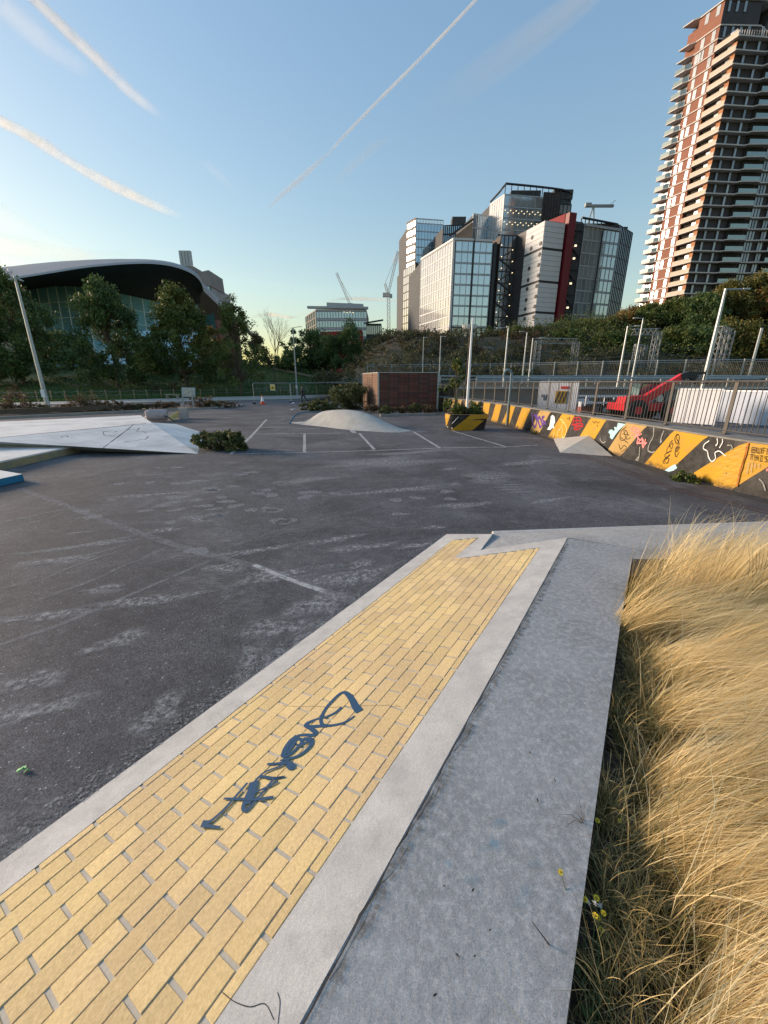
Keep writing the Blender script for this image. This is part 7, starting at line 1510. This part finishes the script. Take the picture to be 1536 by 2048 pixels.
# red / white barriers stack, white van-like car, rubbish
for i, (px, Y, hh_) in enumerate([(1157, 28, .95), (1170, 27.4, .8)]):
    q = D(px, 830, Y); o = thing('road_barrier', ['pink and white plastic road barrier standing next to the white hoarding', 'second plastic road barrier, half hidden by the car'][i], 'barrier', Vector((q.x, Y, .02)), 'plastic road barriers')
    mb = MB(); mb.box((q.x, Y, .25), (1.1, .45, .46), .2); mb.build('lower_body', surf('faded_red_plastic%d' % i, (.50, .16, .13), .6, .1, 2, 0), o); mb = MB(); mb.box((q.x, Y, .25 + hh_ / 2 + .02), (1.05, .28, hh_ - .46), .2); mb.build('upper_body', M['white'], o)
Yc = 27.5; q = D(1208, 830, Yc); ca = thing('flatbed_trailer', 'low flatbed trailer with white side rails seen through the railing left of the telehandler', 'trailer', Vector((q.x, Yc, .02))); cx = q.x
mb = MB(); mb.box((cx, Yc, .62), (3.6, 1.7, .14)); mb.box((cx + .3, Yc, .95), (1.9, 1.1, .5)); mb.build('deck', M['darkmetal'], ca)
for z in (.80, 1.18): mb = MB(); mb.bar((cx - 1.8, Yc - .86, z), (cx + 1.8, Yc - .86, z), .05, .10); mb.bar((cx - 1.8, Yc + .86, z), (cx + 1.8, Yc + .86, z), .05, .10); mb.build('side_rail', M['white'], ca)
for k in range(7): mb = MB(); mb.bar((cx - 1.8 + .6 * k, Yc - .86, .6), (cx - 1.8 + .6 * k, Yc - .86, 1.2), .06); mb.build('stake', M['white'], ca)
for wx in (-.5, .45): c_ = Vector((cx + wx, Yc - .80, .33)); mb = MB(); mb.tube([c_ - Vector((0, .12, 0)), c_ + Vector((0, .12, 0))], .31, 14); wl = mb.build('wheel', M['rubber'], ca); mb = MB(); mb.tube([c_ - Vector((0, .13, 0)), c_ - Vector((0, .121, 0))], .16, 10); mb.build('rim', M['galv'], wl)
bush('heap of pale and blue rubbish bags behind the railing', Vector((D(1040, 815, 25).x, 25, 0)), (1.6, .8, .35), 'brown', 500, .12, 20, 400, name='rubbish_heap', cat='rubbish')
for i, (px, lb_) in enumerate([(1025, 'blue plastic sack on the rubbish heap'), (1044, 'pale plastic sack beside the blue one')]):
    q = D(px, 812, 24.5); mb = MB(); r_ = random.Random(i); mb.tube([Vector((q.x, 24.5, .02)), Vector((q.x, 24.5, .2)), Vector((q.x + .05, 24.5, .5)), Vector((q.x, 24.5, .62))], [.28, .36, .26, .06], 9); tag(mb.build('sack', surf('sack%d' % i, [(.06, .2, .4), (.5, .47, .42)][i], .6, .2, 5, .3, 8), origin=(q.x, 24.5, 0)), lb_, 'sack')
# ================================================================== ORNAMENTAL GRASS BED
def blades(cx, cy, n, seed, hgt, reach, width, wind, fan, tone0, tone1, segs=7, rad=.10, z0=.15, wobble=.03):
    """n curved blades springing from tuft centres (cx,cy arrays) -> verts, tones"""
    r_ = np.random.default_rng(seed); m = len(cx); idx = r_.integers(0, m, n)
    ca = r_.normal(0, fan * .45, m)[idx] + wind + r_.normal(0, fan, n); hs = r_.uniform(.8, 1.2, m)[idx]
    a0 = r_.uniform(0, 2 * np.pi, n); rr = rad * np.sqrt(r_.uniform(0, 1, n)); bx, by = cx[idx] + np.cos(a0) * rr, cy[idx] + np.sin(a0) * rr
    L_ = r_.uniform(.65, 1.15, n) * hs; h_ = hgt * L_ * r_.uniform(.75, 1.15, n); re = reach * L_ * r_.uniform(.6, 1.25, n)
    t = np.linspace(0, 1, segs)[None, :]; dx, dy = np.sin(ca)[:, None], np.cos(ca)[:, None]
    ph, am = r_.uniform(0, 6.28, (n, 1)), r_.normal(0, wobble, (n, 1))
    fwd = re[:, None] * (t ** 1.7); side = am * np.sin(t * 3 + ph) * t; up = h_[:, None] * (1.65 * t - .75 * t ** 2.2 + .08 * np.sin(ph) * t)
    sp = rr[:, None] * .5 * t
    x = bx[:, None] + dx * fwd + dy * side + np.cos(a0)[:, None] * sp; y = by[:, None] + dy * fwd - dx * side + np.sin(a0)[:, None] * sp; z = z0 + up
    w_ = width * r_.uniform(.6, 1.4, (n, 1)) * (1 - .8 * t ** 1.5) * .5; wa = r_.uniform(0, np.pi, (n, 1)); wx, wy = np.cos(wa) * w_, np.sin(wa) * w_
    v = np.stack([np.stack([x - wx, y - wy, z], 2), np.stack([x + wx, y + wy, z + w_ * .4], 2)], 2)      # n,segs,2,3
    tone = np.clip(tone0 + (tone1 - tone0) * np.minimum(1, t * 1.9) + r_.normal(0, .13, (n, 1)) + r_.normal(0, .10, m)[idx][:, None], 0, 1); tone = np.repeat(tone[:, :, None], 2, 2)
    return v.reshape(-1, 3), tone.ravel(), n, segs
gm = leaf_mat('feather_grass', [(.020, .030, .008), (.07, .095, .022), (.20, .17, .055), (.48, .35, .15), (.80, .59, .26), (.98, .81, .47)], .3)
r_ = np.random.default_rng(12); cx, cy = [], []
for x in np.arange(.2, 5.2, .27):
    for y in np.arange(-.5, 3.5, .27):
        X, Y = x + r_.uniform(-.09, .09), y + r_.uniform(-.09, .09); nn = X * nv_.x + Y * nv_.y
        edge = .14 + .10 * math.sin(Y * 4.1) + .06 * math.sin(Y * 9)
        if nn > PLN + edge and Y < 3.42 and not (Y < 1.0 and X > 2.6): cx.append(X); cy.append(Y)
cx, cy = np.array(cx), np.array(cy); print('tufts', len(cx))
w0 = R(88)
near = (cx ** 2 + cy ** 2) < 9
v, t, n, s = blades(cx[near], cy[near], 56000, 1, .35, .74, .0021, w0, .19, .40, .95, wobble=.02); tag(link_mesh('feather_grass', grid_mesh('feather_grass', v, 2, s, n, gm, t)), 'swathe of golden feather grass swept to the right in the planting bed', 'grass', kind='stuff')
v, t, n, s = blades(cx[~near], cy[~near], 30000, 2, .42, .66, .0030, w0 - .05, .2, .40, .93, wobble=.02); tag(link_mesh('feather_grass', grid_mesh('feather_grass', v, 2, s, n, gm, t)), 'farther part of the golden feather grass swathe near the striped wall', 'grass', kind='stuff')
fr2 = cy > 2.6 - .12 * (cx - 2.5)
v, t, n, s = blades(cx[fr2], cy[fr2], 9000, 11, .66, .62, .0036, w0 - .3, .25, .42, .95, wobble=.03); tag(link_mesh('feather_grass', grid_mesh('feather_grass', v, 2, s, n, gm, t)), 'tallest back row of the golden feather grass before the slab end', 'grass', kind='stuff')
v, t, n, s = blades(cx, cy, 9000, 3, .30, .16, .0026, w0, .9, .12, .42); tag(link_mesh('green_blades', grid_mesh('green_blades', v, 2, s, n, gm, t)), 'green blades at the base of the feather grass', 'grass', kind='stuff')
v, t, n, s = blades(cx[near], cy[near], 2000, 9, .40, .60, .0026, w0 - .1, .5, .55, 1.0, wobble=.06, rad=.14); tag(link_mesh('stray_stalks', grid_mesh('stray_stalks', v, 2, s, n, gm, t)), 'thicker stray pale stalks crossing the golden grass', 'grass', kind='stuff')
# thin mixed grass, litter of dead leaves along the concrete edge
ex, ey = [], []
for s_ in np.arange(-.3, 3.5, .05):
    for k in range(2):
        nn = PLN + r_.uniform(.03, .36); p = NP(s_, nn, 0)
        if p.y < 3.62: ex.append(p.x); ey.append(p.y)
ex, ey = np.array(ex), np.array(ey)
v, t, n, s = blades(ex, ey, 8500, 4, .22, .12, .0022, R(50), 1.6, .18, .58, rad=.04); tag(link_mesh('edge_grass', grid_mesh('edge_grass', v, 2, s, n, gm, t)), 'short green grass along the edge of the concrete path', 'grass', kind='stuff')
v, t, n, s = blades(ex, ey, 900, 5, .16, .26, .0020, R(30), 2.2, .45, .8, rad=.06); tag(link_mesh('dead_stalks', grid_mesh('dead_stalks', v, 2, s, n, gm, t)), 'dead pale stalks scattered along the bed edge', 'grass', kind='stuff')
m = 700; X = np.array([NP(r_.uniform(-.3, 3.3), PLN + abs(r_.normal(0, .22)) + .02, 0)[:] for _ in range(m)]); X[:, 2] = .165 + r_.uniform(0, .03, m)
tag(link_mesh('leaf_litter', fast_mesh('leaf_litter', leaves(X, .022, r_), 4, LM['brown'], r_.uniform(0, 1, m))), 'dead brown leaves lying on the soil beside the path', 'leaves', kind='stuff')
# yellow flowered weeds
mpet = surf('petal_yellow', (.85, .62, .02), .5, .1, 30, 0); mcen = surf('flower_centre', (.40, .22, .01), .7, .2, 30, 0); mst = surf('weed_stem', (.05, .085, .02), .7, .2, 20, 0); mseed = surf('seed_fluff', (.62, .60, .56), .9, .1, 20, 0)
def weed(label, root, heads, seed, fluff=()):
    rr = random.Random(seed); o = thing('flowering_weed', label, 'wildflower', root, 'yellow flowered weeds'); mb = MB()
    for h_ in heads:
        mid = root.lerp(h_, .55) + Vector((rr.uniform(-.03, .03), rr.uniform(-.03, .03), .03)); mb.tube([root, mid, h_], [.0022, .0016, .0011], 4, cap=False)
        for _ in range(9):
            a = root.lerp(mid, rr.uniform(.1, 1)); d = Vector((rr.uniform(-1, 1), rr.uniform(-1, 1), rr.uniform(.1, 1))).normalized() * rr.uniform(.02, .06); b1 = a + d; s = d.cross(Vector((0, 0, 1))).normalized() * .0035
            mb.add([a, (a + b1) / 2 + s, b1, (a + b1) / 2 - s], [(0, 1, 2, 3)])
    mb.build('stem', mst, o)
    for h_ in heads:
        mb = MB(); nrm = Vector((rr.uniform(-.3, .1), rr.uniform(-.4, -.1), 1)).normalized(); u = nrm.cross(Vector((0, 1, 0))).normalized(); v_ = nrm.cross(u); rad = rr.uniform(.0095, .0125)
        for k in range(11):
            a = 2 * math.pi * k / 11 + rr.uniform(-.1, .1); d = u * math.cos(a) + v_ * math.sin(a); s = nrm.cross(d) * .0024; mb.add([h_ + d * .003, h_ + d * rad * .6 + s, h_ + d * rad + nrm * .001, h_ + d * rad * .6 - s], [(0, 1, 2, 3)])
        fl_ = mb.build('flower', mpet, o); mb = MB(); mb.tube([h_ - nrm * .002, h_ + nrm * .002, h_ + nrm * .0035], [.0035, .0038, .002], 8); mb.build('flower_centre', mcen, fl_)
    for h_ in fluff:
        mb = MB()
        for k in range(26): d = Vector((rr.gauss(0, 1), rr.gauss(0, 1), abs(rr.gauss(0, 1)))).normalized() * rr.uniform(.006, .012); mb.bar(h_, h_ + d, .0009)
        mb.build('seed_head', mseed, o)
def WF(px, py, z): return G(px, py, z)
weed('weed with a single bright yellow flower high beside the concrete edge', NP(1.10, PLN + .10, .17), [WF(1195, 1641, .30), WF(1240, 1641, .27)], 1)
weed('weed leaning over the concrete with one small yellow flower', NP(.86, PLN + .06, .17), [WF(1121, 1744, .37)], 2)
weed('weed with a cluster of yellow flowers and pale seed heads', NP(.62, PLN + .12, .17), [WF(1170, 1799, .33), WF(1193, 1796, .32), WF(1190, 1831, .34), WF(1207, 1826, .33), WF(1202, 1860, .29), WF(1196, 1835, .32)], 3, [WF(1177, 1806, .32), WF(1200, 1812, .32), WF(1190, 1808, .34)])
mb = MB(); mb.tube([G(1118, 1918, .25), G(1095, 1885, .36), G(1063, 1842, .47)], [.003, .0024, .001], 5); tag(mb.build('dark_twig', M['bark'], origin=G(1118, 1918, .25)), 'dark bare twig poking over the concrete edge near the bottom', 'twig')
mb = MB()
for k in range(6): a = WF(1192, 1672, .24); e_ = WF((1158, 1146, 1118, 1135, 1160, 1171)[k], (1598, 1622, 1628, 1650, 1640, 1606)[k], .40); c_ = WF(1168, 1648, .34); mb.tube([a, c_, (c_ + e_) / 2 + Vector((0, .01, .01)), e_], [.0016, .0013, .001, .0006], 4, cap=False)
tag(mb.build('dry_sprig', M['bark'], origin=WF(1185, 1670, .3)), 'fine dark sprig reaching over the concrete left of the single flower', 'twig')
mb = MB()
for k in range(7): a = G(1490 + (k % 3) * 14, 1190, .45); mb.tube([a, G(1500 + k * 6, 1130, .72), G(1497 + k * 8, 1085 + (k % 3) * 10, .85)], [.003, .002, .001], 4, cap=False)
tag(mb.build('dark_stalks', M['bark'], origin=G(1500, 1190, .45)), 'dark branching dead stalks standing in the golden grass at the right', 'stalks')
# leaf fragments and specks on the path
rr = random.Random(8); mb = MB(); P_ = [(1075, 1600), (946, 1780), (950, 1912), (888, 1772), (1013, 1400), (1140, 1310), (1060, 1505), (980, 1860), (1085, 1480), (915, 1910), (1180, 1250), (1110, 1560), (870, 1990)]
for x, y in P_:
    c_ = G(x, y, ZP + .004); a = rr.uniform(0, 6); d = Vector((math.cos(a), math.sin(a), 0)) * rr.uniform(.004, .010); s = Vector((-d.y, d.x, 0)) * .35; mb.add([c_ - d, c_ + s + Vector((0, 0, .003)), c_ + d, c_ - s], [(0, 1, 2, 3)])
tag(mb.build('debris', LM['brown'] if False else M['crack'], kind='stuff'), 'tiny dead leaf scraps scattered on the concrete path', 'debris')
# faint blue overspray on the path
b = MB(); fd = []
for x, y, rx, ry in [(1000, 1645, .035, .018), (980, 1690, .05, .025), (1070, 1728, .028, .018), (1045, 1795, .04, .025), (895, 1728, .02, .012), (820, 1690, .015, .01), (945, 1760, .03, .02)]:
    c0 = G(x, y, ZP); xx, yy = px_of(Vector((c0.x, c0.y, 0))); blob(b, fd, xx, yy, rx, ry, R(30), .6, 3, 3, lift=ZP + .004)
o = b.build('blue_overspray', worn('blue_overspray', (.12, .30, .44), .45, 30, soft=.12), kind='structure'); setfade(o, [f * .55 for f in fd])

# ================================================================== CONTRAILS AND WISPS
def sky_mat(name, col, k, dens, scale=.004, cov=.5):
    m, t, b_ = newmat(name); L = t.links.new; o = t.nodes['Material Output']
    tc = nd(t, 'ShaderNodeTexCoord'); n1 = nd(t, 'ShaderNodeTexNoise', Scale=scale, Detail=6.0, Roughness=.65); L(tc.outputs['Object'], n1.inputs['Vector'])
    mr = nd(t, 'ShaderNodeMapRange'); mr.inputs['From Min'].default_value = .5 - cov * .5; mr.inputs['From Max'].default_value = .75; L(n1.outputs[0], mr.inputs[0])
    lw = nd(t, 'ShaderNodeLayerWeight', Blend=.5); iv = nd(t, 'ShaderNodeMath', operation='SUBTRACT'); iv.inputs[0].default_value = 1; L(lw.outputs['Facing'], iv.inputs[1])
    pw = nd(t, 'ShaderNodeMath', operation='POWER'); L(iv.outputs[0], pw.inputs[0]); pw.inputs[1].default_value = k
    at = nd(t, 'ShaderNodeAttribute'); at.attribute_name = 'fade'
    m1 = nd(t, 'ShaderNodeMath', operation='MULTIPLY'); L(pw.outputs[0], m1.inputs[0]); L(mr.outputs[0], m1.inputs[1]); m2 = nd(t, 'ShaderNodeMath', operation='MULTIPLY'); L(m1.outputs[0], m2.inputs[0]); L(at.outputs['Fac'], m2.inputs[1]); m3 = nd(t, 'ShaderNodeMath', operation='MULTIPLY'); L(m2.outputs[0], m3.inputs[0]); m3.inputs[1].default_value = dens
    df = nd(t, 'ShaderNodeBsdfDiffuse'); df.inputs[0].default_value = c4(col); tr = nd(t, 'ShaderNodeBsdfTranslucent'); tr.inputs[0].default_value = c4(col); mx = nd(t, 'ShaderNodeMixShader'); mx.inputs[0].default_value = .5; L(df.outputs[0], mx.inputs[1]); L(tr.outputs[0], mx.inputs[2])
    tp_ = nd(t, 'ShaderNodeBsdfTransparent'); ms = nd(t, 'ShaderNodeMixShader'); L(m3.outputs[0], ms.inputs[0]); L(tp_.outputs[0], ms.inputs[1]); L(mx.outputs[0], ms.inputs[2]); L(ms.outputs[0], o.inputs['Surface']); return m
CT_ = [('broad bright contrail fading down from the top left corner', [(55, -15), (130, 58), (210, 133), (262, 185), (325, 235)], [9, 10, 11, 11, 8], [1, 1, .9, .6, 0], .95, .004),
       ('faint wide contrail left of the bright one in the top left corner', [(-20, -10), (60, 60), (120, 108), (190, 150)], [20, 20, 16, 14], [.5, .5, .3, 0], .5, .003),
       ('ragged contrail crossing the left edge halfway up the sky', [(-30, 228), (40, 262), (90, 291), (150, 330), (215, 366), (290, 402), (362, 434)], [9, 9, 11, 9, 11, 10, 8], [.8, .9, 1, .9, .9, .8, 0], .95, .006),
       ('long thin straight contrail rising from the centre to the top', [(970, -20), (900, 55), (830, 128), (750, 208), (680, 281), (655, 310)], [2.4, 2.6, 2.8, 3.0, 3.2, 3], [1, 1, 1, .95, .95, .2], 1.2, .002),
       ('softer lower continuation of the long thin contrail', [(658, 306), (625, 335), (590, 367), (555, 398), (528, 425)], [3, 5, 6, 5, 3], [.3, .9, 1, .8, 0], 1.1, .004),
       ('very faint broad contrail at the upper right of the sky', [(1190, -20), (1100, 50), (1000, 122), (930, 172), (850, 232)], [18, 22, 26, 26, 26], [.7, .6, .5, .3, 0], .32, .002),
       ('short faint streak right of the thin contrail', [(778, 276), (735, 305), (695, 342), (662, 378)], [7, 9, 8, 6], [.2, .6, .7, 0], .45, .004),
       ('barely visible wisp above the thin crowned tree', [(405, 322), (440, 352), (480, 394)], [9, 10, 8], [.1, .5, 0], .35, .004),
       ('tiny bright comma shaped wisp above the distant office', [(588, 568), (586, 576), (578, 583)], [2.5, 3, 2], [.5, 1, 0], .8, .002),
       ('tiny vertical bright wisp low over the trees', [(569, 606), (570, 616), (571, 628)], [2, 2.5, 2], [.3, 1, .2], .6, .002),
       ('pale cloud veil low in the left sky', [(-60, 415), (30, 452), (130, 500), (220, 520)], [28, 26, 20, 10], [.6, .6, .4, 0], .45, .0012),
       ('second pale cloud veil above the curved roof', [(-60, 480), (60, 500), (170, 512), (290, 505)], [22, 18, 12, 8], [.6, .5, .3, 0], .4, .0012),
       ('small dusky pink cloud beside the tower crane', [(786, 522), (798, 516), (812, 513)], [9, 12, 6], [.5, .8, 0], .5, .0012),
       ('low flat grey pink cloud band over the round tree', [(500, 634), (540, 629), (590, 634), (660, 602), (730, 598), (800, 602)], [3, 5, 3, 3, 5, 3], [.3, .8, .5, .3, .7, .2], .45, .0012)]
for i, (lb_, pts, wd, fade, dens, nsc) in enumerate(CT_):
    ALT = 3200 if max(p[1] for p in pts) < 560 else 2000
    m_ = sky_mat('ice_trail_%d' % i, (.95, .94, .94) if i < 12 else (.95, .70, .62), 1.9, dens * 1.25, nsc, .85)
    P = []
    for x, y in pts: P.append(G(x, y, ALT))
    P = smooth(P, 6); k = len(P); wf = [np.interp(j / (k - 1), np.linspace(0, 1, len(wd)), wd) for j in range(k)]; ff = [np.interp(j / (k - 1), np.linspace(0, 1, len(fade)), fade) for j in range(k)]
    rad_ = [w_ / 2 * ((p - Vector((0, 0, H))).length / F * .97) * 1.6 for w_, p in zip(wf, P)]
    mb = MB(); mb.tube(P, rad_, 12, cap=False); o = mb.build('contrail' if i < 7 else 'cloud_wisp', m_, smooth=True, origin=P[0]); tag(o, lb_, 'contrail' if i < 7 else 'cloud'); setfade(o, [f for f in ff for _ in range(12)])
    o.visible_shadow = True
